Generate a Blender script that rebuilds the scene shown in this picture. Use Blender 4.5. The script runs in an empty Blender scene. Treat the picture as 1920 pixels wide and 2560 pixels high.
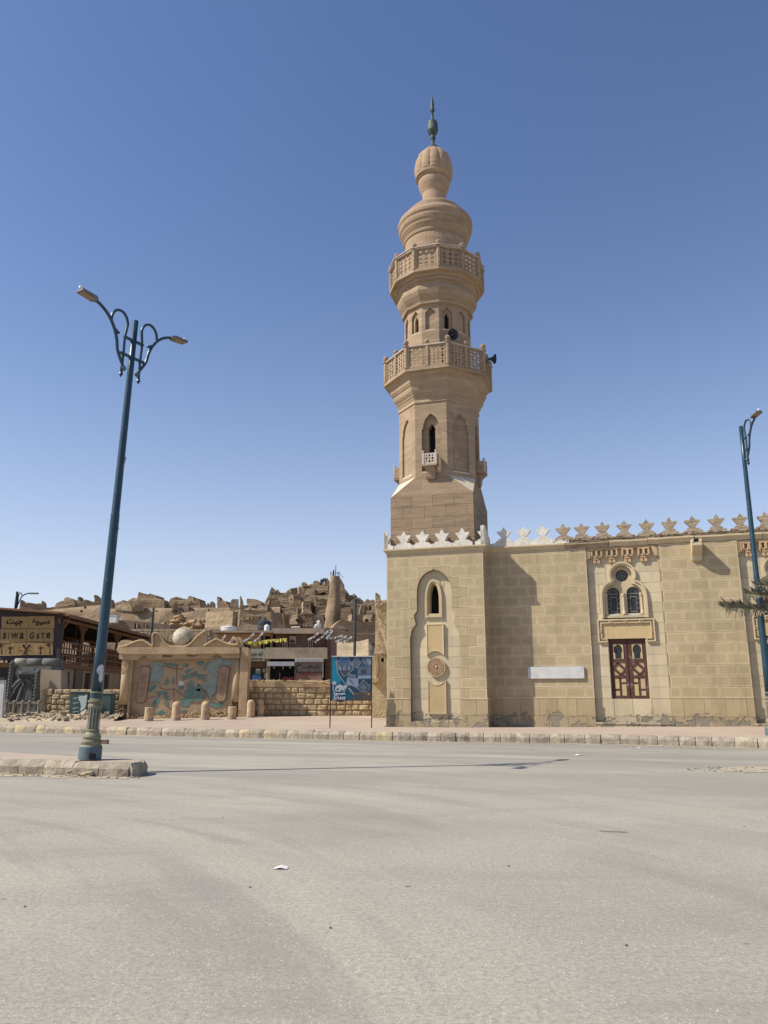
import bpy, math, random
from mathutils import Vector, noise
from mathutils.geometry import tessellate_polygon
R = math.radians
rnd = random.Random(7)
scene = bpy.context.scene
COL = scene.collection

# ------------------------------------------------------------------ camera, light, sky
F_PX, PITCH, EYE = 1923.0, R(13.5), 1.6
SP, CP = math.sin(PITCH), math.cos(PITCH)
cam_d = bpy.data.cameras.new('camera')
cam = bpy.data.objects.new('camera', cam_d); COL.objects.link(cam)
cam.location = (0, 0, EYE); cam.rotation_euler = (math.pi/2 + PITCH, 0, 0)
cam_d.sensor_fit = 'VERTICAL'; cam_d.sensor_height = 36.0
cam_d.lens = 36.0*F_PX/2560.0
cam_d.clip_start = 0.05; cam_d.clip_end = 4000
scene.camera = cam

SUN_DIR = Vector((-.972*math.cos(R(46)), -.235*math.cos(R(46)), math.sin(R(46)))).normalized()
world = bpy.data.worlds.new('World'); scene.world = world; world.use_nodes = True
wn = world.node_tree
sky = wn.nodes.new('ShaderNodeTexSky'); sky.sky_type = 'NISHITA'; sky.sun_disc = False
sky.sun_elevation = R(46); sky.sun_rotation = R(256.4)
sky.altitude = 0; sky.air_density = 1.0; sky.dust_density = .5; sky.ozone_density = 3.0
bg = wn.nodes['Background']; bg.inputs[1].default_value = 0.10
# desert dust: the clear Nishita blue is veiled evenly, all round, towards the horizon
tc = wn.nodes.new('ShaderNodeTexCoord'); sep = wn.nodes.new('ShaderNodeSeparateXYZ'); wn.links.new(tc.outputs['Generated'], sep.inputs[0])
def wmath(op, a, b):
    n_ = wn.nodes.new('ShaderNodeMath'); n_.operation = op
    for i_, v_ in ((0, a), (1, b)):
        if v_ is None: continue
        if isinstance(v_, (int, float)): n_.inputs[i_].default_value = v_
        else: wn.links.new(v_, n_.inputs[i_])
    return n_.outputs[0]
veil = wmath('POWER', 2.718, wmath('MULTIPLY', wmath('POWER', wmath('DIVIDE', wmath('MAXIMUM', sep.outputs[2], 0.0), .20), 1.3), -1.0))
tint = wn.nodes.new('ShaderNodeMix'); tint.data_type = 'RGBA'; tint.blend_type = 'MULTIPLY'; tint.inputs[0].default_value = 1
wn.links.new(sky.outputs[0], tint.inputs[6]); tint.inputs[7].default_value = (.95, .99, 1.14, 1)
hz = wn.nodes.new('ShaderNodeMix'); hz.data_type = 'RGBA'; wn.links.new(veil, hz.inputs[0]); wn.links.new(tint.outputs[2], hz.inputs[6])
hz.inputs[7].default_value = (6.3, 6.7, 7.2, 1)
wn.links.new(hz.outputs[2], bg.inputs[0])
sun_d = bpy.data.lights.new('sun', 'SUN'); sun_d.energy = 5.0; sun_d.angle = R(0.53); sun_d.color = (1, .94, .82)
sun = bpy.data.objects.new('sun', sun_d); COL.objects.link(sun)
sun.rotation_euler = SUN_DIR.to_track_quat('Z', 'Y').to_euler(); sun.location = (-20, -5, 30)
vs = scene.view_settings
vs.view_transform = 'Standard'; vs.look = 'None'; vs.gamma = 1; vs.use_curve_mapping = False; vs.exposure = 0.35

# ------------------------------------------------------------------ measuring helpers
def ray(px, py):
    u = (px-960)/F_PX; v = (1280-py)/F_PX
    return (u, CP-v*SP, SP+v*CP)
def at(px, py, Y):
    d = ray(px, py); t = Y/d[1]
    return Vector((d[0]*t, Y, EYE+d[2]*t))
def ground(px, py, z=0.0):
    d = ray(px, py); t = (z-EYE)/d[2]
    return Vector((d[0]*t, d[1]*t, z))
def crop(ox, oy, k): return lambda p: (ox+p[0]/k, oy+p[1]/k)
def xz(pts, c, Y):
    out = []
    for p in pts:
        q = at(*c(p), Y); out.append((q.x, q.z))
    return out
def plane_y(Y): return lambda s, z, d=0.0: Vector((s, Y+d, z))
def frame(ox, oy, ang):   # s to the right along the wall, d into the wall; ang turns the outward normal away from -Y
    e = (math.cos(ang), -math.sin(ang)); n = (math.sin(ang), math.cos(ang))
    return lambda s, z, d=0.0: Vector((ox+e[0]*s+n[0]*d, oy+e[1]*s+n[1]*d, z))

# ------------------------------------------------------------------ mesh builder
class MB:
    def __init__(s): s.v = []; s.f = []; s.m = []
    def add(s, vs_, fs, mi=0):
        o = len(s.v); s.v += [tuple(p) for p in vs_]
        s.f += [tuple(i+o for i in f) for f in fs]; s.m += [mi]*len(fs); return s
    def quad(s, a, b, c, d, mi=0): return s.add([a, b, c, d], [(0, 1, 2, 3)], mi)
    def box(s, fr, s0, s1, z0, z1, d0, d1, mi=0):
        P = [fr(x, z, d) for d in (d0, d1) for z in (z0, z1) for x in (s0, s1)]
        return s.add(P, [(0, 1, 3, 2), (4, 6, 7, 5), (0, 2, 6, 4), (1, 5, 7, 3), (0, 4, 5, 1), (2, 3, 7, 6)], mi)
    def prism(s, fr, outer, d0, d1, holes=(), mi=0, side=None, back=True, front=True, jit=None):
        side = mi if side is None else side
        loops = [list(outer)]+[list(h) for h in holes]
        flat = [p for l in loops for p in l]
        tris = tessellate_polygon([[Vector((p[0], p[1], 0)) for p in l] for l in loops])
        n = len(flat)
        dd = (lambda p: 0) if jit is None else jit
        fv = [fr(p[0], p[1], d0+dd(p)) for p in flat]; bv = [fr(p[0], p[1], d1) for p in flat]
        o = len(s.v); s.v += [tuple(p) for p in fv+bv]
        if front:
            for t in tris: s.f.append(tuple(o+i for i in t)); s.m.append(mi)
        if back:
            for t in tris: s.f.append(tuple(o+n+i for i in reversed(t))); s.m.append(mi)
        k = 0
        for l in loops:
            m = len(l)
            for i in range(m):
                a, b = k+i, k+(i+1) % m
                s.f.append((o+a, o+b, o+n+b, o+n+a)); s.m.append(side)
            k += m
        return s
    def lathe(s, cx, cy, prof, n=24, rot=0.0, mi=0, caps=True, mod=None, lean=(0, 0)):
        o = len(s.v); z0 = prof[0][1]
        for (r, z) in prof:
            for k in range(n):
                a = rot+2*math.pi*k/n
                rr = r*(mod(a, r, z) if mod else 1)
                s.v.append((cx+rr*math.cos(a)+lean[0]*(z-z0), cy+rr*math.sin(a)+lean[1]*(z-z0), z))
        for j in range(len(prof)-1):
            for k in range(n):
                a = o+j*n+k; b = o+j*n+(k+1) % n
                s.f.append((a, b, b+n, a+n)); s.m.append(mi)
        if caps:
            s.f.append(tuple(o+k for k in reversed(range(n)))); s.m.append(mi)
            q = o+(len(prof)-1)*n
            s.f.append(tuple(q+k for k in range(n))); s.m.append(mi)
        return s
    def tube(s, pts, rad, n=8, mi=0, caps=True):
        pts = [Vector(p) for p in pts]; m = len(pts)
        rad = rad if isinstance(rad, (list, tuple)) else [rad]*m
        o = len(s.v); up = None
        for i, p in enumerate(pts):
            t = (pts[min(i+1, m-1)]-pts[max(i-1, 0)]).normalized()
            if up is None:
                up = Vector((0, 0, 1)) if abs(t.z) < .9 else Vector((0, 1, 0))
            x = t.cross(up).normalized(); y = x.cross(t).normalized(); up = y
            for k in range(n):
                a = 2*math.pi*k/n
                s.v.append(tuple(p+(x*math.cos(a)+y*math.sin(a))*rad[i]))
        for j in range(m-1):
            for k in range(n):
                a = o+j*n+k; b = o+j*n+(k+1) % n
                s.f.append((a, b, b+n, a+n)); s.m.append(mi)
        if caps:
            s.f.append(tuple(o+k for k in reversed(range(n)))); s.m.append(mi)
            q = o+(m-1)*n; s.f.append(tuple(q+k for k in range(n))); s.m.append(mi)
        return s
    def bar(s, a, b, w, h=None, mi=0):
        a, b = Vector(a), Vector(b); h = h or w
        t = (b-a).normalized(); up = Vector((0, 0, 1)) if abs(t.z) < .95 else Vector((0, 1, 0))
        x = t.cross(up).normalized(); y = x.cross(t).normalized()
        P = [p+x*i*w/2+y*j*h/2 for p in (a, b) for j in (-1, 1) for i in (-1, 1)]
        return s.add(P, [(0, 1, 3, 2), (4, 6, 7, 5), (0, 2, 6, 4), (1, 5, 7, 3), (0, 4, 5, 1), (2, 3, 7, 6)], mi)
    def ball(s, c, r, n=12, m=8, mi=0, squash=1.0, mod=None):
        c = Vector(c); prof = []
        o = len(s.v)
        for j in range(m+1):
            ph = -math.pi/2+math.pi*j/m
            for k in range(n):
                a = 2*math.pi*k/n
                d = Vector((math.cos(ph)*math.cos(a), math.cos(ph)*math.sin(a), math.sin(ph)*squash))
                s.v.append(tuple(c+d*r*(mod(d) if mod else 1)))
        for j in range(m):
            for k in range(n):
                a = o+j*n+k; b = o+j*n+(k+1) % n
                s.f.append((a, b, b+n, a+n)); s.m.append(mi)
        return s
    def rock(s, c, sx, sy, sz, seed, mi=0, n=7, m=5):
        q = Vector((seed*3.7, seed*1.3, seed*.77))
        c = Vector(c); o = len(s.v)
        for j in range(m+1):
            ph = -math.pi/2+math.pi*j/m
            for k in range(n):
                a = 2*math.pi*k/n+seed
                d = Vector((math.cos(ph)*math.cos(a), math.cos(ph)*math.sin(a), math.sin(ph)))
                g = .75+.55*noise.noise(d*1.3+q)
                s.v.append((c.x+d.x*sx*g, c.y+d.y*sy*g, c.z+d.z*sz*g))
        for j in range(m):
            for k in range(n):
                a = o+j*n+k; b = o+j*n+(k+1) % n
                s.f.append((a, b, b+n, a+n)); s.m.append(mi)
        return s
    def obj(s, name, mats, parent=None, smooth=False, **props):
        me = bpy.data.meshes.new(name); me.from_pydata(s.v, [], s.f)
        mats = mats if isinstance(mats, (list, tuple)) else [mats]
        for m in mats: me.materials.append(m)
        me.polygons.foreach_set('material_index', s.m)
        if smooth: me.polygons.foreach_set('use_smooth', [True]*len(me.polygons))
        me.update()
        return link_obj(name, me, parent, **props)
def link_obj(name, data, parent=None, **props):
    o = bpy.data.objects.new(name, data); COL.objects.link(o)
    if parent is not None:
        o.parent = parent
        if parent.type == 'EMPTY': o.location = -parent.location
    for k, v in props.items(): o[k] = v
    return o
def thing(name, label, cat, loc=(0, 0, 0), group=None, kind=None):
    o = bpy.data.objects.new(name, None); COL.objects.link(o); o.location = loc; o.empty_display_size = .3
    if label: o['label'] = label
    if cat: o['category'] = cat
    if group: o['group'] = group
    if kind: o['kind'] = kind
    return o
def dup(root, delta, label, group=None):
    r = root.copy(); COL.objects.link(r); r.location = root.location+Vector(delta); r['label'] = label
    if group: r['group'] = group
    for ch in list(root.children):
        c = ch.copy(); COL.objects.link(c); c.parent = r
        for g in list(ch.children):
            k = g.copy(); COL.objects.link(k); k.parent = c
    return r
def text_geo(mb, body, fr, s0, s1, z0, z1, d=-.01, bold=0.0, shear=0.0, mi=0, depth=0.01):
    """lettering fitted into the rectangle s0..s1, z0..z1 of a frame"""
    cu = bpy.data.curves.new('lettering', 'FONT'); cu.body = body; cu.offset = bold; cu.shear = shear; cu.resolution_u = 3
    o = bpy.data.objects.new('lettering', cu); COL.objects.link(o)
    dg = bpy.context.evaluated_depsgraph_get()
    me = bpy.data.meshes.new_from_object(o.evaluated_get(dg))
    if len(me.vertices):
        xs = [v.co.x for v in me.vertices]; ys = [v.co.y for v in me.vertices]
        a, b, c, e = min(xs), max(xs), min(ys), max(ys)
        kx = (s1-s0)/max(b-a, 1e-6); ky = (z1-z0)/max(e-c, 1e-6)
        mb.add([fr(s0+(v.co.x-a)*kx, z0+(v.co.y-c)*ky, d) for v in me.vertices], [tuple(p.vertices) for p in me.polygons], mi)
    bpy.data.objects.remove(o); bpy.data.meshes.remove(me); bpy.data.curves.remove(cu)
    return mb

# ------------------------------------------------------------------ materials
class Mat:
    def __init__(s, name, rough=.9, metal=0.0):
        s.m = bpy.data.materials.new(name); s.m.use_nodes = True
        s.t = s.m.node_tree; s.b = s.t.nodes['Principled BSDF']
        s.b.inputs['Roughness'].default_value = rough; s.b.inputs['Metallic'].default_value = metal
        s.b.inputs['Specular IOR Level'].default_value = .25
        g = s.t.nodes.new('ShaderNodeNewGeometry'); s.pos = g.outputs['Position']; s.geo = g
    def n(s, t, **kw):
        x = s.t.nodes.new(t)
        for k, v in kw.items(): setattr(x, k, v)
        return x
    def l(s, a, b): s.t.links.new(a, b)
    def scaled(s, sc):
        x = s.n('ShaderNodeVectorMath', operation='MULTIPLY'); s.l(s.pos, x.inputs[0]); x.inputs[1].default_value = sc
        return x.outputs[0]
    def noise(s, scale, detail=4, vec=None, rough=.55, dist=0.0):
        x = s.n('ShaderNodeTexNoise'); x.inputs['Scale'].default_value = scale; x.inputs['Detail'].default_value = detail
        x.inputs['Roughness'].default_value = rough; x.inputs['Distortion'].default_value = dist
        s.l(vec if vec is not None else s.pos, x.inputs['Vector']); return x.outputs['Fac']
    def ramp(s, fac, stops):
        x = s.n('ShaderNodeValToRGB'); s.l(fac, x.inputs[0]); e = x.color_ramp.elements
        while len(e) < len(stops): e.new(.5)
        for i, (p, c) in enumerate(stops):
            e[i].position = p; e[i].color = (*c, 1) if isinstance(c, tuple) else (c, c, c, 1)
        return x.outputs[0]
    def mix(s, fac, a, b, mode='MIX'):
        x = s.n('ShaderNodeMix', data_type='RGBA', blend_type=mode)
        for sock, v in ((x.inputs[0], fac), (x.inputs[6], a), (x.inputs[7], b)):
            if isinstance(v, (int, float)): sock.default_value = v
            elif isinstance(v, tuple): sock.default_value = (*v, 1)
            else: s.l(v, sock)
        return x.outputs[2]
    def math(s, op, a, b=None, clamp=False):
        x = s.n('ShaderNodeMath', operation=op, use_clamp=clamp)
        for sock, v in ((x.inputs[0], a), (x.inputs[1], b)):
            if v is None: continue
            if isinstance(v, (int, float)): sock.default_value = v
            else: s.l(v, sock)
        return x.outputs[0]
    def zval(s):
        x = s.n('ShaderNodeSeparateXYZ'); s.l(s.pos, x.inputs[0]); return x.outputs
    def color(s, c):
        if isinstance(c, tuple): s.b.inputs['Base Color'].default_value = (*c, 1)
        else: s.l(c, s.b.inputs['Base Color'])
        return s
    def bump(s, h, strength=.4, dist=.02, prev=None):
        x = s.n('ShaderNodeBump'); x.inputs['Strength'].default_value = strength; x.inputs['Distance'].default_value = dist
        s.l(h, x.inputs['Height'])
        if prev is not None: s.l(prev, x.inputs['Normal'])
        s.l(x.outputs[0], s.b.inputs['Normal']); return x.outputs[0]
def c3(r, g, b): # sRGB 0..255 -> linear
    f = lambda c: ((c/255+.055)/1.055)**2.4 if c > 10 else c/255/12.92
    return (f(r), f(g), f(b))
def mul(c, k): return tuple(x*k for x in c)
def plain(name, c, var=.15, scale=2.0, rough=.85, bump=.3, bscale=30, bdist=.01, metal=0.0, stain=None, stretch=None):
    m = Mat(name, rough, metal)
    vec = m.scaled(stretch) if stretch else None
    a = m.noise(scale, 6, vec); col = m.mix(m.ramp(a, [(.3, 0.0), (.7, 1.0)]), mul(c, 1-var), mul(c, 1+var))
    if stain:
        b = m.noise(scale*.45, 5, None, .7, .4); col = m.mix(m.ramp(b, [(.52, 0.0), (.66, 1.0)]), col, stain)
    m.color(col)
    if bump: m.bump(m.noise(bscale, 5, vec), bump, bdist)
    return m.m

def facade_mat(name, c, dirt=True, var=.1):
    m = Mat(name, .92)
    a = m.noise(1.1, 6); b = m.noise(9, 5)
    col = m.mix(m.ramp(a, [(.3, 0.0), (.7, 1.0)]), mul(c, 1-var), mul(c, 1+var))
    col = m.mix(m.ramp(b, [(.35, 0.0), (.75, 1.0)]), col, mul(c, 1.08))
    sx = m.noise(1.0, 5, m.scaled((2.6, 2.6, .22)), .65)            # runs of dust and water
    col = m.mix(m.math('MULTIPLY', m.ramp(sx, [(.5, 0.0), (.72, 1.0)]), .55), col, mul(c, .70))
    ch_ = m.ramp(m.noise(5.5, 6, None, .7, .3), [(.63, 0.0), (.68, 1.0)]); col = m.mix(m.math('MULTIPLY', ch_, .35), col, mul(c, .62))
    oi = m.n('ShaderNodeObjectInfo')       # every block was painted and has faded a little differently
    col = m.mix(1.0, col, m.ramp(oi.outputs['Random'], [(0.0, .90), (1.0, 1.08)]), 'MULTIPLY')
    w2 = m.ramp(m.noise(.45, 6, None, .6, .5), [(.5, 0.0), (.68, 1.0)]); col = m.mix(m.math('MULTIPLY', w2, .3), col, mul(c, 1.25))
    z = m.zval()[2]
    if dirt:   # salt-eaten plaster at the foot of the wall
        n1 = m.noise(1.3, 7, None, .65, .5)
        edge = m.math('ADD', m.math('MULTIPLY', z, -1.1), m.math('ADD', m.math('MULTIPLY', n1, 1.9), -.06))
        mask = m.ramp(edge, [(.0, 0.0), (.03, 1.0)])
        n2 = m.noise(5, 6)
        grey = m.mix(n2, (.16, .135, .105), (.30, .26, .20))
        patch = m.ramp(m.noise(2.6, 3, None, .5), [(.47, 0.0), (.5, 1.0)])
        mask2 = m.math('MULTIPLY', mask, m.math('SUBTRACT', 1.0, m.math('MULTIPLY', patch, .8)))
        damp = m.ramp(m.math('ADD', m.math('MULTIPLY', z, -.55), m.math('MULTIPLY', n1, 1.55)), [(.05, 0.0), (.55, 1.0)])
        col = m.mix(m.math('MULTIPLY', damp, .35), col, mul(c, .68))
        col = m.mix(mask2, col, grey)
        xv = m.zval()[0]
        side_ = m.ramp(m.math('SUBTRACT', .95, m.math('ABSOLUTE', m.math('SUBTRACT', xv, .32))), [(.25, 0.0), (.85, 1.0)])
        tz = m.ramp(m.math('MULTIPLY', z, .33), [(.35, 1.0), (.95, 0.0)])
        tn = m.noise(1.0, 6, m.scaled((3.2, 3.2, .8)), .7, .8)
        tar = m.ramp(m.math('MULTIPLY', m.math('MULTIPLY', side_, tz), m.math('MULTIPLY', tn, 1.5)), [(.50, 0.0), (.60, 1.0)])
        col = m.mix(m.math('MULTIPLY', tar, .8), col, (.07, .06, .05))
        bp = m.bump(m.noise(26, 5), .25, .012)
        m.bump(m.math('MULTIPLY', mask2, m.math('ADD', n2, -1.6)), .9, .035, bp)
    else:
        m.bump(m.noise(26, 5), .25, .012)
    m.color(col); return m.m

BLK = (.372, .292, .176); PALE = (.475, .385, .25); CREAM = (.49, .41, .275)
M = {}
M['block'] = facade_mat('tan_painted_plaster', BLK)
M['block_pale'] = facade_mat('pale_painted_margin', PALE)
M['joint'] = facade_mat('dark_joint_plaster', mul(BLK, .6))  # darker plaster showing in the joints between the blocks
M['cream'] = facade_mat('cream_plaster', CREAM)
M['cream_clean'] = facade_mat('cream_trim', mul(PALE, 1.02), False)
M['orange_trim'] = facade_mat('ochre_trim', (.46, .32, .185), False)
M['panel_ochre'] = facade_mat('ochre_panel', (.45, .33, .18), False)
M['rosette'] = facade_mat('rosette_stone', (.42, .29, .17), False)
def whitewash():
    m = Mat('flaking_whitewash', .9); a = m.noise(3.2, 7, None, .65); b = m.noise(14, 6)
    col = m.mix(m.ramp(a, [(.35, 0.0), (.6, 1.0)]), (.50, .455, .38), (.66, .62, .55))
    col = m.mix(m.ramp(b, [(.56, 0.0), (.72, 1.0)]), col, (.42, .37, .29)); m.color(col); m.bump(b, .4, .02); return m.m
M['white'] = whitewash()
def brickish():
    m = Mat('bare_rubble_brick', .95)
    v = m.scaled((3.2, 3.2, 11)); a = m.noise(1.0, 5, v); b = m.noise(3, 6)
    col = m.mix(m.ramp(a, [(.3, 0.0), (.7, 1.0)]), (.19, .145, .1), (.40, .31, .21))
    col = m.mix(m.ramp(b, [(.45, 0.0), (.7, 1.0)]), col, (.36, .29, .2)); m.color(col)
    m.bump(a, .9, .05); return m.m
M['brick'] = brickish()
def minaret_mat(name, c, k=1.0):
    m = Mat(name, .93)
    v = m.scaled((.55, .55, 4.5)); a = m.noise(1.2, 8, v, .62, .6)
    col = m.mix(m.ramp(a, [(.28, 0.0), (.72, 1.0)]), mul(c, .68), mul(c, 1.24))
    b = m.noise(.9, 4); col = m.mix(m.math('MULTIPLY', m.ramp(b, [(.4, 0.0), (.7, 1.0)]), .5), col, mul(c, 1.18))
    oi = m.n('ShaderNodeObjectInfo'); col = m.mix(1.0, col, m.ramp(oi.outputs['Random'], [(0.0, .92), (1.0, 1.06)]), 'MULTIPLY')
    st = m.noise(1.0, 6, m.scaled((3.2, 3.2, .3)), .65); col = m.mix(m.math('MULTIPLY', m.ramp(st, [(.56, 0.0), (.74, 1.0)]), .45), col, mul(c, .6))
    pt = m.noise(1.3, 5, None, .6); col = m.mix(m.math('MULTIPLY', m.ramp(pt, [(.60, 0.0), (.66, 1.0)]), .5), col, mul(c, 1.3))
    m.color(col); m.bump(m.noise(2.0, 8, m.scaled((2, 2, 9))), .5, .03); return m.m
M['mina'] = minaret_mat('banded_limestone', (.318, .232, .154))
M['mina_dark'] = minaret_mat('brown_banded_limestone', (.272, .196, .128))
M['mina_round'] = minaret_mat('rose_limestone', (.325, .232, .155))
M['mina_pale'] = plain('pale_limestone_ledge', (.56, .47, .35), .12, 4, .9, .3, 20)
M['mortar'] = plain('pale_mortar', (.42, .33, .24), .1, 6)
M['rail'] = plain('weathered_rail_paint', (.46, .38, .31), .18, 5)
M['copper'] = plain('verdigris_copper', (.06, .078, .074), .35, 7, .6, .2, 40, metal=.2)
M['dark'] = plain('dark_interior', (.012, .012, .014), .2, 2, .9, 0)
M['glass'] = plain('dusty_dark_glass', (.03, .032, .034), .3, 8, .25, 0)
M['lattice'] = plain('grey_window_lattice', (.2, .19, .165), .15, 8)
def wood(name, c, v=.3):
    m = Mat(name, .7); a = m.noise(6, 6, m.scaled((4, 4, .5)))
    col = m.mix(a, mul(c, 1-v), mul(c, 1+v))
    b = m.noise(2.2, 7, None, .7); col = m.mix(m.ramp(b, [(.58, 0.0), (.7, 1.0)]), col, mul((.3, .22, .18), 1))
    m.color(col); m.bump(a, .3, .01); return m.m
M['door'] = wood('maroon_painted_wood', (.085, .04, .032))
M['door_panel'] = plain('cream_door_panel', (.44, .34, .18), .12, 6, .7)
M['marble'] = plain('grey_white_marble', (.52, .51, .49), .1, 3, .45, .05)
def pole_mat():
    m = Mat('dark_teal_enamel', .35)
    a = m.noise(5, 5); z = m.zval()[2]
    col = m.mix(a, (.008, .031, .052), (.013, .046, .070)); col = m.mix(m.ramp(m.noise(13, 6), [(.6, 0.0), (.7, 1.0)]), col, (.07, .09, .09))
    m.color(col); m.b.inputs['Specular IOR Level'].default_value = .5; m.bump(m.noise(60, 3), .1, .003); return m.m
M['teal'] = pole_mat()
M['teal_grey'] = plain('dusty_blue_grey_paint', (.10, .135, .15), .25, 5, .6)
M['gold'] = plain('faded_gold_cream_paint', (.20, .185, .125), .35, 8, .6)
M['lamp_glass'] = plain('amber_led_cover', (.24, .175, .11), .15, 10, .3, 0)
M['lamp_grey'] = plain('grey_lamp_shell', (.16, .155, .15), .1, 8, .5)
M['speaker'] = plain('dark_grey_horn', (.035, .04, .05), .3, 4, .5)
M['wood'] = wood('warm_brown_timber', (.19, .098, .048))
M['wood_dark'] = wood('dark_timber', (.055, .035, .026))
M['sign_dark'] = plain('dark_purple_brown_cladding', (.042, .033, .036), .2, 3, .7, .2)
M['sign_yellow'] = plain('yellow_wood_board', (.29, .185, .075), .15, 5, .6, .2, 20, stretch=(1, 1, .3))
M['sign_ink'] = plain('burnt_brown_lettering', (.035, .02, .018), .2, 8)
M['grey_cement'] = plain('moulded_grey_cement', (.115, .12, .112), .35, 5, .85, .6, 14, .03)
M['grey_light'] = plain('pale_cement_relief', (.25, .245, .2), .25, 6, .85, .5, 14, .02)
M['cement'] = plain('weathered_cement', (.21, .19, .155), .3, 5, .9, .5, 16, .02)
M['plaster_house'] = plain('beige_house_plaster', (.33, .27, .19), .12, 1.5, .9, .3, 14, .02, stain=(.26, .2, .14))
M['plaster_brown'] = plain('brown_plaster', (.175, .125, .088), .15, 1.2, .9, .3, 12)
M['pink'] = plain('dusty_pink_render', (.24, .135, .11), .2, 2, .9, .3, 12)
M['ochre_house'] = plain('ochre_render', (.42, .225, .10), .12, 2, .9, .3, 12)
M['maroon_house'] = plain('brown_red_render', (.155, .085, .065), .15, 2, .9, .3, 12)
M['beige_band'] = plain('beige_concrete_band', (.34, .27, .195), .15, 1.5, .9, .4, 12, stain=(.22, .17, .12))
M['shop_white'] = plain('white_sheet_metal', (.5, .48, .46), .1, 3, .6)
M['awning'] = plain('grey_white_awning', (.34, .34, .38), .12, 3, .7)
M['red'] = plain('dark_red_paint', (.22, .03, .025), .2, 4, .6)
M['shop_sign'] = plain('pale_green_sign_board', (.28, .28, .2), .12, 3, .7)
M['shop_brown'] = plain('brown_sign_board', (.13, .07, .03), .2, 3, .7)
M['shop_grey'] = plain('faded_grey_sign_board', (.2, .17, .15), .2, 4, .8)
M['ink_blue'] = plain('dark_blue_lettering', (.025, .035, .075), .1, 4)
M['ink_grey'] = plain('dark_grey_lettering', (.06, .055, .055), .1, 4)
M['yellow_flag'] = plain('yellow_bunting', (.5, .45, .1), .3, 6, .7, 0)
M['white_flag'] = plain('white_bunting', (.42, .41, .42), .2, 6, .7, 0)
M['tank_black'] = plain('black_plastic_tank', (.035, .04, .045), .2, 4, .5)
M['tank_white'] = plain('white_tank', (.6, .6, .58), .1, 4, .5)
M['cloth'] = plain('black_clothes', (.015, .015, .018), .2, 5)
M['skin'] = plain('skin', (.25, .13, .08), .1, 5)
M['green_box'] = plain('dark_green_cabinet_paint', (.045, .085, .075), .2, 3, .6, .2, 20, stain=(.06, .1, .09))
M['poster_pale'] = plain('torn_white_poster', (.42, .46, .45), .2, 9, .8)
def mud(name, c, k=1.0):
    m = Mat(name, .97)
    a = m.noise(.22, 8, m.scaled((1, 1, 1.8)), .62); b = m.noise(1.6, 7, None, .7)
    col = m.mix(m.ramp(a, [(.3, 0.0), (.7, 1.0)]), mul(c, .72), mul(c, 1.2))
    col = m.mix(m.math('MULTIPLY', m.ramp(b, [(.45, 0.0), (.7, 1.0)]), .5), col, mul(c, .62))
    m.color(col); bp = m.bump(m.noise(.7, 8, None, .65), .7, .5*k); m.bump(b, .6, .22*k, bp); return m.m
M['mud'] = mud('fortress_mud', (.285, .205, .13))
M['mud_lit'] = mud('sunlit_pale_mud', (.40, .30, .19))  # paler mud, paints sunlight onto the lit walls and slopes
M['mud_dark'] = mud('brown_mud_and_shade', (.2, .14, .09))  # brown mud, also painted in as the shade of dark openings
M['rockface'] = mud('orange_rock', (.40, .27, .155), .8)
def stonewall():
    m = Mat('rough_limestone_rubble', .95)
    a = m.noise(2.4, 6); b = m.noise(11, 7, None, .65)
    col = m.mix(m.ramp(a, [(.3, 0.0), (.7, 1.0)]), (.33, .24, .14), (.52, .41, .255)); col = m.mix(m.ramp(b, [(.5, 0.0), (.75, 1.0)]), col, (.3, .215, .13))
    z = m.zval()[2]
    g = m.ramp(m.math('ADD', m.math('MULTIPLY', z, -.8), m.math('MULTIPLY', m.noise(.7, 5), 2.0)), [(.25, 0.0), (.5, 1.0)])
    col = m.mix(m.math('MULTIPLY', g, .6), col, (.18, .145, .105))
    m.color(col); m.bump(b, .9, .05); return m.m
M['stone'] = stonewall()
M['mortar_brown'] = plain('brown_mortar', (.24, .17, .1), .25, 4, .95, .6, 9, .05)
M['mural_plaster'] = plain('ochre_sculpted_plaster', (.40, .29, .175), .16, 1.6, .92, .6, 9, .03, stain=(.32, .23, .14))
M['mural_dark'] = plain('ochre_map_ground', (.35, .26, .165), .16, 2.0, .92, .6, 11, .02)
M['map_teal'] = plain('faded_teal_paint', (.11, .19, .165), .35, 3, .9, .4, 12, .02, stain=(.20, .19, .13))
M['map_blue'] = plain('faded_pale_blue_paint', (.21, .265, .24), .2, 3, .9, .4, 12, .02, stain=(.23, .22, .17))
M['map_red'] = plain('faded_red_line_paint', (.2, .115, .08), .2, 3)
M['cartouche'] = plain('red_brown_cartouche', (.31, .215, .14), .12, 3)
def sphere_mat():
    m = Mat('cracked_painted_cement', .9); a = m.noise(1.6, 6, None, .65); z = m.zval()[2]
    col = m.mix(m.ramp(a, [(.35, 0.0), (.65, 1.0)]), (.36, .31, .22), (.50, .44, .34))
    col = m.mix(m.ramp(m.noise(1.1, 4), [(.56, 0.0), (.63, 1.0)]), col, (.13, .2, .165))
    m.color(col); m.bump(m.noise(7, 7), .6, .03); return m.m
M['globe'] = sphere_mat()
def pyramid_stone(name, c): return plain(name, c, .2, 5, .92, .7, 14, .03, stain=mul(c, .62))
M['bollard'] = pyramid_stone('tan_cast_stone', (.44, .32, .2))
M['kerb_y'] = plain('faded_yellow_kerb_paint', (.40, .325, .205), .25, 5, .93, .7, 12, .04, stain=(.3, .245, .17))
M['kerb_p'] = plain('faded_pink_kerb_paint', (.31, .235, .19), .25, 5, .93, .7, 12, .04, stain=(.25, .2, .15))
M['kerb_g'] = plain('bare_grey_kerb_stone', (.30, .255, .195), .28, 5, .93, .7, 12, .04, stain=(.19, .165, .13))
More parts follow.
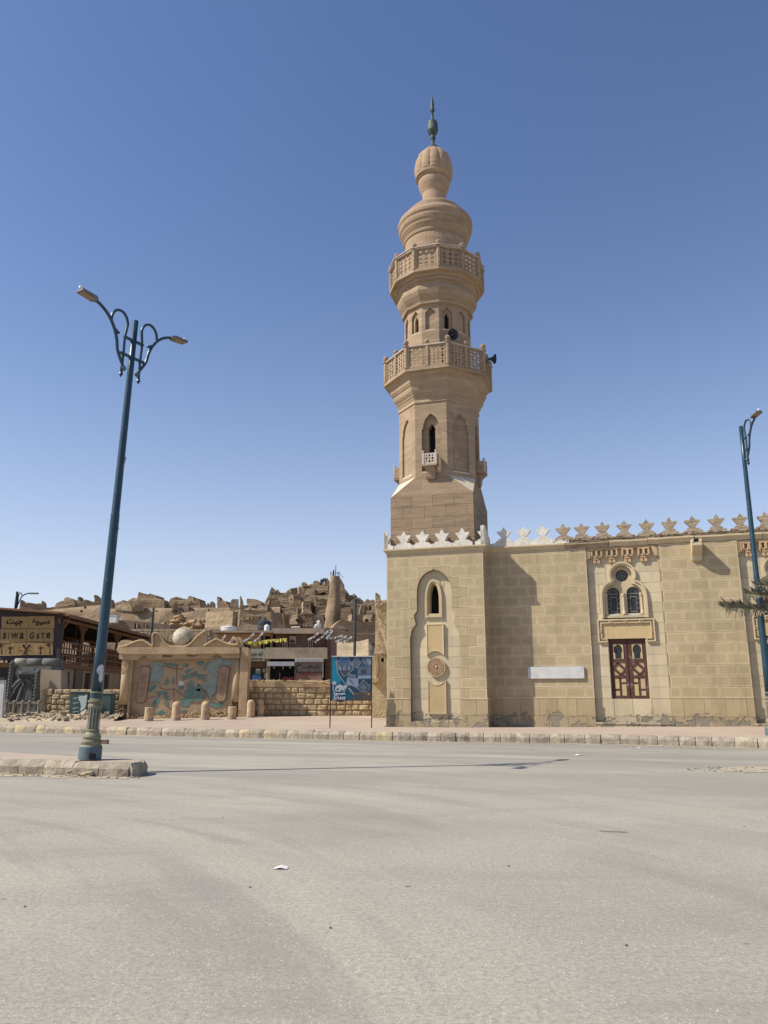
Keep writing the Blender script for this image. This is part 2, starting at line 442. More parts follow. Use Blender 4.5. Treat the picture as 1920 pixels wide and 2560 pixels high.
M['kerb_w'] = plain('worn_white_kerb_paint', (.36, .305, .23), .25, 5, .93, .7, 12, .04, stain=(.27, .23, .17))
def asphalt():
    m = Mat('dusty_worn_asphalt', .93)
    fine = m.noise(110, 4, None, .75); mid = m.noise(24, 6, None, .75); big = m.noise(.35, 7, m.scaled((.7, 1.5, 1)), .65, .8)
    ox = m.n('ShaderNodeVectorMath', operation='SUBTRACT'); m.l(m.pos, ox.inputs[0]); ox.inputs[1].default_value = (-14, 0, 0)   # traffic sweeps round the island
    sx_ = m.n('ShaderNodeSeparateXYZ'); m.l(ox.outputs[0], sx_.inputs[0])
    ln = m.n('ShaderNodeVectorMath', operation='LENGTH'); m.l(ox.outputs[0], ln.inputs[0])
    cb = m.n('ShaderNodeCombineXYZ'); m.l(ln.outputs['Value'], cb.inputs[0]); m.l(m.math('MULTIPLY', m.math('ARCTAN2', sx_.outputs[1], sx_.outputs[0]), 2.2), cb.inputs[1])
    big2 = m.noise(.55, 5, cb.outputs[0], .6, .5); arc2 = m.noise(1.5, 4, cb.outputs[0], .6, .3)
    col = m.mix(m.ramp(big, [(.34, 0.0), (.66, 1.0)]), (.312, .286, .243), (.428, .392, .326))
    col = m.mix(m.math('MULTIPLY', m.ramp(big2, [(.46, 0.0), (.64, 1.0)]), .6), col, (.475, .43, .342))
    col = m.mix(m.math('MULTIPLY', m.ramp(arc2, [(.36, 1.0), (.47, 0.0)]), .45), col, (.245, .23, .202))
    lr = m.n('ShaderNodeVectorRotate', rotation_type='Z_AXIS'); m.l(m.pos, lr.inputs['Vector']); lr.inputs['Angle'].default_value = R(18)
    ls = m.n('ShaderNodeVectorMath', operation='MULTIPLY'); m.l(lr.outputs[0], ls.inputs[0]); ls.inputs[1].default_value = (.12, 1.0, 1)
    lane = m.noise(.45, 5, ls.outputs[0], .6, .6)      # tyre-polished strips along the carriageway
    far = m.ramp(m.math('MULTIPLY', m.math('SUBTRACT', m.zval()[1], 9.0), .08), [(.0, 0.0), (1.0, 1.0)])
    col = m.mix(m.math('MULTIPLY', m.math('MULTIPLY', far, m.ramp(lane, [(.42, 0.0), (.56, 1.0)])), .7), col, (.225, .212, .188))
    col = m.mix(m.math('MULTIPLY', m.ramp(mid, [(.38, 1.0), (.56, 0.0)]), .6), col, (.20, .188, .158))
    col = m.mix(m.math('MULTIPLY', m.ramp(fine, [(.40, 1.0), (.54, 0.0)]), .6), col, (.20, .182, .155))
    vor = m.n('ShaderNodeTexVoronoi'); vor.inputs['Scale'].default_value = 38; m.l(m.pos, vor.inputs['Vector'])
    chip = m.math('MULTIPLY', m.ramp(vor.outputs['Distance'], [(.16, 1.0), (.26, 0.0)]), m.ramp(m.noise(7, 3), [(.42, 0.0), (.55, 1.0)]))
    col = m.mix(m.math('MULTIPLY', chip, .75), col, (.62, .56, .46))
    vor2 = m.n('ShaderNodeTexVoronoi'); vor2.inputs['Scale'].default_value = 1.1; m.l(m.pos, vor2.inputs['Vector'])
    spot = m.math('MULTIPLY', m.ramp(vor2.outputs['Distance'], [(.018, 1.0), (.035, 0.0)]), m.ramp(m.noise(.9, 2), [(.5, 0.0), (.55, 1.0)]))
    col = m.mix(m.math('MULTIPLY', spot, .6), col, (.09, .075, .06))
    m.color(col); bp = m.bump(mid, .5, .012); m.bump(fine, .7, .006, bp); return m.m
M['asphalt'] = asphalt()
M['sand'] = plain('pale_desert_sand', (.36, .29, .2), .15, .3, .96, .4, 5, .05)
M['dust'] = plain('windblown_dust', (.36, .305, .225), .2, 4, .96, .4, 20, .02)
def pavement_mat():
    m = Mat('dusty_pink_pavement', .93)
    a = m.noise(.35, 6); b = m.noise(2.5, 6, None, .7)
    col = m.mix(m.ramp(a, [(.3, 0.0), (.7, 1.0)]), (.33, .245, .195), (.40, .325, .25)); col = m.mix(m.ramp(b, [(.5, 0.0), (.7, 1.0)]), col, (.37, .31, .235))
    m.color(col); m.bump(m.noise(30, 5), .35, .012); return m.m
M['pave'] = pavement_mat()
M['rubble'] = plain('broken_stone', (.36, .29, .2), .35, 3, .95, .7, 14, .03)
M['frond'] = plain('dusty_palm_green', (.135, .12, .085), .4, 6, .6, 0)
M['frond_stem'] = plain('palm_midrib', (.2, .17, .08), .2, 6)
M['bark'] = plain('palm_bark', (.14, .1, .065), .35, 5, .95, .8, 12, .05)
M['paper'] = plain('white_litter', (.6, .58, .54), .1, 10)
M['stick'] = plain('dry_twig', (.2, .15, .1), .2, 10)
M['sticker'] = plain('white_blue_sticker', (.5, .5, .52), .15, 18, .5, 0, stain=(.1, .2, .35))
M['cable'] = plain('grey_cable', (.12, .12, .12), .1, 5)
M['blue_item'] = plain('blue_plastic', (.04, .1, .22), .2, 5, .5)

# ------------------------------------------------------------------ ground
def sheet(name, pts, mat, **kw):
    mb = MB(); tris = tessellate_polygon([[Vector((p[0], p[1], 0)) for p in pts]])
    mb.add(pts, [tuple(t) for t in tris]); return mb.obj(name, mat, kind='structure', **kw)
sheet('ground', [(-1500, -300, -.03), (1500, -300, -.03), (1500, 2500, -.03), (-1500, 2500, -.03)], M['sand'])
KB = [(-420, 1819), (-150, 1825.5), (0, 1829.7), (149, 1833.5), (395, 1840), (637, 1845), (926, 1851.5), (1200, 1855.5), (1480, 1859.8), (1700, 1865), (1860, 1869.5), (2050, 1875), (2400, 1884)]
KP = [ground(x, y, 0) for x, y in KB]
road_pts = [(-45, -30, 0), (60, -30, 0), (60, KP[-1].y-6, 0)]+[(p.x, p.y+.1, 0) for p in reversed(KP)]+[(-45, KP[0].y+2, 0)]
sheet('road', road_pts, M['asphalt'])

# kerb: chain of cast stones along KP
KTOP = .33
def along(pts, d):
    for i in range(len(pts)-1):
        L = (pts[i+1]-pts[i]).length
        if d <= L or i == len(pts)-2: return pts[i].lerp(pts[i+1], d/L), (pts[i+1]-pts[i]).normalized()
        d -= L
def stone_run(root, pts, top, depth, flip=1, lmin=.42, lmax=.62, bev=.09, start=0., mats='ypwyg'):
    total = sum((pts[i+1]-pts[i]).length for i in range(len(pts)-1)); d = start
    k = 0
    while d < total-.2:
        L = rnd.uniform(lmin, lmax); e = min(d+L-.02, total)
        a, t = along(pts, d); b, t2 = along(pts, e)
        nrm = Vector((-t.y, t.x, 0))*flip
        j = rnd.uniform(-.02, .02); tz = top+rnd.uniform(-.025, .008); tz2 = tz+rnd.uniform(-.02, .02)
        mb = MB(); prof = [(j, -.02, 0), (j-.01, top*.55, 0), (j+.01, tz-bev, 0), (j+bev*.75, tz, 1), (depth, tz, 1), (depth, -.02, 0)]
        n = len(prof); seg = 3; vv = []
        for q in range(seg+1):
            p = a.lerp(b, q/seg); w = rnd.uniform(-.012, .012)
            endc = .02 if q in (0, seg) else 0
            for (dd, z, f) in prof:
                zz = z+(tz2-tz)*q/seg if z > .2 else z
                vv.append(p+nrm*(dd+w+(endc if dd < .1 else 0)+rnd.uniform(-.008, .008))+Vector((0, 0, zz-endc*(z > .2)+rnd.uniform(-.006, .006)*(z > 0))))
        fs = []
        for q in range(seg):
            for i in range(n-1): fs.append((q*n+i, q*n+i+1, (q+1)*n+i+1, (q+1)*n+i))
        fs.append(tuple(range(n))); fs.append(tuple(seg*n+i for i in reversed(range(n))))
        mb.add(vv, fs)
        key = {'y': 'kerb_y', 'p': 'kerb_p', 'w': 'kerb_w', 'g': 'kerb_g'}
        frac = d/total
        ch = mats[k % len(mats)] if rnd.random() < .85-frac*.95 else rnd.choice('ggw')
        mb.obj('kerb_stone', M[key[ch]], root); d += L; k += 1
    return k
kerb_root = thing('kerb', 'long kerb of worn painted stones edging the pink pavement', None, (0, 30, 0), kind='structure')
stone_run(kerb_root, KP[1:-1], KTOP, .22, 1, .50, .72)

# ------------------------------------------------------------------ pavement and earth strip behind the kerb
FAC = R(16.6)
PIL = frame(.142, 35.41, FAC)          # front face of the minaret pier
DW = 1.13                               # main wall stands this far behind it
def ppt(s, z, d): q = PIL(s, z, d); return q
back = [ppt(26, .62, DW+.3), ppt(15.3, .42, DW+.3), ppt(9, .33, DW+.3), ppt(4.6, .31, DW+.3), ppt(4.6, .30, 0), ppt(-.2, .30, .1), Vector((.2, 37.0, .32)),
        Vector((.6, 46.3, .53)), at(860, 1788.6, 46.2), at(640, 1789.3, 46.2), at(610, 1790.5, 45.4), at(300, 1796.5, 45.4), at(200, 1800, 45), at(100, 1802, 44), at(-60, 1804, 43.5), at(-400, 1800, 46)]
front = [Vector((p.x, p.y, 0)) for p in KP]
mb = MB()
fr_pts = []
N_ = 90
tot = sum((front[i+1]-front[i]).length for i in range(len(front)-1))
totb = sum((back[i+1]-back[i]).length for i in range(len(back)-1))
# straight polygon triangulated, inner edge of the kerb stones carries the kerb's height
fl = [Vector((p.x, p.y+.17, KTOP-.035)) for p in front]
mid_line = []
poly = fl+[b for b in back]
tris = tessellate_polygon([[Vector((p.x, p.y, 0)) for p in poly]])
mb.add(poly, [tuple(t) for t in tris]); mb.obj('pavement', M['pave'], kind='structure')

# ------------------------------------------------------------------ traffic island
isl = [ground(-260, 1923, 0), ground(0, 1934, 0), ground(180, 1940, 0), ground(330, 1943.5, 0)]
endp = [isl[-1], Vector((isl[-1].x+.16, isl[-1].y+.22, 0)), Vector((isl[-1].x+.14, isl[-1].y+.75, 0)), Vector((isl[-1].x-.1, isl[-1].y+1.0, 0))]
far_r = ground(330, 1896.5, .29); far_l = ground(0, 1878, .29); far_ll = ground(-300, 1862, .29)
root = thing('traffic_island', 'raised roadside island edged with cracked kerb stones', None, isl[2], kind='structure')
stone_run(root, isl, .29, .3, 1, .62, .74, .1, mats='gwyyg')
stone_run(root, endp, .285, .25, 1, .5, .6, .08, mats='ggg')
mb = MB(); pts = [Vector((p.x+.0, p.y+.15, .272)) for p in isl]+[Vector((endp[2].x-.12, endp[2].y, .272)), Vector((far_r.x, far_r.y, .275)), Vector((far_l.x, far_l.y, .275)), Vector((far_ll.x, far_ll.y, .275))]
lo = [Vector((p.x, p.y, -.01)) for p in pts]; n = len(pts)
mb.add(pts+lo, [tuple(range(n))]+[(i, (i+1) % n, n+(i+1) % n, n+i) for i in range(n)])
mb.obj('island_paving', M['pave'], root)
mb = MB()
for i in range(46):
    t = rnd.random(); p = isl[1].lerp(isl[3], t)
    mb.rock((p.x+rnd.uniform(-.3, .45)*1., p.y-rnd.uniform(.02, .35), .01), rnd.uniform(.02, .07), rnd.uniform(.02, .06), rnd.uniform(.012, .035), i)
c = ground(235, 1940, 0)
for i in range(16): mb.rock((c.x+rnd.uniform(-.55, .6), c.y+rnd.uniform(-.18, .12), rnd.uniform(.02, .12)), rnd.uniform(.05, .16), rnd.uniform(.05, .1), rnd.uniform(.03, .08), 70+i)
mb.obj('rubble', M['rubble'], kind='stuff', label='broken kerb crumbs and dust at the foot of the traffic island', category='rubble')
def dust_strip(name, line, w0, w1, z=.006):
    mb = MB(); vv = []; n = len(line)
    for i, p in enumerate(line):
        vv.append((p.x, p.y+w1, z)); vv.append((p.x, p.y-w0*(0.4+noise.noise(Vector((i*.7, 3, w0)))+.5), z))
    mb.add(vv, [(2*i, 2*i+1, 2*i+3, 2*i+2) for i in range(n-1)])
    return mb.obj(name, M['dust'], kind='structure')
def dens(pts, m):
    out = []
    for i in range(len(pts)-1):
        for k in range(m): out.append(pts[i].lerp(pts[i+1], k/m))
    return out+[pts[-1]]
dust_strip('dust_strip', dens(KP, 9), .42, .12)
dust_strip('dust_strip', dens(isl, 6), .5, .12)
# sandy broken patch in the road by the kerb, far side
c = ground(1880, 1925, 0)
mb = MB(); n = 22
ring = []
for k in range(n):
    a = 2*math.pi*k/n; r = 1+.3*noise.noise(Vector((math.cos(a)*1.4, math.sin(a)*1.4, 5)))
    ring.append((c.x+1.0+2.0*r*math.cos(a), c.y+.75*r*math.sin(a), .008))
mb.add(ring, [tuple(range(n))])
mb.obj('sandy_patch', M['dust'], kind='structure')
mb = MB()
for i in range(60):
    a = rnd.uniform(0, 6.28); r = rnd.random()**.5
    mb.rock((c.x+.4+1.9*r*math.cos(a), c.y+.8*r*math.sin(a), .015), rnd.uniform(.02, .07), rnd.uniform(.02, .05), rnd.uniform(.008, .02), i)
mb.obj('gravel', M['rubble'], kind='stuff', label='loose gravel in the broken sandy patch of road', category='gravel')

# ================================================================== MOSQUE
mosque = thing('mosque', 'cream and tan block-painted mosque with star merlons behind the pink pavement', 'mosque', PIL(8, .3, DW))
# the blind arch of the minaret pier, its outline as in an ogee
def mirror(pts, cx): return pts+[(2*cx-x, z) for x, z in reversed(pts)]
def arc(cx, cz, r, a0, a1, n=8): return [(cx+r*math.cos(R(a0+(a1-a0)*i/n)), cz+r*math.sin(R(a0+(a1-a0)*i/n))) for i in range(n+1)]
CXP = 2.22
half = [(1.11, .52), (1.09, 3.0), (1.07, 4.18), (1.10, 4.20), (1.13, 4.45), (1.22, 4.62), (1.31, 4.72), (1.33, 4.76), (1.36, 4.77), (1.31, 4.95), (1.27, 5.15), (1.27, 5.22), (1.33, 5.27), (1.37, 5.36), (1.42, 5.38),
        (1.41, 5.9), (1.42, 6.35), (1.48, 6.62), (1.58, 6.84), (1.74, 7.03), (1.95, 7.17), (2.22, 7.25)]
PREC = half+[(2*CXP-x, z) for x, z in reversed(half[:-1])]
def interp_left(z):
    for i in range(len(half)-1):
        (x0, z0), (x1, z1) = half[i], half[i+1]
        if z0 <= z <= z1 and z1 > z0: return x0+(x1-x0)*(z-z0)/(z1-z0)
    return None
def clip_pil(z):
    if z < .52 or z > 7.25: return None
    x = interp_left(z); return (x, 2*CXP-x)
def block_piece(fr, poly_or_rect, parent, d, mats, rect=True, name='stone_block', proud=.014, marg=.045):
    mb = MB()
    if rect:
        s0, s1, z0, z1 = poly_or_rect; m_ = marg
        if s1-s0 < .2 or m_ <= 0:
            mb.box(fr, s0, s1, z0, z1, d-proud, d+.01)
            return mb.obj(name, mats[0], parent)
        o = [(s0, z0), (s1, z0), (s1, z1), (s0, z1)]; i_ = [(s0+m_, z0+m_), (s1-m_, z0+m_), (s1-m_, z1-m_), (s0+m_, z1-m_)]
        P = [fr(*p, d-proud) for p in o]+[fr(*p, d-proud) for p in i_]+[fr(*p, d+.01) for p in o]
        mb.add(P, [(4, 5, 6, 7)], 0); mb.add(P, [(0, 1, 5, 4), (1, 2, 6, 5), (2, 3, 7, 6), (3, 0, 4, 7)], 1)
        mb.add(P, [(0, 8, 9, 1), (1, 9, 10, 2), (2, 10, 11, 3), (3, 11, 8, 0)], 1)
        return mb.obj(name, mats, parent)
    mb.prism(fr, poly_or_rect, d-proud, d+.01, back=False); return mb.obj(name, mats[0], parent)
def courses(fr, s0, s1, rows, step, phase, parent, d, mats, clip=None, gap=.012, marg=.045, proud=.014, name='stone_block', skip=None):
    for r in range(len(rows)-1):
        z0, z1 = rows[r]+gap/2, rows[r+1]-gap/2
        x = s0-step+((phase+r*.5) % 1)*step
        while x < s1:
            a, b = max(x, s0)+gap/2, min(x+step, s1)-gap/2; x += step
            if b-a < .05: continue
            if s1-b < .12: b = s1-gap/2
            if skip and skip(a, b, z0, z1): continue
            jit = rnd.uniform(-.002, .002)
            if clip is None or all(clip(z) is None or b <= clip(z)[0] or a >= clip(z)[1] for z in (z0, (z0+z1)/2, z1)):
                block_piece(fr, (a, b, z0, z1), parent, d, mats, True, name, proud+jit, marg); continue
            K = 8; left, right = [], []
            for k in range(K+1):
                z = z0+(z1-z0)*k/K; c = clip(z)
                if c is None: cm = (a+b)/2 if not (a < CXP < b) else CXP; lx, rx = (cm, cm); lim = (cm, cm)
                else: lim = c
                left.append((min(b, lim[0]), z)); right.append((max(a, lim[1]), z))
            lpoly = [(a, z0), ]+[(max(a, p[0]), p[1]) for p in left]+[(a, z1)]
            rpoly = [(min(b, p[0]), p[1]) for p in right]+[(b, z1), (b, z0)]
            for pl_, ext in ((lpoly, max(p[0] for p in lpoly)-a), (rpoly, b-min(p[0] for p in rpoly))):
                if ext > .03:
                    q = [pl_[0]]
                    for p in pl_[1:]:
                        if abs(p[0]-q[-1][0])+abs(p[1]-q[-1][1]) > 1e-4: q.append(p)
                    ar = abs(sum(q[i][0]*q[(i+1) % len(q)][1]-q[(i+1) % len(q)][0]*q[i][1] for i in range(len(q))))/2
                    if ar > .004 and len(q) > 2: block_piece(fr, q, parent, d, mats, False, name, proud+jit)
ROWS_P = [1.50, 1.95, 2.40, 2.86, 3.32, 3.78, 4.21, 4.64, 5.06, 5.48, 5.93, 6.38, 6.85, 7.36, 7.86]
TB = (M['block'], M['block_pale']); CRM = (M['cream'], M['cream'])
PW = 4.50                                                    # pier width
# pier core
mb = MB(); mb.prism(PIL, [(0, .1), (PW, .1), (PW, 7.98), (0, 7.98)], 0, .3, [PREC], 0, back=False)
mb.quad(PIL(PW, .1, .3), PIL(PW, .1, 4.5), PIL(PW, 7.98, 4.5), PIL(PW, 7.98, .3)); mb.quad(PIL(0, .1, .3), PIL(0, .1, 4.5), PIL(0, 7.98, 4.5), PIL(0, 7.98, .3))
mb.obj('pier_wall', M['joint'], mosque)
courses(PIL, 0, PW, ROWS_P+[7.98], .745, .0, mosque, 0, TB, clip_pil)
courses(PIL, -.03, PW+.03, [.28, .80, 1.49], .83, .4, mosque, -.03, CRM and (M['block'], M['block']), clip_pil, marg=0, proud=.03)
mb = MB()   # thin ledge over the plinth
mb.box(PIL, -.05, 1.09, 1.485, 1.53, -.075, .0); mb.box(PIL, 3.35, PW+.05, 1.485, 1.53, -.075, .0); mb.box(PIL, PW, PW+.05, 1.485, 1.53, 0, DW)
mb.obj('plinth_ledge', M['cream_clean'], mosque)
# right and left return faces of the pier
def side_fr(s_at, flip): return lambda s, z, d=0.0: PIL(s_at-d*flip, z, s)
SR = side_fr(PW, 1); SL = side_fr(0, -1)
courses(SR, .0, DW, [.28, .80, 1.49]+ROWS_P[1:]+[7.98], .74, .2, mosque, 0, TB)
courses(SL, .0, 4.4, [.28, .80, 1.49]+ROWS_P[1:]+[7.98], .88, .2, mosque, 0, TB, name='side_block')
# recess back wall with its lancet window
def lancet(cx, w, z0, zs, zt, n=7):
    r = [(cx-w, z0), (cx-w, zs)]
    for i in range(1, n+1):
        t = i/n; r.append((cx-w*math.cos(t*math.pi/2)**.85 if t < 1 else cx, zs+(zt-zs)*math.sin(t*math.pi/2)**1.15))
    return r+[(2*cx-x, z) for x, z in reversed(r[:-1])]
PD = .23; LC = 2.155
win_o = lancet(LC, .245, 5.26, 5.92, 6.62)
mb = MB(); mb.prism(PIL, [(.9, .3), (3.6, .3), (3.6, 7.4), (.9, 7.4)], PD, PD+.6, [win_o], 0, back=False)
mb.obj('recess_wall', M['cream'], mosque)
def clip_in(z):
    c = clip_pil(z); return c
def recess_courses():   # faint long courses: one strip per joint line, cut to the arch
    zs = [1.5, 1.95, 2.40, 2.86, 3.32, 3.78, 4.25]
    for i in range(len(zs)-1):
        z0, z1 = zs[i]+.008, zs[i+1]-.008
        a, b = interp_left(z0)+.0, 2*CXP-interp_left(z0)
        cuts = [a, a+(b-a)*.5+(.1 if i % 2 else -.12), b]
        for k in range(2):
            mbx = MB(); mbx.box(PIL, cuts[k]+.003, cuts[k+1]-.003, z0, z1, PD-.01, PD+.01); mbx.obj('stone_block', M['cream'], mosque)
recess_courses()
mb = MB(); mb.box(PIL, 1.0, 3.5, .5, .56, -.03, .26); mb.box(PIL, 1.02, 3.46, .3, .5, -.015, .3); mb.obj('sill', M['cream'], mosque)
def ring(parent, name, fr, outer, inner, d0, d1, mat):
    m_ = MB(); m_.prism(fr, outer, d0, d1, [inner], back=False); return m_.obj(name, mat, parent)
wn_ = MB(); wn_.prism(PIL, lancet(LC, .45, 5.03, 5.92, 6.92), PD-.05, PD+.01, [lancet(LC, .37, 5.11, 5.92, 6.80)], back=False)
win = wn_.obj('lancet_window', M['cream_clean'], mosque)
ring(win, 'inner_moulding', PIL, lancet(LC, .39, 5.09, 5.92, 6.83), lancet(LC, .31, 5.19, 5.92, 6.72), PD-.11, PD+.01, M['cream_clean'])
ring(win, 'inner_moulding', PIL, lancet(LC, .315, 5.185, 5.92, 6.725), lancet(LC, .245, 5.26, 5.92, 6.62), PD-.065, PD+.01, M['panel_ochre'])
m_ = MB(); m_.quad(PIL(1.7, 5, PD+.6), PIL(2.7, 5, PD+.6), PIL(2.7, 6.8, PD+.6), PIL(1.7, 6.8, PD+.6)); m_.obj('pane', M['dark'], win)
# two framed panels and the rosette
def arcseg(s0, s1, z, sag, n=8): return [(s0+(s1-s0)*i/n, z+sag*(1-(2*i/n-1)**2)) for i in range(n+1)]
def panel(s0, s1, zb, zt, bot_sag, top_sag, sk=.04):
    def outl(g):
        b = arcseg(s0+g+sk*0, s1-g+sk*0, zb+g, bot_sag) if bot_sag else [(s0+g, zb+g), (s1-g, zb+g)]
        t = arcseg(s0+g, s1-g, zt-g, top_sag) if top_sag else [(s0+g, zt-g), (s1-g, zt-g)]
        return b+list(reversed(t))
    a = MB(); a.prism(PIL, outl(0), PD-.115, PD+.01, [outl(.05)], back=False); o = a.obj('relief_panel', M['cream_clean'], mosque)
    b = MB(); b.prism(PIL, outl(.045), PD-.095, PD+.0, back=False); b.obj('panel_field', M['panel_ochre'], o)
panel(1.80, 2.60, 3.38, 4.80, .22, 0); panel(1.83, 2.67, .86, 2.32, 0, -.2)
mb = MB(); RC = (2.24, 2.88)
circ = lambda r, n=28, c=RC: [(c[0]+r*math.cos(2*math.pi*i/n), c[1]+r*math.sin(2*math.pi*i/n)) for i in range(n)]
mb.prism(PIL, circ(.42), PD-.09, PD+.01, back=False); ros = mb.obj('rosette', M['rosette'], mosque)
mb = MB(); mb.prism(PIL, circ(.42), PD-.12, PD-.08, [circ(.375)], back=False); mb.obj('rosette_rim', M['rosette'], ros)
for k in range(16):
    a = 2*math.pi*k/16; ca, sa = math.cos(a), math.sin(a)
    def pt(r, w): return (RC[0]+r*ca-w*sa, RC[1]+r*sa+w*ca)
    pe = [pt(.13, -.012), pt(.24, -.045), pt(.31, -.046), pt(.34, -.02), pt(.34, .02), pt(.31, .046), pt(.24, .045), pt(.13, .012)]
    pi_ = [pt(.17, -.006), pt(.25, -.022), pt(.305, -.022), pt(.315, 0), pt(.305, .022), pt(.25, .022), pt(.17, .006)]
    mb = MB(); mb.prism(PIL, pe, PD-.125, PD-.08, [pi_], back=False); mb.obj('petal', M['rosette'], ros)
mb = MB(); mb.ball(PIL(RC[0], RC[1], PD-.09), .075, 12, 8); mb.obj('rosette_boss', M['rosette'], ros, smooth=True)

# cornices
def sweep_front(name, fr, s0, s1, prof, mat, parent, wob=0.0, nseg=1):
    mb = MB(); n = len(prof); k = nseg
    for i in range(k+1):
        s = s0+(s1-s0)*i/k; w = wob*noise.noise(Vector((s*1.7, 2, 0)))
        for d, z in prof: mb.v.append(tuple(fr(s, z+w, d+w)))
    for i in range(k):
        for j in range(n-1): mb.f.append((i*n+j, i*n+j+1, (i+1)*n+j+1, (i+1)*n+j)); mb.m.append(0)
    mb.f.append(tuple(range(n))); mb.m.append(0); mb.f.append(tuple(k*n+j for j in range(n))); mb.m.append(0)
    return mb.obj(name, mat, parent)
def rect_lathe(mb, fr, s0, s1, d0, d1, prof, mi=0):   # rectangular rings: prof = (outward offset, z)
    o = len(mb.v)
    for off, z in prof:
        for s, d in ((s0-off, d0-off), (s1+off, d0-off), (s1+off, d1+off), (s0-off, d1+off)): mb.v.append(tuple(fr(s, z, d)))
    for j in range(len(prof)-1):
        for k in range(4): a = o+j*4+k; b = o+j*4+(k+1) % 4; mb.f.append((a, b, b+4, a+4)); mb.m.append(mi)
    q = o+(len(prof)-1)*4; mb.f.append((q, q+1, q+2, q+3)); mb.m.append(mi)
mb = MB(); rect_lathe(mb, PIL, 0, PW, 0, 4.5, [(0, 7.955), (.04, 7.965), (.04, 8.01), (.02, 8.03), (.06, 8.1), (.13, 8.19), (.16, 8.2), (.16, 8.265), (0, 8.265)])
mb.obj('pier_cornice', M['cream_clean'], mosque)
WALL = lambda s, z, d=0.0: PIL(s, z, d+DW)
prof = [(0.0, 8.08), (-.035, 8.1), (-.035, 8.14), (-.05, 8.16), (-.12, 8.26), (-.16, 8.27), (-.16, 8.34), (.2, 8.34)]
sweep_front('cornice', WALL, PW+.02, 8.05, prof, M['cream_clean'], mosque, .0, 1)
for i, (a, b, z) in enumerate([(8.06, 9.95, -.02), (9.97, 11.6, .0), (11.62, 13.5, .02), (13.52, 16.2, .01), (16.22, 19.4, 0), (19.42, 24, .01)]):
    sweep_front('cornice', WALL, a, b, [(d*(.8 if i % 2 else 1), zz+z) for d, zz in prof], M['brick'] if i in (0,) else M['cream_clean'], mosque, .03, 10)
def merlon(fr, s, z, sc, mat, parent, seed, d0=-.1, d1=.12, base=True):
    k = sc
    h = [(-.53, 0), (-.53, .17), (-.44, .19), (-.41, .27), (-.29, .29), (-.26, .37), (-.17, .39), (-.115, .425), (-.36, .76), (-.335, .79), (-.14, .78), (0, 1.0)] if fr is WALL else [(-.53, 0), (-.53, .20), (-.42, .22), (-.38, .29), (-.19, .315), (-.155, .35), (-.385, .72), (-.36, .755), (-.155, .74), (0, .99)]
    g = random.Random(seed)
    jj = .012 if mat is M['white'] else .024
    pts = [(s+x*k+g.uniform(-jj, jj), z+y*k*.98+g.uniform(-jj, jj)*(y > .01)) for x, y in h]+[(s-x*k+g.uniform(-jj, jj), z+y*k*.98+g.uniform(-jj, jj)*(y > .01)) for x, y in reversed(h[:-1])]
    pts[0] = (pts[0][0], z); pts[-1] = (pts[-1][0], z)
    mb = MB(); mb.prism(fr, pts, d0, d1); return mb.obj('merlon', mat, parent)
for i, s in enumerate([.83, 1.73, 2.65, 3.59]): merlon(PIL, s, 8.26, .86, M['white'], mosque, i, -.1, .08)
def half_merlon(fr, s, z, k, sgn, d0, d1):
    h = [(0, 0), (.53*sgn, 0), (.53*sgn, .2), (.4*sgn, .22), (.36*sgn, .29), (.19*sgn, .315), (.155*sgn, .35), (.385*sgn, .72), (.155*sgn, .75), (0, 1.04)]
    mb = MB(); mb.prism(fr, [(s+x*k, z+y*k) for x, y in h], d0, d1); mb.obj('merlon', M['white'], mosque)
half_merlon(PIL, -.12, 8.26, .86, 1, -.1, .08); half_merlon(PIL, PW+.12, 8.26, .86, -1, -.1, .08)
SRm = lambda s, z, d=0.0: PIL(PW-d, z, s); SLm = lambda s, z, d=0.0: PIL(d, z, s)
half_merlon(SRm, -.1, 8.26, .86, 1, -.12, .06); half_merlon(SLm, -.1, 8.26, .86, 1, -.12, .06)
for s in (.83, 1.73, 2.65, 3.59): merlon(SLm, s, 8.26, .86, M['white'], mosque, 40+int(s*9), -.12, .06)
mb = MB(); mb.prism(SRm, [(-.08, 8.26), (1.2, 8.26), (1.2, 8.75), (.75, 8.82), (.7, 9.0), (.35, 8.98), (-.08, 9.1)], -.16, .0); mb.obj('side_parapet', M['white'], mosque)
mb = MB(); mb.box(WALL, PW, 8.25, 8.34, 8.5, -.11, .1); mb.obj('parapet', M['white'], mosque)
mb = MB(); mb.box(WALL, 8.25, 24, 8.35, 8.48, -.10, .1); mb.obj('parapet', M['brick'], mosque)
ms = [5.33-.0, 6.16+.07, 7.10, 8.02, 8.83, 9.72, 10.67, 11.61, 12.54, 13.5, 14.46, 15.41, 16.38, 17.3, 18.25, 19.2, 20.1]
for i, s in enumerate(ms):
    merlon(WALL, s, 8.36, .9, M['white'] if i < 3 else M['brick'], mosque, 100+i, -.1, .1)
# ragged crumbled courses at the foot of the bare merlons
for i, s in enumerate(ms[3:]):
    mb = MB()
    for k in range(9): mb.rock(WALL(s+rnd.uniform(-.42, .42), 8.42+rnd.uniform(0, .14), -.1), rnd.uniform(.06, .13), .04, rnd.uniform(.02, .035), i*9+k, 0, 6, 4)
    mb.obj('crumbled_brick', M['brick'], mosque, kind='stuff')

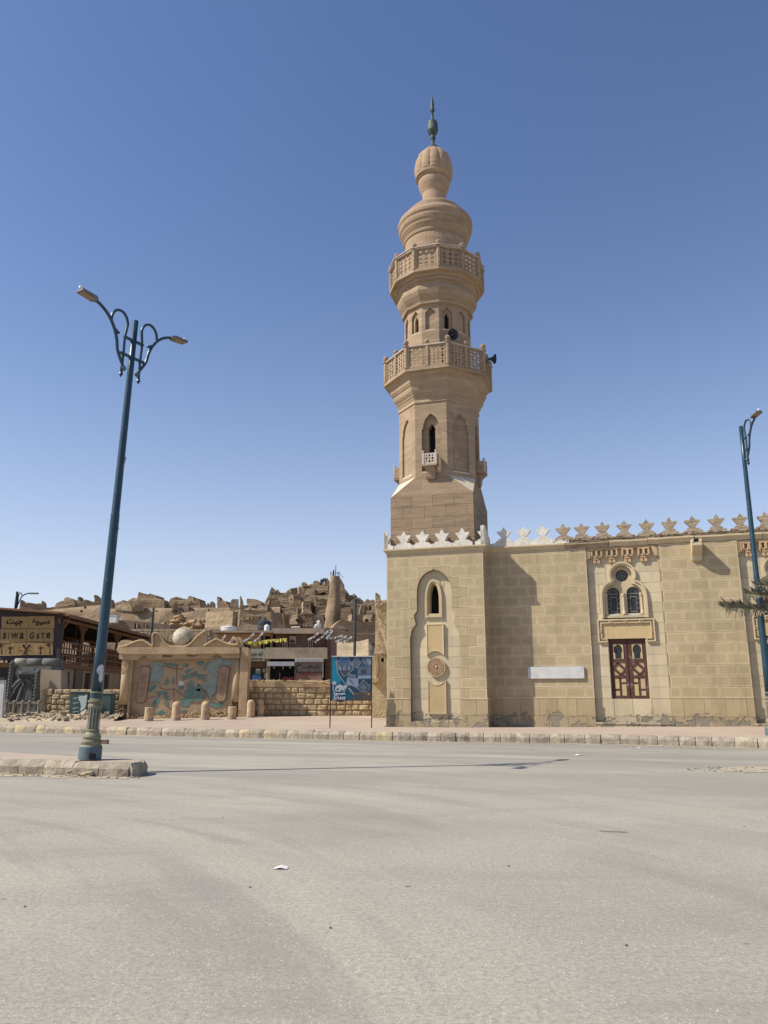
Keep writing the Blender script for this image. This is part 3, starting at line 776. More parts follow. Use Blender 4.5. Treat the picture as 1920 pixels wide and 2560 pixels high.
# main wall with sunken bays
ROWS_W = [1.54, 2.0, 2.45, 2.90, 3.36, 3.80, 4.25, 4.70, 5.14, 5.58, 6.01, 6.46, 6.94, 7.42, 7.93, 8.08]
BAY0 = [(8.95, .5), (8.95, 7.45), (9.05, 7.60), (9.05, 8.09), (11.95, 8.09), (11.95, 7.62), (12.02, 7.52), (12.01, .5)]
BAYS = [0.0, 6.24, 12.48]
END = 24.0
mb = MB(); outer = [(PW-.1, .05), (END, .05), (END, 8.34), (PW-.1, 8.34)]
mb.prism(WALL, outer, 0, .25, [[(x+b, z) for x, z in BAY0] for b in BAYS if b < 12], back=False); mb.obj('front_wall', M['joint'], mosque)
def bay_clip(z):
    return None
def in_bay_split():
    segs = []; cur = PW
    for b in BAYS[:2]:
        segs.append((cur, 8.95+b)); cur = 12.015+b
    segs.append((cur, END)); return segs
SEG = in_bay_split()
for i, (a, b) in enumerate(SEG):
    if i == 2: b = 21.2
    courses(WALL, a, b, ROWS_W, .76, .55 if i else .35, mosque, 0, TB)
    courses(WALL, a, b, [.2, .79, 1.53], .80, .1, mosque, -.03, (M['block'], M['block']), marg=0, proud=.03)
    mb = MB(); mb.box(WALL, a+.002, b, 1.53, 1.565, -.07, .0); mb.obj('plinth_ledge', M['cream_clean'], mosque)
# body of the building behind its front wall
mb = MB(); mb.box(WALL, .1, END, 0, 8.2, .9, 16); mb.obj('side_and_rear_walls', M['block'], mosque)
mb = MB(); mb.box(WALL, .1, END, 8.2, 8.3, .2, 16); mb.obj('roof', M['sand'], mosque)

def archpoly(cx, w, z0, zs, n=9, zt=None):
    zt = zt or zs+w; return [(cx-w, z0), ]+[(cx-w*math.cos(math.pi*i/n), zs+(zt-zs)*math.sin(math.pi*i/n)) for i in range(n+1)]+[(cx+w, z0)]
def trefoil(g):   # three-lobed hood outline, g shrinks it
    cx = 10.43
    r = [(9.45+g, 4.93), (9.45+g, 5.85)]
    r += [(9.45+g+(9.90-9.45)*(1-math.cos(R(t)))*.98, 5.85+(.72-g*.9)*math.sin(R(t))) for t in (15, 30, 45, 60, 75, 88)]
    rc = .58-g; a0 = 208; 
    r += [(cx+rc*math.cos(R(a0-i*(a0-90)/9)), 6.83+rc*math.sin(R(a0-i*(a0-90)/9))) for i in range(10)]
    return r+[(2*cx-x, z) for x, z in reversed(r[:-1])]
def bay(off):
    fr = lambda s, z, d=0.0: WALL(s+off, z, d+.19)
    L, Rr = 8.93, 12.04
    wl = archpoly(10.005, .27, 5.14, 6.04); wr = archpoly(10.835, .27, 5.14, 6.04); oc = [(10.42+.265*math.cos(2*math.pi*i/20), 6.82+.265*math.sin(2*math.pi*i/20)) for i in range(20)]
    door_h = [(9.66, 1.51), (11.2, 1.51), (11.2, 4.05), (9.66, 4.05)]
    mb = MB(); mb.prism(fr, [(L, .2), (Rr, .2), (Rr, 8.2), (L, 8.2)], 0, .14, [trefoil(.17), door_h], back=False)
    mb.obj('bay_wall', M['cream'], mosque)
    # faint long stones of the bay, left and right of the openings and across the top
    rows = [1.52, 2.0, 2.45, 2.90, 3.36, 3.80, 4.25, 4.70, 5.14, 5.58, 6.01, 6.46, 6.94, 7.40]
    for i in range(len(rows)-1):
        z0, z1 = rows[i]+.007, rows[i+1]-.007
        zm = (z0+z1)/2
        lim = (9.64, 11.22) if zm < 3.85 else (9.24, 11.62) if zm < 4.93 else (9.40, 11.46) if zm < 6.5 else (9.75, 11.1)
        for a, b in ((8.955, lim[0]), (lim[1], 12.01)):
            cut = [a, b] if (b-a < .9) else [a, a+(b-a)*(.4+.2*(i % 2)), b]
            for k in range(len(cut)-1):
                m_ = MB(); m_.box(fr, cut[k]+.005, cut[k+1]-.005, z0, z1, -.012, .01); m_.obj('stone_block', M['cream'], mosque)
    for k in range(4):
        a = 8.96+k*.765; m_ = MB(); m_.box(fr, a+.01, a+.755, .80, 1.5, -.02, .01); m_.obj('stone_block', M['cream'], mosque)
    m_ = MB(); m_.box(fr, 8.96, 12.0, .56, .79, -.02, .01); m_.box(fr, 8.9, 12.08, .47, .555, -.27, .01); m_.box(fr, 8.95, 12.03, .2, .47, -.24, .01); m_.obj('sill', M['cream'], mosque)
    # three-lobed window hood
    hood = ring(mosque, 'three_lobed_window', fr, trefoil(0), trefoil(.075), -.12, .01, M['cream_clean'])
    ring(hood, 'inner_hood', fr, trefoil(.07), trefoil(.17), -.06, .13, M['cream_clean'])
    mb = MB(); mb.prism(fr, trefoil(.165), .13, .24, [wl, wr, oc], back=False); mb.obj('window_field', M['cream_clean'], hood)
    for cx in (10.005, 10.835):
        m_ = MB(); m_.prism(fr, archpoly(cx, .28, 5.13, 6.04), .235, .25, back=False); m_.obj('pane', M['glass'], hood)
        m_ = MB(); f = .028
        def barr(a, b, c, e): m_.box(fr, a, b, c, e, .205, .232)
        barr(cx-.27, cx-.27+f, 5.14, 6.04); barr(cx+.27-f, cx+.27, 5.14, 6.04); barr(cx-.27, cx+.27, 5.14, 5.17)
        barr(cx-.14, cx-.14+f*.8, 5.2, 5.95); barr(cx+.12, cx+.12+f*.8, 5.2, 5.95); barr(cx-.14, cx+.14, 5.86, 5.9); barr(cx-.14, cx+.14, 5.22, 5.25); barr(cx-.27, cx+.27, 6.0, 6.04)
        for z in (5.36, 5.58, 5.8): barr(cx-.26, cx-.13, z, z+.025); barr(cx+.13, cx+.26, z, z+.025)
        for k in range(5):
            a = R(18+36*k); m_.prism(fr, [(cx+.16*math.cos(a)+.062*math.cos(2*math.pi*j/8), 6.07+.16*math.sin(a)+.062*math.sin(2*math.pi*j/8)) for j in range(8)], .205, .232, [[(cx+.16*math.cos(a)+.04*math.cos(2*math.pi*j/8), 6.07+.16*math.sin(a)+.04*math.sin(2*math.pi*j/8)) for j in range(8)]])
        m_.obj('window_lattice', M['lattice'], hood)
        m_ = MB(); m_.box(fr, cx-.2, cx+.19, 5.03, 5.10, .02, .2); m_.obj('white_sill', M['marble'], hood)
    m_ = MB(); m_.prism(fr, [(10.42+.275*math.cos(2*math.pi*i/20), 6.82+.275*math.sin(2*math.pi*i/20)) for i in range(20)], .235, .25, back=False); m_.obj('pane', M['glass'], hood)
    m_ = MB()
    for k in range(8):
        a = R(45*k); c = (10.42+.16*math.cos(a), 6.82+.16*math.sin(a)); m_.prism(fr, [(c[0]+.068*math.cos(2*math.pi*j/8), c[1]+.068*math.sin(2*math.pi*j/8)) for j in range(8)], .205, .232, [[(c[0]+.045*math.cos(2*math.pi*j/8), c[1]+.045*math.sin(2*math.pi*j/8)) for j in range(8)]])
    m_.prism(fr, [(10.42+.06*math.cos(2*math.pi*j/8), 6.82+.06*math.sin(2*math.pi*j/8)) for j in range(8)], .205, .232); m_.obj('window_lattice', M['lattice'], hood)
    for cx in (9.66, 10.42, 11.18):
        m_ = MB(); c = fr(cx, 0, .10); r = .055
        m_.lathe(c.x, c.y, [(.085, 5.1), (.085, 5.2), (.065, 5.24), (r, 5.3), (r*.92, 5.85), (.07, 5.9), (.095, 5.97), (.095, 6.03)], 12); m_.obj('colonnette', M['cream_clean'], hood, smooth=False)
    m_ = MB(); m_.box(fr, 9.55, 11.3, 4.95, 5.06, -.02, .14); m_.obj('window_base', M['cream_clean'], hood)
    # lintel panel with interlaced frame
    def rect(a, b, c, e): return [(a, c), (b, c), (b, e), (a, e)]
    lin = MB(); lin.prism(fr, rect(9.27, 11.6, 4.05, 4.88), -.03, .01, back=False); lin = lin.obj('lintel_panel', M['panel_ochre'], mosque)
    m_ = MB()
    def fbar(a, b, c, e, d=-.11): m_.box(fr, a, b, c, e, d, .01)
    fbar(9.24, 11.62, 4.83, 4.89); fbar(9.24, 9.30, 3.90, 4.83); fbar(11.56, 11.62, 3.90, 4.83); fbar(9.30, 9.62, 3.90, 3.955); fbar(11.24, 11.56, 3.90, 3.955)
    fbar(9.37, 11.49, 4.715, 4.76, -.095); fbar(9.37, 9.415, 4.05, 4.715, -.095); fbar(11.445, 11.49, 4.05, 4.715, -.095); fbar(9.415, 9.62, 4.02, 4.06, -.095); fbar(11.24, 11.445, 4.02, 4.06, -.095); fbar(9.58, 9.625, 3.955, 4.02); fbar(11.235, 11.28, 3.955, 4.02)
    for s, z in ((9.8, 4.795), (10.43, 4.795), (11.06, 4.795), (9.335, 4.4), (11.525, 4.4)):
        m_.prism(fr, [(s+.075*math.cos(2*math.pi*j/10), z+.075*math.sin(2*math.pi*j/10)) for j in range(10)], -.115, .0, [[(s+.04*math.cos(2*math.pi*j/10), z+.04*math.sin(2*math.pi*j/10)) for j in range(10)]])
    m_.obj('knotted_frame', M['cream_clean'], lin)
    # doorway: wooden shutters
    dr = MB(); dr.box(fr, 9.64, 11.22, 1.50, 4.06, .125, .16)
    door = dr.obj('door', M['door'], mosque)
    def dp(name, fn, mat, dd=.115): q = MB(); fn(q, dd); q.obj(name, mat, door)
    def bx_(a, b, c, e): return lambda q, dd: q.box(fr, a, b, c, e, dd, .126)
    for x0 in (9.66, 10.44):
        w = .76
        dp('door_leaf_frame', lambda q, dd: q.prism(fr, rect(x0+.01, x0+w-.01, 1.52, 4.04), .09, .126, [rect(x0+.14, x0+w-.13, 3.18, 3.84), rect(x0+.14, x0+w-.13, 2.5, 3.04), rect(x0+.14, x0+w-.13, 1.62, 2.38)], back=False), M['door'])
        px_ = x0+.14; pw = w-.27
        hole = [(x0+.38-.13, 3.2), (x0+.38-.13, 3.42), (x0+.38-.17, 3.48), (x0+.38-.17, 3.6)]+[(x0+.38-.17*math.cos(math.pi*i/8), 3.62+.17*math.sin(math.pi*i/8)) for i in range(9)]+[(x0+.38+.17, 3.6), (x0+.38+.17, 3.48), (x0+.38+.13, 3.42), (x0+.38+.13, 3.2)]
        dp('arched_light_frame', lambda q, dd: q.prism(fr, rect(px_+.03, px_+pw-.03, 3.19, 3.83), .10, .126, [hole], back=False), M['door_panel'])
        dp('arched_light', lambda q, dd: q.prism(fr, hole, .119, .124, back=False), M['glass'])
        # lozenge field
        cx, cz = x0+.385, 2.76
        dp('cream_panel', bx_(px_, px_+pw, 2.47, 3.05), M['door_panel'])
        q = MB()
        for sx, sz, ex, ez in ((-.27, .02, -.02, .29), (-.09, .29, .27, -.06), (.27, -.02, .02, -.29), (.09, -.29, -.27, .06)):
            v = Vector((ex-sx, ez-sz)).normalized(); nn = Vector((-v.y, v.x))*.055
            q.prism(fr, [(cx+sx+nn.x, cz+sz+nn.y), (cx+sx-nn.x, cz+sz-nn.y), (cx+ex-nn.x, cz+ez-nn.y), (cx+ex+nn.x, cz+ez+nn.y)], .092+.003*(sx > 0)+.0015*(sz > 0), .118)
        q.obj('lozenge_battens', M['door'], door)
        for a, b, c, e in ((.02, .2, 1.93, 2.36), (.02, .2, 1.64, 1.84), (.3, pw-.01, 2.2, 2.36), (.3, pw-.01, 1.64, 2.12)) if x0 < 10 else ((.3, pw-.01, 1.93, 2.36), (.3, pw-.01, 1.64, 1.84), (.02, .2, 2.2, 2.36), (.02, .2, 1.64, 2.12)):
            dp('cream_panel', bx_(px_+a, px_+b, c, e), M['door_panel'], .108)
    # stalactite brackets under the cornice
    W2 = lambda s, z, d=0.0: WALL(s+off, z, d)
    for c in (9.40, 10.06, 10.72, 11.40):
        m_ = MB()
        m_.box(W2, c-.25, c+.25, 7.93, 7.985, .0, .19); m_.box(W2, c-.25, c-.17, 7.70, 7.93, .01, .19); m_.box(W2, c+.17, c+.25, 7.70, 7.93, .01, .19); m_.box(W2, c-.05, c+.05, 7.68, 7.93, .0, .19)
        m_.box(W2, c-.24, c+.24, 7.64, 7.71, .04, .19); m_.box(W2, c-.15, c-.04, 7.38, 7.64, .08, .19); m_.box(W2, c+.0, c+.13, 7.38, 7.64, .08, .19); m_.box(W2, c-.15, c+.13, 7.55, 7.64, .06, .19)
        for ss in (-.21, .21): q = W2(c+ss, 7.62, .1); m_.lathe(q.x, q.y, [(.01, 7.56), (.05, 7.64), (.06, 7.72)], 8)
        m_.obj('bracket', M['orange_trim'], mosque)
    m_ = MB(); m_.box(W2, 9.06, 11.94, 7.99, 8.07, .02, .19)
    m_.prism(W2, [(8.97, 7.6), (9.12, 7.6), (9.12, 7.95), (9.2, 8.0), (8.97, 8.0)], .01, .19); m_.prism(W2, [(11.72, 8.0), (11.78, 7.8), (11.86, 7.6), (12.0, 7.6), (12.0, 8.0)], .01, .19)
    m_.obj('bracket_ledge', M['orange_trim'], mosque)
for b in BAYS[:2]: bay(b)
# water spout
mb = MB(); sp = lambda s, z, d=0.0: WALL(s, z, d)
mb.prism(lambda s, z, d=0.0: WALL(13.55+d, z, s), [(0, 7.25), (-.12, 7.3), (-.2, 7.5), (-.42, 7.62), (-.62, 7.85), (-.62, 7.98), (0, 7.98)], -.2, .2)
mb.box(WALL, 13.35, 13.42, 7.98, 8.14, -.64, 0); mb.box(WALL, 13.68, 13.75, 7.98, 8.14, -.64, 0)
spout = mb.obj('water_spout', M['cream_clean'], mosque)
mb = MB(); mb.tube([WALL(13.55, 8.08, -.55), WALL(13.55, 8.12, .0)], .075, 10); mb.obj('spout_pipe', M['dark'], spout)

# marble plaque hung on the wall
pq = thing('marble_sign', 'blank long grey-white marble slab fixed low on the tan mosque wall', 'sign', WALL(7.36, 2.37, -.05))
mb = MB(); mb.box(WALL, 6.16, 8.57, 2.37, 2.88, -.10, -.03); mb.obj('slab', M['marble'], pq)
for s in (6.24, 8.49):
    for z in (2.43, 2.82): mb = MB(); mb.ball(WALL(s, z, -.10), .016, 8, 5); mb.obj('bolt', M['lamp_grey'], pq)

# ================================================================== MINARET
MX, MY = 2.80, 36.95
minaret = thing('minaret', 'tall brown stone minaret with two carved balconies and a ribbed dome', 'minaret', (MX, MY, 8.2))
TH0 = math.atan2(-math.cos(FAC), -math.sin(FAC))
def nlathe(prof, n, parent, name, mat, caps=True, **kw):
    mb = MB(); mb.lathe(MX, MY, prof, n, TH0+math.pi/n, caps=caps); return mb.obj(name, mat, parent, **kw)
def face_frame(k, n, apo):  # frame on the k-th face: s centred, d inward
    a = TH0+2*math.pi*k/n; nx, ny = math.cos(a), math.sin(a); ex, ey = -ny, nx
    return lambda s, z, d=0.0: Vector((MX+nx*(apo-d)+ex*s, MY+ny*(apo-d)+ey*s, z))
# square base: core + masonry on the two seen faces
HB = 1.985
nlathe([(HB*math.sqrt(2)-.02, 8.2), (HB*math.sqrt(2)-.02, 10.86)], 4, minaret, 'base_core', M['mortar'])
for k, nm in ((0, 'a'), (1, 'b'), (3, 'c')):
    ff = face_frame(k, 4, HB)
    rows = [8.2, 8.72, 9.25, 9.78, 10.31, 10.85]
    for r in range(5):
        x = -HB-.4*(r % 2); st = 1.02
        while x < HB-.05:
            a, b = max(x, -HB), min(x+st, HB); x += st
            if b-a < .15: continue
            mb = MB(); mb.box(ff, a+.006, b-.006 if b < HB else b, rows[r]+.005, rows[r+1]-.005, -.012-rnd.uniform(0, .004), .03)
            mb.obj('base_stone', M['mina_dark'], minaret)
# bevelled transition square -> octagon
R8 = 2.05; A8 = R8*math.cos(math.pi/8)
def ngon_pts(n, Rr, z, off=0.0):
    return [Vector((MX+Rr*math.cos(TH0+math.pi/n+2*math.pi*k/n), MY+Rr*math.sin(TH0+math.pi/n+2*math.pi*k/n), z)) for k in range(n)]
sq = ngon_pts(4, HB*math.sqrt(2), 10.85); oc = ngon_pts(8, R8, 11.80)
# octagon vertices nearest each square face/corner
mb = MB(); V_ = sq+oc; fs = []; mi = []
def nearest(p, lst, k): return sorted(range(len(lst)), key=lambda i: (lst[i]-p).length)[:k]
for c in range(4):
    a, b = nearest(Vector((sq[c].x, sq[c].y, 11.8)), oc, 2)
    fs.append((c, 4+a, 4+b)); mi.append(1)
for c in range(4):
    d = (c+1) % 4; m_ = (sq[c]+sq[d])/2; a, b = nearest(Vector((m_.x, m_.y, 11.8)), oc, 2)
    if (oc[a]-sq[c]).length > (oc[b]-sq[c]).length: a, b = b, a
    fs.append((c, d, 4+b, 4+a)); mi.append(0)
mb.v = [tuple(p) for p in V_]; mb.f = fs; mb.m = mi
mb.obj('bevelled_transition', [M['mina_dark'], M['mina_pale']], minaret)
# octagonal shaft: each face a slab with a pointed niche
FW8 = 2*R8*math.sin(math.pi/8)
ZA, ZB = 11.80, 15.52
def ogee(cx, w, z0, zs, zt):
    l = [(cx-w, z0), (cx-w, zs), (cx-w*.86, zs+.06), (cx-w*.82, zs+(zt-zs)*.35), (cx-w*.6, zs+(zt-zs)*.68), (cx-w*.28, zs+(zt-zs)*.88), (cx, zt)]
    return l+[(2*cx-x, z) for x, z in reversed(l[:-1])]
for k in range(8):
    ff = face_frame(k, 8, A8); w = FW8/2
    niche = ogee(0, .46, 11.98, 14.15, 14.95)
    mb = MB(); mb.prism(ff, [(-w, ZA), (w, ZA), (w, ZB), (-w, ZB)], 0, .22 if k % 2 == 0 else .10, [niche], back=False)
    o = mb.obj('shaft_face', M['mina'], minaret)
    if k % 2 == 0:   # window slit within the niche
        slit = [(-.17, 12.5), (-.17, 14.25), (0, 14.5), (.17, 14.25), (.17, 12.5)]
        mb = MB(); mb.prism(ff, ogee(0, .48, 11.96, 14.15, 14.97), .21, .6, [slit], back=False); mb.obj('niche_back', M['mina'], o)
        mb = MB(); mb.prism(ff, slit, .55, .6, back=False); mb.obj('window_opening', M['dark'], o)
    else:
        mb = MB(); mb.prism(ff, ogee(0, .48, 11.96, 14.15, 14.97), .09, .15, back=False); mb.obj('niche_back', M['mina'], o)
    mb = MB(); mb.prism(ff, [(-.46, 11.98), (.46, 11.98), (.46, 12.05), (-.46, 12.05)], .01, .21); mb.obj('niche_sill', M['mina_pale'], o)
def pierced(cx, cz, w, h, nx, nz, kind):  # list of holes
    hs = []
    for j in range(nz):
        for i in range(nx):
            x = cx-w/2+w*(i+.5)/nx; z = cz-h/2+h*(j+.5)/nz
            r = .40*min(w/nx, h/nz)
            if kind == 0:
                if (i+j) % 2: hs.append([(x+r*1.05*math.cos(2*math.pi*t/6), z+r*1.15*math.sin(2*math.pi*t/6)) for t in range(6)])
                else: hs.append([(x+r*.75*math.cos(2*math.pi*t/5+1.57), z+r*.9*math.sin(2*math.pi*t/5+1.57)) for t in range(5)])
            elif kind == 1:   # keyhole
                hs.append([(x-r*.3, z-r*1.5), (x+r*.3, z-r*1.5), (x+r*.35, z-.1*r), (x+r*.95, z+r*.4), (x+r*.9, z+r*1.1), (x, z+r*1.55), (x-r*.9, z+r*1.1), (x-r*.95, z+r*.4), (x-r*.35, z-.1*r)])
            else:             # scroll
                sg = 1 if i % 2 else -1
                hs.append([(x-sg*r*.9, z-r*1.0), (x+sg*r*.2, z-r*1.3), (x+sg*r*.9, z-r*.3), (x+sg*r*.4, z+r*.2), (x+sg*r*.9, z+r*1.3), (x-sg*r*.2, z+r*1.0), (x-sg*r*.6, z+r*.1), (x+sg*r*.2, z-r*.45)])
    return hs
# small box balconies on three faces
for k in (0, 2, 6):
    ff = face_frame(k, 8, A8)
    mb = MB(); mb.prism(lambda s, z, d=0.0: ff(d, z, s), [(.1, 11.62), (-.12, 11.62), (-.16, 11.72), (-.2, 12.0), (-.36, 12.14), (-.36, 12.26), (.1, 12.26)], -.22, .22)
    mb.box(ff, -.34, .34, 12.20, 12.27, -.42, .05)
    bb = mb.obj('box_balcony', M['mina'], minaret)
    mb = MB(); mb.prism(ff, [(-.33, 12.27), (.33, 12.27), (.33, 12.82), (-.33, 12.82)], -.40, -.34, pierced(0, 12.56, .44, .42, 3, 3, 0)); mb.obj('pierced_panel', M['rail'], bb)
    for sgn in (-1, 1):
        mb = MB(); mb.box(ff, sgn*.33-.03, sgn*.33+.03, 12.27, 12.82, -.36, .03); mb.obj('side_panel', M['mina'], bb)
        mb = MB(); mb.box(ff, sgn*.31-.05, sgn*.31+.05, 12.27, 12.86, -.425, -.325); mb.ball(ff(sgn*.31, 12.92, -.375), .06, 10, 6); mb.obj('post', M['rail'], bb)
# lower corbel, drawn with the sharp mouldings of the photograph
nlathe([(R8, 15.52), (R8+.05, 15.54), (R8+.05, 15.64), (R8+.01, 15.68), (R8+.09, 15.86), (R8+.14, 15.92), (R8+.14, 15.98), (R8+.17, 16.0), (R8+.26, 16.14), (R8+.30, 16.28), (R8+.30, 16.34), (R8+.34, 16.38), (R8+.42, 16.52), (R8+.45, 16.64), (R8+.45, 16.70),
        (R8+.56, 16.82), (R8+.60, 16.92), (R8+.78, 16.96), (R8+.78, 17.07), (R8+.72, 17.10)], 8, minaret, 'lower_corbel', M['mina'])
def balustrade(n, Rc, z0, z1, per, kindf, nh, rail_over, parent, holes=(4, 5)):
    apo = Rc*math.cos(math.pi/n); fw = 2*Rc*math.sin(math.pi/n)
    for k in range(n):
        ff = face_frame(k, n, apo); pw = .15
        a0 = -fw/2+pw*.8; seg = (fw-pw*1.6)/per
        for j in range(per):
            s0 = a0+seg*j; s1 = s0+seg; cx = (s0+s1)/2; w = seg-.1
            mb = MB(); mb.prism(ff, [(s0, z0), (s1, z0), (s1, z1), (s0, z1)], .03, .09, pierced(cx, (z0+z1)/2+.04, w-.02, z1-z0-.16, holes[0], holes[1], kindf(k)))
            mb.obj('balcony_panel', M['mina'], parent)
            mb = MB(); fw_ = .05
            mb.box(ff, s0+.01, s0+.06, z0, z1, -.0, .09); mb.box(ff, s1-.06, s1-.01, z0, z1, 0, .09); mb.box(ff, s0+.06, s1-.06, z0, z0+.09, 0, .09)
            mb.obj('panel_frame', M['mina'], parent)
        if per == 2:
            mb = MB(); mb.box(ff, -.075, .075, z0, z1+.1, -.03, .12); mb.ball(ff(0, z1+.22, .04), .12, 12, 8); mb.obj('rail_post', M['mina'], parent)
        mb = MB(); mb.box(ff, -fw/2+.02, fw/2-.02, z1, z1+.055, -rail_over, .1); mb.obj('handrail', M['rail'], parent)
    for p in ngon_pts(n, Rc-.02, z0):
        mb = MB(); mb.lathe(p.x, p.y, [(.11, z0), (.11, z1+.02), (.16, z1+.03), (.16, z1+.09), (.07, z1+.11), (.06, z1+.14), (.12, z1+.19), (.145, z1+.27), (.12, z1+.35), (.05, z1+.4)], 8, TH0); mb.obj('rail_post', M['mina'], parent)
lb = thing  # (alias kept short)
nlathe([(2.72, 17.06), (2.72, 17.14)], 8, minaret, 'lower_balcony_floor', M['mina'])
balustrade(8, 2.74, 17.12, 18.24, 2, lambda k: 0, 5, .05, minaret, (4, 6))
# twelve-sided storey
R12 = 1.72; A12 = R12*math.cos(math.pi/12); FW12 = 2*R12*math.sin(math.pi/12)
for k in range(12):
    ff = face_frame(k, 12, A12); w = FW12/2
    hx = lambda w_, a, b: [(-w_, a), (-w_, b-.25), (0, b), (w_, b-.25), (w_, a), (w_*.6, a-.08), (-w_*.6, a-.08)]
    nic = hx(.25, 19.5, 20.72)
    mb = MB(); mb.prism(ff, [(-w, 17.1), (w, 17.1), (w, 20.9), (-w, 20.9)], 0, .12, [nic], back=False); o = mb.obj('storey_face', M['mina'], minaret)
    if k % 3 == 1 or k == 11:
        sl = hx(.12, 19.62, 20.45)
        mb = MB(); mb.prism(ff, hx(.27, 19.48, 20.74), .11, .3, [sl], back=False); mb.obj('niche_back', M['mina'], o)
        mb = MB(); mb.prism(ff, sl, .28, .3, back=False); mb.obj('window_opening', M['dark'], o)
    else:
        mb = MB(); mb.prism(ff, hx(.27, 19.48, 20.74), .11, .14, back=False); mb.obj('niche_back', M['mina'], o)
    mb = MB(); mb.prism(ff, [(-.25, 19.44), (.25, 19.44), (.25, 19.5), (-.25, 19.5)], -.01, .11); mb.obj('niche_sill', M['mina_pale'], o)
nlathe([(1.72, 20.86), (1.86, 20.9), (1.88, 21.02), (1.80, 21.05), (1.90, 21.2), (2.02, 21.38), (2.10, 21.58), (2.09, 21.76), (2.02, 21.90), (2.04, 21.98), (2.14, 22.06), (2.17, 22.2), (2.25, 22.22), (2.30, 22.34), (2.50, 22.38), (2.50, 22.52), (2.44, 22.56)], 12, minaret, 'upper_corbel', M['mina'])
balustrade(12, 2.44, 22.54, 23.62, 1, lambda k: 1, 4, .1, minaret, (3, 4))
# displaced white rails on the upper parapet
for k in (11, 0, 1, 10):
    ff = face_frame(k, 12, 2.44*math.cos(math.pi/12)); mb = MB(); mb.bar(ff(-.72, 23.70, -.1), ff(.7, 23.72+.03*(k % 2), -.12), .08, .045); mb.obj('loose_rail', M['rail'], minaret)
mb = MB(); mb.lathe(MX-.03, MY, [(1.64, 22.5), (1.64, 25.15), (1.69, 25.18), (1.71, 25.28), (1.69, 25.33), (1.77, 25.46), (1.84, 25.58), (1.86, 25.66), (1.84, 25.7), (1.92, 25.82), (1.96, 25.95), (1.96, 26.02), (1.94, 26.06), (2.01, 26.18), (2.02, 26.32), (1.96, 26.48), (1.82, 26.62), (1.62, 26.66),
        (1.60, 26.67), (1.60, 26.93), (1.54, 26.97), (1.45, 26.99), (1.44, 27.0), (1.43, 27.12), (1.34, 27.22), (1.1, 27.32), (.70, 27.38)], 48); mb.obj('drum', M['mina_round'], minaret, smooth=False)
mb = MB(); mb.lathe(MX-.05, MY, [(.66, 27.3), (.64, 28.3), (.68, 28.4), (.75, 28.55), (.83, 28.76), (.86, 28.95), (.85, 29.10), (.82, 29.14), (.90, 29.18), (.94, 29.26)], 40); mb.obj('dome_neck', M['mina_round'], minaret, smooth=False)
ribs = lambda a, r, z: 1+(.065*(abs(math.cos(a*6))**.6-.6) if z > 29.48 else .0)
mb = MB(); mb.lathe(MX-.06, MY, [(.92, 29.24), (.99, 29.30), (1.0, 29.44), (1.01, 29.50), (1.03, 29.75), (1.02, 30.05), (.96, 30.38), (.86, 30.64), (.72, 30.84), (.55, 31.0), (.36, 31.1), (.2, 31.14)], 96, mod=ribs); mb.obj('ribbed_dome', M['mina_round'], minaret, smooth=False)
fin = [(.39, 31.02), (.38, 31.12), (.33, 31.3), (.2, 31.45), (.12, 31.55), (.10, 31.6), (.10, 31.85), (.16, 31.93), (.16, 32.0), (.10, 32.06), (.13, 32.15), (.25, 32.28), (.29, 32.42), (.31, 32.46), (.28, 32.5), (.30, 32.78), (.25, 32.9), (.27, 32.98), (.22, 33.05), (.10, 33.15), (.075, 33.2), (.065, 33.68), (.13, 33.74), (.13, 33.86), (.09, 33.9), (.11, 34.05), (.085, 34.4), (.04, 34.62), (.012, 34.7), (.006, 35.0)]
mb = MB(); mb.lathe(MX-.07, MY, fin, 18, lean=(-.0, 0)); mb.obj('finial', M['copper'], minaret, smooth=True)

# loudspeakers on the lower balcony
def horn(label, pos, dirv, r, L):
    t = thing('loudspeaker', label, 'loudspeaker', pos, 'loudspeakers on the minaret')
    dv = Vector(dirv).normalized(); p = Vector(pos)
    mb = MB(); mb.tube([p-dv*L, p-dv*L*.55, p-dv*L*.2, p], [r*.2, r*.3, r*.6, r], 18, caps=False); mb.obj('horn', M['speaker'], t, smooth=True)
    mb = MB(); mb.tube([p-dv*.02, p+dv*.02], [r*1.04, r*1.04], 18, caps=False); mb.obj('rim', M['speaker'], t)
    mb = MB(); mb.tube([p-dv*L*1.25, p-dv*L*.95], r*.32, 12); mb.ball(p-dv*L*.25, r*.16, 8, 6); mb.obj('driver', M['lamp_grey'], t)
    mb = MB(); mb.bar(p-dv*L*.8, p-dv*L*.8+Vector((0, 0, -r*1.1)), .05); mb.obj('bracket', M['lamp_grey'], t)
q = face_frame(1, 8, 2.35)(-.62, 18.85, 0); horn('round loudspeaker horn facing the road on the minaret balcony', q, (.35, -1, -.12), .28, .45)
q = face_frame(2, 8, 2.95)(-.1, 18.2, 0); horn('small loudspeaker horn sticking out sideways from the balcony rail', q, (1, .15, .05), .24, .4)

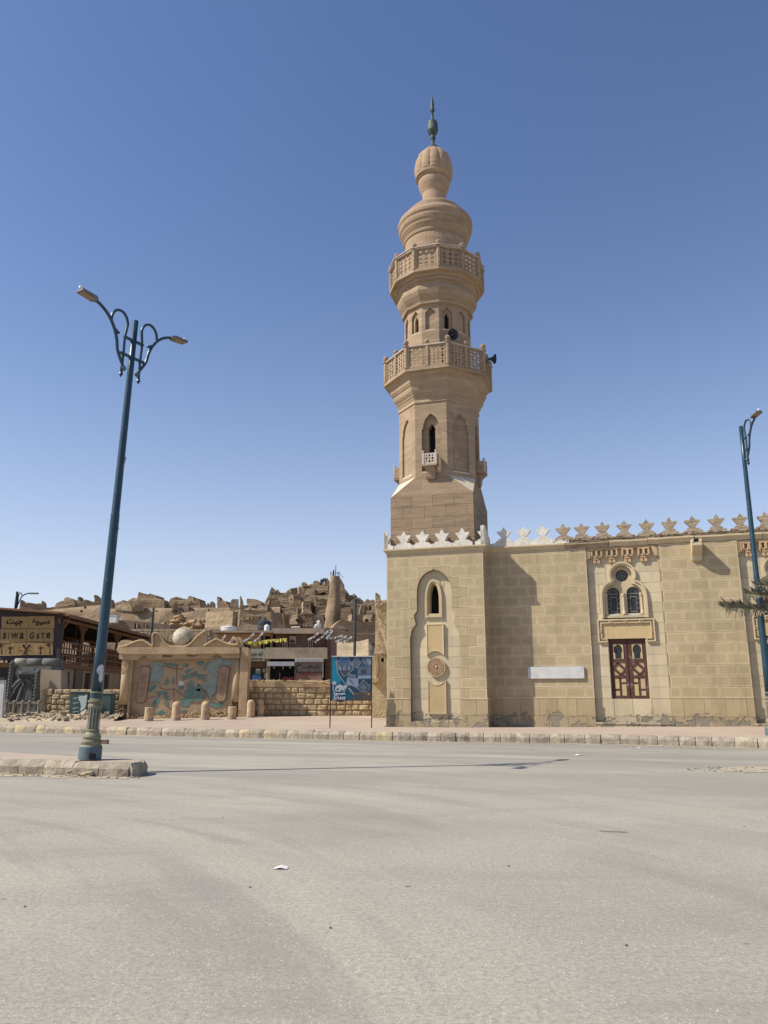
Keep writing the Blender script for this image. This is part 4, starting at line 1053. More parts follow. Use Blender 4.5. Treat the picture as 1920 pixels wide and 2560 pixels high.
# ================================================================== STREET LAMPS
def lamp(label, base, top, arms, ground_z, sticker=False, detail=True, group='teal street lamps'):
    base, top = Vector(base), Vector(top); H = (top-base).length; ax = (top-base).normalized()
    t = thing('street_lamp', label, 'street lamp', base, group)
    def P_(h): return base+ax*h
    lx, ly = ax.x/ax.z, ax.y/ax.z
    def la(mb, prof, n=24, mi=0, mod=None): mb.lathe(base.x+lx*prof[0][1], base.y+ly*prof[0][1], [(r, base.z+z) for r, z in prof], n, 0, mi, True, mod, (lx, ly))
    # lathe keeps lean from its first ring
    k_ = .71
    def lz(pr_): return [(r*.91, z*k_) for r, z in pr_]
    mb = MB(); la(mb, lz([(.265, 0), (.262, .34), (.255, .38)])); mb.obj('drum_base', M['teal_grey'], t)
    mb = MB(); la(mb, lz([(.255, .38), (.225, .42), (.235, .47), (.245, .5), (.235, .54), (.2, .58), (.205, .62), (.215, .65), (.2, .70), (.165, .78), (.145, .81), (.165, .83), (.165, .86), (.14, .88)])); mb.obj('bell_moulding', M['gold'], t, smooth=False)
    mb = MB()
    for k in range(12):
        a0 = 2*math.pi*k/12
        for q in range(2):
            r0, r1_ = (.135, .135) if q == 0 else (.122, .122)
            a, b = a0+q*math.pi/12, a0+(q+1)*math.pi/12
            P4 = [Vector((base.x+lx*z+r0*math.cos(x), base.y+ly*z+r0*math.sin(x), base.z+z)) for z in (.61, 1.07) for x in (a, b)]
            mb.add(P4, [(0, 1, 3, 2)], q)
    mb.obj('fluted_column', [M['gold'], M['teal_grey']], t)
    mb = MB(); la(mb, lz([(.13, 1.48), (.165, 1.52), (.17, 1.58), (.15, 1.62), (.15, 1.66), (.18, 1.69), (.18, 1.73), (.14, 1.75), (.14, 1.80)])); mb.obj('collar', M['gold'], t)
    mb = MB(); la(mb, [(.125, 1.27), (.123, 1.40)]); mb.obj('neck', M['teal'], t)
    mb = MB(); la(mb, [(.14, 1.385), (.14, 1.425)]); mb.obj('ring', M['gold'], t)
    mb = MB(); la(mb, [(.117, 1.42), (.115, 2.3), (.111, 2.33), (.10, 5.4), (.098, 5.42), (.092, 5.45), (.075, H-1.4), (.07, H)], 20); mb.obj('pole', M['teal'], t, smooth=True)
    if sticker:
        mb = MB(); n = 8; zz = [2.85, 3.38]
        pts = []
        def cy(a, z): r = .1195; return Vector((base.x+lx*z+r*math.cos(a), base.y+ly*z+r*math.sin(a), base.z+z))
        A0 = R(-100); A1 = R(-15)
        rows = [(3.0, .45, .95), (3.1, .38, 1.0), (3.25, .32, 1.0), (3.32, .2, 1.0), (3.42, .1, .9), (3.5, .35, .85)]
        rows = [(1.62, .55, .8), (1.68, .45, .98), (1.78, .42, 1.0), (1.83, .12, 1.0), (1.90, .1, .98), (1.97, .3, .9), (2.0, .5, .75)]
        v = []
        for z, f0, f1 in rows:
            for i in range(n+1): v.append(cy(A0+(A1-A0)*(f0+(f1-f0)*i/n), z))
        mb.add(v, [(j*(n+1)+i, j*(n+1)+i+1, (j+1)*(n+1)+i+1, (j+1)*(n+1)+i) for j in range(len(rows)-1) for i in range(n)])
        mb.obj('sticker', M['sticker'], t)
        mb = MB(); mb.box(plane_y(base.y), base.x+.08, base.x+.2, base.z+.02, base.z+.13, -.27, -.2); mb.obj('hatch_opening', M['dark'], t)
        for h in (5.0, 6.7): mb = MB(); mb.bar(P_(h)+Vector((.07, -.05, -.2)), P_(h)+Vector((.12, -.05, .1)), .03); mb.obj('cable_stub', M['cable'], t)
    for (dx, dy, reach, rise, sgn) in arms:
        d = Vector((dx, dy, 0)).normalized()
        def Q(r, h): return P_(h)+d*r
        r1 = .42
        # arm: starts at the lower crossbar, sweeps out to the head
        y0 = H-.95
        pts = [Q(r1*.55, y0-.32), Q(r1, y0), Q(r1+.07, y0+.3), Q(r1+.2, y0+.58), Q(r1+.38, y0+.79), Q(r1+.56, y0+.91), Q(reach, y0+rise)]
        pts = smoothpts(pts, 5)
        mb = MB(); mb.tube(pts, .038, 8); arm = mb.obj('arm', M['teal'], t, smooth=True)
        mb = MB(); mb.ball(Q(r1*.5, y0-.38), .075, 10, 7, squash=.9); mb.obj('knob', M['teal_grey'], arm, smooth=True)
        # scroll
        cx, ch, rr = r1+.03, y0+.86, .235
        sc = [Q(r1*.62, y0-.5), Q(r1*.6, y0), Q(r1*.62, y0+.4)]+[Q(cx-.0-rr*math.cos(R(a)), ch-.12+rr*1.25*math.sin(R(a))) for a in range(0, 215, 18)]+[Q(cx+.13, ch-.34), Q(cx-.02, ch-.42)]
        mb = MB(); mb.tube(smoothpts(sc, 3), .034, 8); mb.obj('scroll', M['teal'], t, smooth=True)
        mb = MB(); q0 = Q(r1*.62, y0-.5); mb.tube([q0, q0-Vector((0, 0, .05)), q0-Vector((0, 0, .13))], [.04, .05, .003], 8); mb.obj('drop_finial', M['teal'], t)
        for h in (y0-.02, y0+.42):
            mb = MB(); mb.bar(P_(h), Q(r1*.85 if h < y0 else r1*.7, h), .07, .05); mb.obj('crossbar', M['teal'], t)
        # head
        a = Q(reach-.03, y0+rise); b = Q(reach+.46, y0+rise+.055); side = Vector((-d.y, d.x, 0))
        mb = MB(); w = .125
        up = Vector((0, 0, 1))
        def hp(f, s_, u_): return a.lerp(b, f)+side*s_+up*u_
        v = [hp(0, -w*.5, -.02), hp(0, w*.5, -.02), hp(.18, w, -.03), hp(1, w, -.03), hp(1, -w, -.03), hp(.18, -w, -.03),
             hp(0, -w*.4, .035), hp(0, w*.4, .035), hp(.18, w*.9, .05), hp(1, w*.8, .035), hp(1, -w*.8, .035), hp(.18, -w*.9, .05)]
        mb.add(v, [(0, 5, 4, 3, 2, 1), (6, 7, 8, 9, 10, 11)]+[(i, (i+1) % 6, 6+(i+1) % 6, 6+i) for i in range(6)])
        head = mb.obj('lamp_head', M['lamp_grey'], t)
        mb = MB(); v = [hp(.3, -w*.75, -.036), hp(.3, w*.75, -.036), hp(.93, w*.75, -.036), hp(.93, -w*.75, -.036)]; mb.add(v, [(0, 1, 2, 3)]); mb.obj('led_cover', M['lamp_glass'], head)
        mb = MB(); mb.ball(hp(.95, 0, .07), .05, 8, 6); mb.obj('photocell', M['tank_white'], head)
    return t
def smoothpts(p, k):
    p = [Vector(q) for q in p]; out = []
    for i in range(len(p)-1):
        a, b, c, d = p[max(i-1, 0)], p[i], p[i+1], p[min(i+2, len(p)-1)]
        for j in range(k):
            t = j/k; out.append(.5*((2*b)+(c-a)*t+(2*a-5*b+4*c-d)*t*t+(3*b-a-3*c+d)*t**3))
    return out+[p[-1]]
LB = ground(224, 1898, .29)
lamp('tall teal street lamp with two arms standing on the raised traffic island', LB, at(339, 803, LB.y), [(-.54, -.84, 1.15, .98, 1), (.54, .84, 1.15, .98, 1)], .29, True)
RB = at(1933, 1838, 26.8)
lamp('tall teal street lamp with one arm in front of the mosque wall', (RB.x, RB.y, .33), at(1852, 1066, 26.8), [(.05, -1.0, .85, .98, 1)], .33, False)
M['far_pole'] = plain('dark_grey_green_pole', (.035, .045, .045), .2, 4, .6)
# small far lamps
def far_lamp(label, px, ytop, Y, zb, arm, r=.09):
    tp = at(px, ytop, Y); t = thing('street_lamp', label, 'street lamp', (tp.x, Y, zb), 'far street lamps')
    mb = MB(); mb.tube([(tp.x-.1, Y, zb), (tp.x, Y, tp.z)], [r*1.3, r], 8); mb.obj('pole', M['far_pole'], t)
    if arm:
        mb = MB(); mb.tube(smoothpts([(tp.x, Y, tp.z-1.6), (tp.x+.35, Y, tp.z-.5), (tp.x+.7, Y, tp.z-.2), (tp.x+1.1, Y, tp.z-.12)], 4), .05, 6); mb.obj('arm', M['far_pole'], t)
        mb = MB(); mb.box(plane_y(Y), tp.x+1.0, tp.x+1.7, tp.z-.2, tp.z-.1, -.15, .15); mb.obj('lamp_head', M['lamp_grey'], t)
        mb = MB(); mb.tube(smoothpts([(tp.x+.14, Y, tp.z-1.3), (tp.x+.14, Y, tp.z-.25), (tp.x+.3, Y, tp.z-.12), (tp.x+.42, Y, tp.z-.35)], 3), .04, 6); mb.obj('scroll', M['far_pole'], t)
    else:
        mb = MB(); mb.box(plane_y(Y), tp.x-.05, tp.x+.35, tp.z-.28, tp.z-.18, -.1, .1); mb.obj('bracket', M['lamp_grey'], t)
far_lamp('distant lamp with a short arm rising behind the restaurant roof', 43.5, 1479, 62, 0, True, .10)
far_lamp('thin dark lamp post behind the mural monument and terrace roof', 384, 1520, 62, 0, False, .09)
far_lamp('thin dark lamp post rising behind the blue poster board', 889.5, 1488.5, 56, 0, False, .085)

# ================================================================== STONE GARDEN WALLS
def rubble_wall(root, fr, s0, s1, z0f, z1, rows, skip=None, step=(.34, .62), d=0.0, deep=.09, topf=None):
    hs = (z1-z0f)/rows
    for r in range(rows):
        x = s0-rnd.uniform(0, .4)
        za, zb = z0f+hs*r, z0f+hs*(r+1)
        while x < s1:
            w = rnd.uniform(*step); a, b = max(x, s0)+.012, min(x+w, s1)-.012; x += w
            if b-a < .1 or (skip and skip((a+b)/2, (za+zb)/2)): continue
            g = .022; z_a, z_b = za+g*.5+rnd.uniform(-.012, .012), zb-g*.5+rnd.uniform(-.012, .012)
            pr = deep*rnd.uniform(.55, 1.25); cx, cz = (a+b)/2+rnd.uniform(-.05, .05), (z_a+z_b)/2
            o = [(a, z_a+rnd.uniform(0, .03)), ((a+b)/2, z_a), (b, z_a+rnd.uniform(0, .03)), (b, cz), (b, z_b-rnd.uniform(0, .03)), ((a+b)/2, z_b), (a, z_b-rnd.uniform(0, .03)), (a, cz)]
            k = rnd.uniform(.5, .72)
            i_ = [(cx+(p[0]-cx)*k, cz+(p[1]-cz)*k) for p in o]
            mb = MB(); P_ = [fr(*p, d+.01) for p in o]+[fr(*p, d-pr*.45) for p in [(cx+(q[0]-cx)*.94, cz+(q[1]-cz)*.92) for q in o]]+[fr(p[0], p[1], d-pr*rnd.uniform(.75, 1.15)) for p in i_]+[fr(cx, cz, d-pr)]
            fs = [(j, (j+1) % 8, 8+(j+1) % 8, 8+j) for j in range(8)]+[(8+j, 8+(j+1) % 8, 16+(j+1) % 8, 16+j) for j in range(8)]+[(16+j, 16+(j+1) % 8, 24) for j in range(8)]
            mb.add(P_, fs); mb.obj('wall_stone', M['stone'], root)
WY = 46.0; WF = plane_y(WY)
xa, xb = at(612, 1700, WY).x, at(972, 1700, WY).x
sw = thing('stone_wall', 'low wall of rough golden limestone blocks between the mural and the mosque', 'wall', (xa, WY, .5))
mb = MB(); mb.box(WF, xa, xb, .2, 2.13, .0, .4); mb.obj('wall_core', M['mortar_brown'], sw)
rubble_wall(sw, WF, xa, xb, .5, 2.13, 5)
n = 30; mb = MB(); prof = []
capo = [(xa, 2.13)]+[(xa+(xb-xa)*i/n, 2.50+.07*noise.noise(Vector((i*.9, 1, 2)))+.05*(i/n)) for i in range(n+1)]+[(xb, 2.13)]
mb.prism(WF, capo, -.06, .45, jit=lambda p: .05*noise.noise(Vector((p[0]*2, p[1]*2, 4)))); mb.obj('rubble_coping', M['mural_plaster'], sw)
mb = MB(); g = random.Random(3)
for i in range(70): mb.rock((g.uniform(xa, xb), WY+g.uniform(-.05, .3), 2.52), g.uniform(.06, .18), g.uniform(.06, .12), g.uniform(.03, .07), i)
c = at(800, 1708, WY)
for i in range(16): a = g.uniform(-1.1, 1.1); mb.tube([(c.x+a-.4, WY-.14, 2.36+g.uniform(-.12, .12)), (c.x+a+.3, WY-.2, 2.36+g.uniform(-.12, .12))], g.uniform(.02, .04), 5)
mb.obj('loose_coping_stones', M['stone'], sw, kind='stuff')
# stretch of the same masonry beside the restaurant
WY2 = 46.4; WF2 = plane_y(WY2); xa2, xm2, xb2 = at(133, 1720, WY2).x, at(150, 1720, WY2).x, at(304, 1720, WY2).x
sw2 = thing('stone_wall', 'low rough stone wall behind the green cabinets, stepped down at its end', 'wall', (xm2, WY2, .5))
top2 = at(200, 1723, WY2).z
step_skip = lambda s, z: z > 0.75+(s-xa2)*1.1
mb = MB(); mb.prism(WF2, [(xa2, .0), (xb2, .0), (xb2, top2), (at(142, 1720, WY2).x, top2), (at(142, 1720, WY2).x, top2-.35), (at(137, 1720, WY2).x, top2-.35), (at(137, 1720, WY2).x, top2-.7), (xa2, top2-.7)], 0, .4); mb.obj('wall_core', M['mortar_brown'], sw2)
rubble_wall(sw2, WF2, xa2, xb2, .3, top2, 6, lambda s, z: z > top2-.72 and s < at(137, 1720, WY2).x or z > top2-.36 and s < at(142, 1720, WY2).x)

# ruined plastered corner left of the mosque
RY = 43.5; RF = plane_y(RY)
rc = thing('ruined_wall', 'tall crumbling cream plaster wall with a hole tucked against the mosque', 'wall', at(950, 1770, RY))
cR = crop(900, 1480, 9.22)
o = [(600, 175), (560, 180), (520, 195), (490, 190), (450, 155), (420, 160), (365, 190), (350, 240), (352, 500), (355, 800), (350, 1100), (340, 1300), (330, 1420), (290, 1500), (283, 1700), (285, 1980), (280, 2180), (280, 2900), (1100, 2900), (1100, 175)]
hole = [(490, 1560), (500, 1520), (545, 1510), (555, 1580), (540, 1620), (495, 1610)]
mb = MB(); mb.prism(RF, xz(o, cR, RY), 0, 3.0, [xz(hole, cR, RY)], back=True, jit=lambda p: .06*noise.noise(Vector((p[0]*1.5, p[1]*1.5, 1))))
mb.obj('wall', plain('old_cream_plaster', (.46, .365, .225), .16, 1.4, .95, .8, 6, .06, stain=(.36, .27, .16)), rc)
mb = MB(); mb.prism(RF, xz([(490, 1560), (500, 1520), (545, 1510), (555, 1580), (540, 1620), (495, 1610)], cR, RY), .4, .5); mb.obj('hole_depth', M['dark'], rc)
mb = MB()
for pts in ([(455, 1420), (610, 1440), (605, 1475), (540, 1465), (480, 1445)], [(335, 1450), (380, 1420), (370, 1480), (335, 1490)]):
    mb.prism(RF, xz(pts, cR, RY), -.1, .05)
mb.obj('broken_ledge', M['mud_dark'], rc)
mb = MB()
mb.prism(RF, xz([(285, 1990), (440, 1980), (425, 2060), (360, 2090), (285, 2095)], cR, RY), -.5, .0); mb.prism(RF, xz([(330, 1480), (420, 1420), (400, 1560), (430, 1750), (400, 1900), (380, 1990), (370, 1750)], cR, RY), -.12, .0)
mb.obj('buttress', M['mural_plaster'], rc)
mb = MB(); g = random.Random(8)
for (x, y) in ((380, 495), (470, 640), (375, 680), (385, 950), (580, 1180), (365, 1170), (590, 1240), (605, 1330), (560, 780)):
    q = xz([(x-14, y), (x, y+22), (x+14, y), (x, y-26)], cR, RY); mb.prism(RF, q, -.075, -.04, back=False)
mb.obj('bare_plaster_chip', plain('chipped_white_plaster', (.66, .58, .42), .1, 6), rc)
mb = MB()
for i in range(26): p = at(*cR((g.uniform(360, 600), g.uniform(180, 330))), RY); mb.rock((p.x, RY-.03, p.z), g.uniform(.05, .13), .06, g.uniform(.05, .13), i)
mb.obj('rubble_face', M['mortar'], rc, kind='stuff')

# ================================================================== MURAL MONUMENT
MYY = 45.0; MF = plane_y(MYY); cM = crop(280, 1540, 4.608)
def mx(x): return at(*cM((x, 800)), MYY).x
def mz_(y): return at(*cM((800, y)), MYY).z
mon = thing('mural_monument', 'sculpted ochre monument with a painted relief map and a globe on top', 'monument', at(460, 1797, MYY))
mb = MB(); mb.box(MF, mx(125), mx(1490), .2, mz_(440), .0, .5)
mb.obj('map_wall', M['mural_dark'], mon)
# frieze and entablature with lobed lower edge
fb = [(110, 500), (200, 505), (310, 512), (345, 485), (370, 466), (390, 460), (410, 468), (430, 492), (470, 508), (800, 500), (1140, 492), (1165, 478), (1190, 455), (1230, 446), (1265, 458), (1290, 482), (1320, 490), (1420, 490), (1485, 492), (1485, 415), (110, 440)]
mb = MB(); mb.prism(MF, xz(fb, cM, MYY), -.42, .3); fz = mb.obj('frieze', M['mural_plaster'], mon)
ent = [(95, 372), (300, 365), (800, 362), (1480, 368), (1490, 400), (1485, 436), (1300, 440), (800, 446), (400, 446), (140, 444), (105, 425), (92, 400)]
mb = MB(); mb.prism(MF, xz(ent, cM, MYY), -.58, .3); mb.obj('entablature', M['mural_plaster'], mon)
m_ = MB(); text_geo(m_, 'SIWA', MF, mx(583), mx(690), mz_(485), mz_(450), -.43, .03); m_.obj('lettering', M['wood_dark'], fz)
m_ = MB(); text_geo(m_, '\ufe93\ufeee\ufef4\ufeb3', MF, mx(868), mx(992), mz_(478), mz_(440), -.43, .03); m_.obj('arabic_lettering', M['red'], fz)
# crest: scroll, waves and side curls
crest = [(98, 372), (92, 345), (98, 310), (130, 284), (190, 278), (235, 287), (262, 300), (300, 300), (350, 284), (385, 283), (420, 300), (450, 325), (485, 345), (487, 215), (505, 198), (540, 198), (575, 222), (600, 255), (625, 300), (655, 335), (690, 350), (760, 352), (850, 350), (890, 338), (925, 310), (960, 272), (1000, 232), (1050, 198), (1098, 163), (1104, 168), (1104, 240), (1108, 300), (1075, 342), (1130, 310), (1165, 286), (1212, 268), (1250, 280), (1300, 305), (1360, 322), (1430, 328), (1452, 310), (1447, 290), (1420, 280), (1420, 252), (1470, 246), (1500, 262), (1512, 300), (1515, 362), (1480, 372)]
mb = MB(); mb.prism(MF, xz(crest, cM, MYY), -.30, .12); mb.obj('crest', M['mural_plaster'], mon)
def bead(pts, r, d=-.34):
    m_ = MB(); q = [MF(x, z, d) for x, z in xz(pts, cM, MYY)]; m_.tube(smoothpts(q, 3), r, 7); m_.obj('crest_moulding', M['mural_plaster'], mon, smooth=True)
bead([(100, 365), (180, 350), (250, 318), (320, 292), (380, 290), (430, 320), (485, 355), (490, 300), (492, 215), (530, 203), (575, 228), (625, 310), (680, 355), (780, 358), (860, 356), (930, 316), (1000, 240), (1100, 170)], .07)
bead([(1075, 350), (1150, 305), (1212, 276), (1270, 296), (1350, 328), (1440, 336), (1465, 312), (1450, 285), (1428, 268)], .07)
for (a, b) in ((575, 600), (1010, 1038)): mb = MB(); mb.box(MF, mx(a), mx(b), mz_(330), mz_(158 if a < 700 else 150), .0, .25); mb.obj('crest_post', M['mural_plaster'], mon)
gc = at(*cM((812, 250)), MYY)
gl = MB(); gl.ball((gc.x, MYY+.15, gc.z), .60, 28, 18, mod=lambda d: 1+.03*noise.noise(d*3)); gl.obj('globe', M['globe'], mon, smooth=True)
m_ = MB()
for i, (dx, dz) in enumerate(((-.15, .78), (.1, .8), (.3, .72), (-.62, .1), (-.05, .1), (.0, .84))):
    d = Vector((dx, -.5, dz)).normalized(); m_.rock(Vector((gc.x, MYY+.15, gc.z))+d*.6, .06+.02*(i % 3), .03, .022, i, 0, 7, 4)
m_.obj('globe_chip', M['dark'], mon, kind='stuff')
# columns and pier
def colm(x0, x1, y0, y1, d, name='column'):
    a, b = mx(x0), mx(x1); r = (b-a)/2; m_ = MB()
    m_.lathe((a+b)/2, MYY+d, [(r*1.04, mz_(y1)), (r, mz_((y0+y1)/2)), (r*.93, mz_(y0))], 20); o = m_.obj(name, M['mural_plaster'], mon, smooth=True)
    return (a+b)/2, r, o
cx, r, o = colm(110, 220, 500, 1020, -.15)
m_ = MB(); g = random.Random(4)
for i in range(170): a = R(g.uniform(175, 330)); z = mz_(g.uniform(505, 668)); m_.rock((cx+r*.97*math.cos(a), MYY-.15+r*.97*math.sin(a), z), .05, .05, .045, i, 0, 6, 4)
m_.obj('carved_relief', M['mural_plaster'], mon, kind='stuff')
cx2, r2, o = colm(1395, 1480, 488, 990, -.12)
m_ = MB()
for i in range(80): a = R(g.uniform(200, 340)); z = mz_(g.uniform(505, 665)); m_.rock((cx2+r2*.97*math.cos(a), MYY-.12+r2*.97*math.sin(a), z), .03, .04, .03, i, 0, 6, 4)
m_.obj('carved_relief', M['mural_plaster'], mon, kind='stuff')
for (x0, x1, y0, y1, sd) in ((95, 185, 1010, 1190, 1), (1390, 1450, 985, 1160, 2)):   # broken foot with bare bricks
    m_ = MB()
    for i in range(46): m_.rock((g.uniform(mx(x0), mx(x1)), MYY-.15+g.uniform(-.2, .1), g.uniform(mz_(y1), mz_(y0))), g.uniform(.07, .13), .1, g.uniform(.05, .09), i+sd*60, 0, 6, 4)
    m_.obj('broken_footing', M['mud_dark'], mon, kind='stuff')
mb = MB(); mb.prism(MF, [(mx(1478), .2), (mx(1566), .2), (mx(1570), mz_(700)), (mx(1568), mz_(372)), (mx(1530), mz_(362)), (mx(1478), mz_(362))], -.35, .5); mb.obj('end_pier', M['mural_plaster'], mon)
mb = MB(); mb.prism(MF, [(mx(215), .2), (mx(235), .2), (mx(240), mz_(505)), (mx(215), mz_(505))], -.3, .2); mb.prism(MF, [(mx(1385), .2), (mx(1400), .2), (mx(1400), mz_(490)), (mx(1385), mz_(490))], -.2, .2); mb.obj('inner_reveal', M['mural_dark'], mon)
# rough plinth
m_ = MB()
for i in range(330):
    x = g.uniform(150, 1350); top = 1075 if x < 330 else 1150 if x < 620 else 1130 if x < 900 else 1095
    if x < 330: top = 1020+(x-200)*.5 if x > 200 else 1040
    y = g.uniform(top, 1185); m_.rock((mx(x), MYY-.05-.22*(y-top)/(1190-top), mz_(y)), g.uniform(.04, .11), .08, g.uniform(.04, .08), i, 0, 6, 4)
m_.box(MF, mx(150), mx(1390), .2, mz_(1150), -.14, .1)
m_.obj('rough_plinth', M['mural_plaster'], mon, kind='stuff')
# painted, slightly raised map fields
def field(pts, mat, d=-.012, name='map_field'):
    q = xz(pts, cM, MYY); dens_ = []
    for i in range(len(q)):
        a, b = q[i], q[(i+1) % len(q)]
        for k in range(3):
            t = k/3; w = .03; dens_.append((a[0]+(b[0]-a[0])*t+w*noise.noise(Vector((a[0]+t, a[1], 3)))*2, a[1]+(b[1]-a[1])*t+w*noise.noise(Vector((a[0], a[1]+t, 9)))*2))
    m_ = MB(); m_.prism(MF, dens_, d, .0, back=False); m_.obj(name, mat, mon)
field([(440, 545), (520, 530), (590, 535), (600, 590), (605, 640), (590, 700), (560, 755), (500, 765), (440, 768), (430, 700), (450, 640)], M['map_blue'], name='map_sea')
field([(1090, 560), (1130, 530), (1180, 490), (1215, 470), (1250, 458), (1300, 490), (1385, 500), (1385, 570), (1260, 575), (1225, 620), (1215, 700), (1205, 800), (1195, 880), (1125, 975), (1110, 950), (1090, 880), (1035, 820), (1040, 770), (1130, 735), (1120, 680), (1085, 620)], M['map_blue'], name='map_sea')
T_ = [[(415, 790), (520, 788), (510, 815), (450, 870), (412, 870)], [(590, 780), (630, 720), (645, 690), (660, 770), (640, 800), (610, 798)], [(690, 740), (712, 705), (722, 750), (715, 790), (690, 775)],
      [(485, 890), (530, 868), (600, 870), (660, 885), (640, 905), (655, 960), (620, 985), (590, 920), (540, 905)], [(355, 1085), (400, 1050), (455, 1045), (460, 990), (520, 935), (550, 930), (540, 990), (500, 1020), (510, 1045), (470, 1075), (420, 1085), (380, 1100)],
      [(480, 1130), (520, 1105), (570, 1085), (620, 1115), (600, 1135), (540, 1140)], [(800, 700), (870, 660), (900, 665), (960, 625), (985, 640), (980, 670), (1100, 680), (1085, 730), (1000, 735), (960, 700), (900, 725), (860, 720), (820, 745)],
      [(850, 780), (900, 745), (940, 760), (935, 800), (970, 840), (1050, 845), (1085, 880), (1090, 940), (1040, 960), (980, 980), (900, 1000), (870, 1050), (800, 1040), (790, 960), (850, 940), (830, 880), (860, 840)],
      [(815, 560), (850, 545), (890, 560), (870, 590), (820, 600)], [(975, 530), (1040, 520), (1075, 540), (1060, 570), (1020, 580), (985, 560)], [(975, 790), (1020, 790), (1030, 830), (1010, 870), (975, 860)],
      [(1065, 990), (1180, 1000), (1290, 1000), (1270, 1050), (1200, 1060), (1120, 1040)], [(750, 820), (790, 805), (835, 815), (820, 845), (770, 845)], [(590, 545), (660, 535), (780, 560), (700, 590), (640, 575)], [(620, 980), (650, 990), (640, 1040), (600, 1010)], [(780, 1070), (860, 1080), (850, 1110), (790, 1105)], [(1060, 600), (1100, 540), (1130, 520), (1090, 570), (1070, 640)], [(830, 640), (870, 615), (960, 590), (900, 640), (850, 660)]]
for q in T_: field(q, M['map_teal'], -.016)
field([(765, 755), (800, 748), (830, 765), (825, 790), (790, 800), (765, 785)], M['marble'], -.02, 'map_town')
m_ = MB()
for pts in ([(430, 765), (550, 768), (555, 830), (620, 850), (700, 840)], [(1125, 975), (1090, 880), (1030, 820)], [(1040, 745), (1120, 740)], [(745, 560), (745, 800)], [(700, 830), (850, 940)], [(710, 840), (710, 1000)], [(400, 950), (560, 910)], [(900, 985), (1190, 985)], [(1125, 970), (1190, 880)], [(590, 1000), (690, 1080)], [(560, 570), (680, 600), (820, 620)]):
    q = [MF(x, z, -.022) for x, z in xz(pts, cM, MYY)]; m_.tube(q, .016, 4)
m_.obj('map_road', M['map_red'], mon)
def cart(x0, x1, y0, y1, sl):
    o = [];
    for i in range(9): a = math.pi*(1-i/8); o.append(((x0+x1)/2+sl+(x1-x0)/2*math.cos(a), y0+45-45*math.sin(a)))
    for i in range(9): a = math.pi*i/8; o.append(((x0+x1)/2-sl+(x1-x0)/2*math.cos(a), y1-45+45*math.sin(a)))
    q = xz(o, cM, MYY); c0 = (sum(p[0] for p in q)/len(q), sum(p[1] for p in q)/len(q)); inn = [(c0[0]+(p[0]-c0[0])*.88, c0[1]+(p[1]-c0[1])*.95) for p in q]
    m_ = MB(); m_.prism(MF, q, -.07, .0, back=False); b = m_.obj('inscription_panel', M['map_red'], mon); m_ = MB(); m_.prism(MF, inn, -.085, -.06, back=False); m_.obj('panel_field', M['cartouche'], b)
    m_ = MB(); g = random.Random(int(x0))
    for k in range(17):
        y = y0+100+k*(y1-y0-170)/17; t = (y-y0)/(y1-y0); cxx = (x0+x1)/2+sl*(1-2*t); w = (x1-x0)*g.uniform(.2, .36); a = at(*cM((cxx-w*.9, y)), MYY); bb = at(*cM((cxx+w*.9, y)), MYY)
        if k in (8,): continue
        x = a.x
        while x < bb.x: L = g.uniform(.03, .09); m_.box(MF, x, min(x+L, bb.x), a.z-.018, a.z+.018, -.09, -.08); x += L+.025
    m_.obj('inscription_lines', M['map_red'], b)
cart(303, 423, 570, 1010, 27); cart(1217, 1337, 570, 995, 22)

# bollards before the monument
def bollard(px, py, Y, broken, label, r=.235, h=.98):
    p = at(px, py, Y); t = thing('bollard', label, 'bollard', p, 'stone bollards before the mural')
    mb = MB()
    if not broken: mb.lathe(p.x, p.y, [(r*1.05, p.z-.05), (r, p.z+.12), (r*.96, p.z+h*.75), (r*.93, p.z+h*.83), (r*.78, p.z+h*.92), (r*.45, p.z+h*.985), (r*.1, p.z+h)], 18)
    else: mb.lathe(p.x, p.y, [(r*1.05, p.z-.05), (r, p.z+.12), (r*.97, p.z+h*.70), (r*.9, p.z+h*.72), (r*.5, p.z+h*.66)], 18, mod=lambda a, rr, z: 1+.03*math.sin(a*3+z*9))
    mb.obj('post', M['bollard'], t, smooth=not broken)
    mb = MB(); mb.lathe(p.x, p.y, [(r*1.07, p.z-.05), (r*1.07, p.z+.05), (r, p.z+.14)], 14, caps=False); mb.obj('painted_foot', M['kerb_p'], t, smooth=True)
BY = 43.0
bollard(371.5, 1801.7, BY, True, 'broken flat-topped bollard first in the row, below the torn mural corner')
bollard(439.4, 1800.5, BY, False, 'domed bollard second in the row, before the lit foot of the map')
bollard(512.3, 1799.8, BY, False, 'domed bollard in front of the middle of the painted map')
bollard(580, 1799.8, BY, True, 'broken flat-topped bollard before the end pier of the monument')
bollard(626.3, 1794.6, BY+1.2, False, 'domed bollard just past the end of the monument')
bollard(651, 1791.2, BY+2.2, False, 'slim domed bollard standing last, close to the golden stone wall', .19)

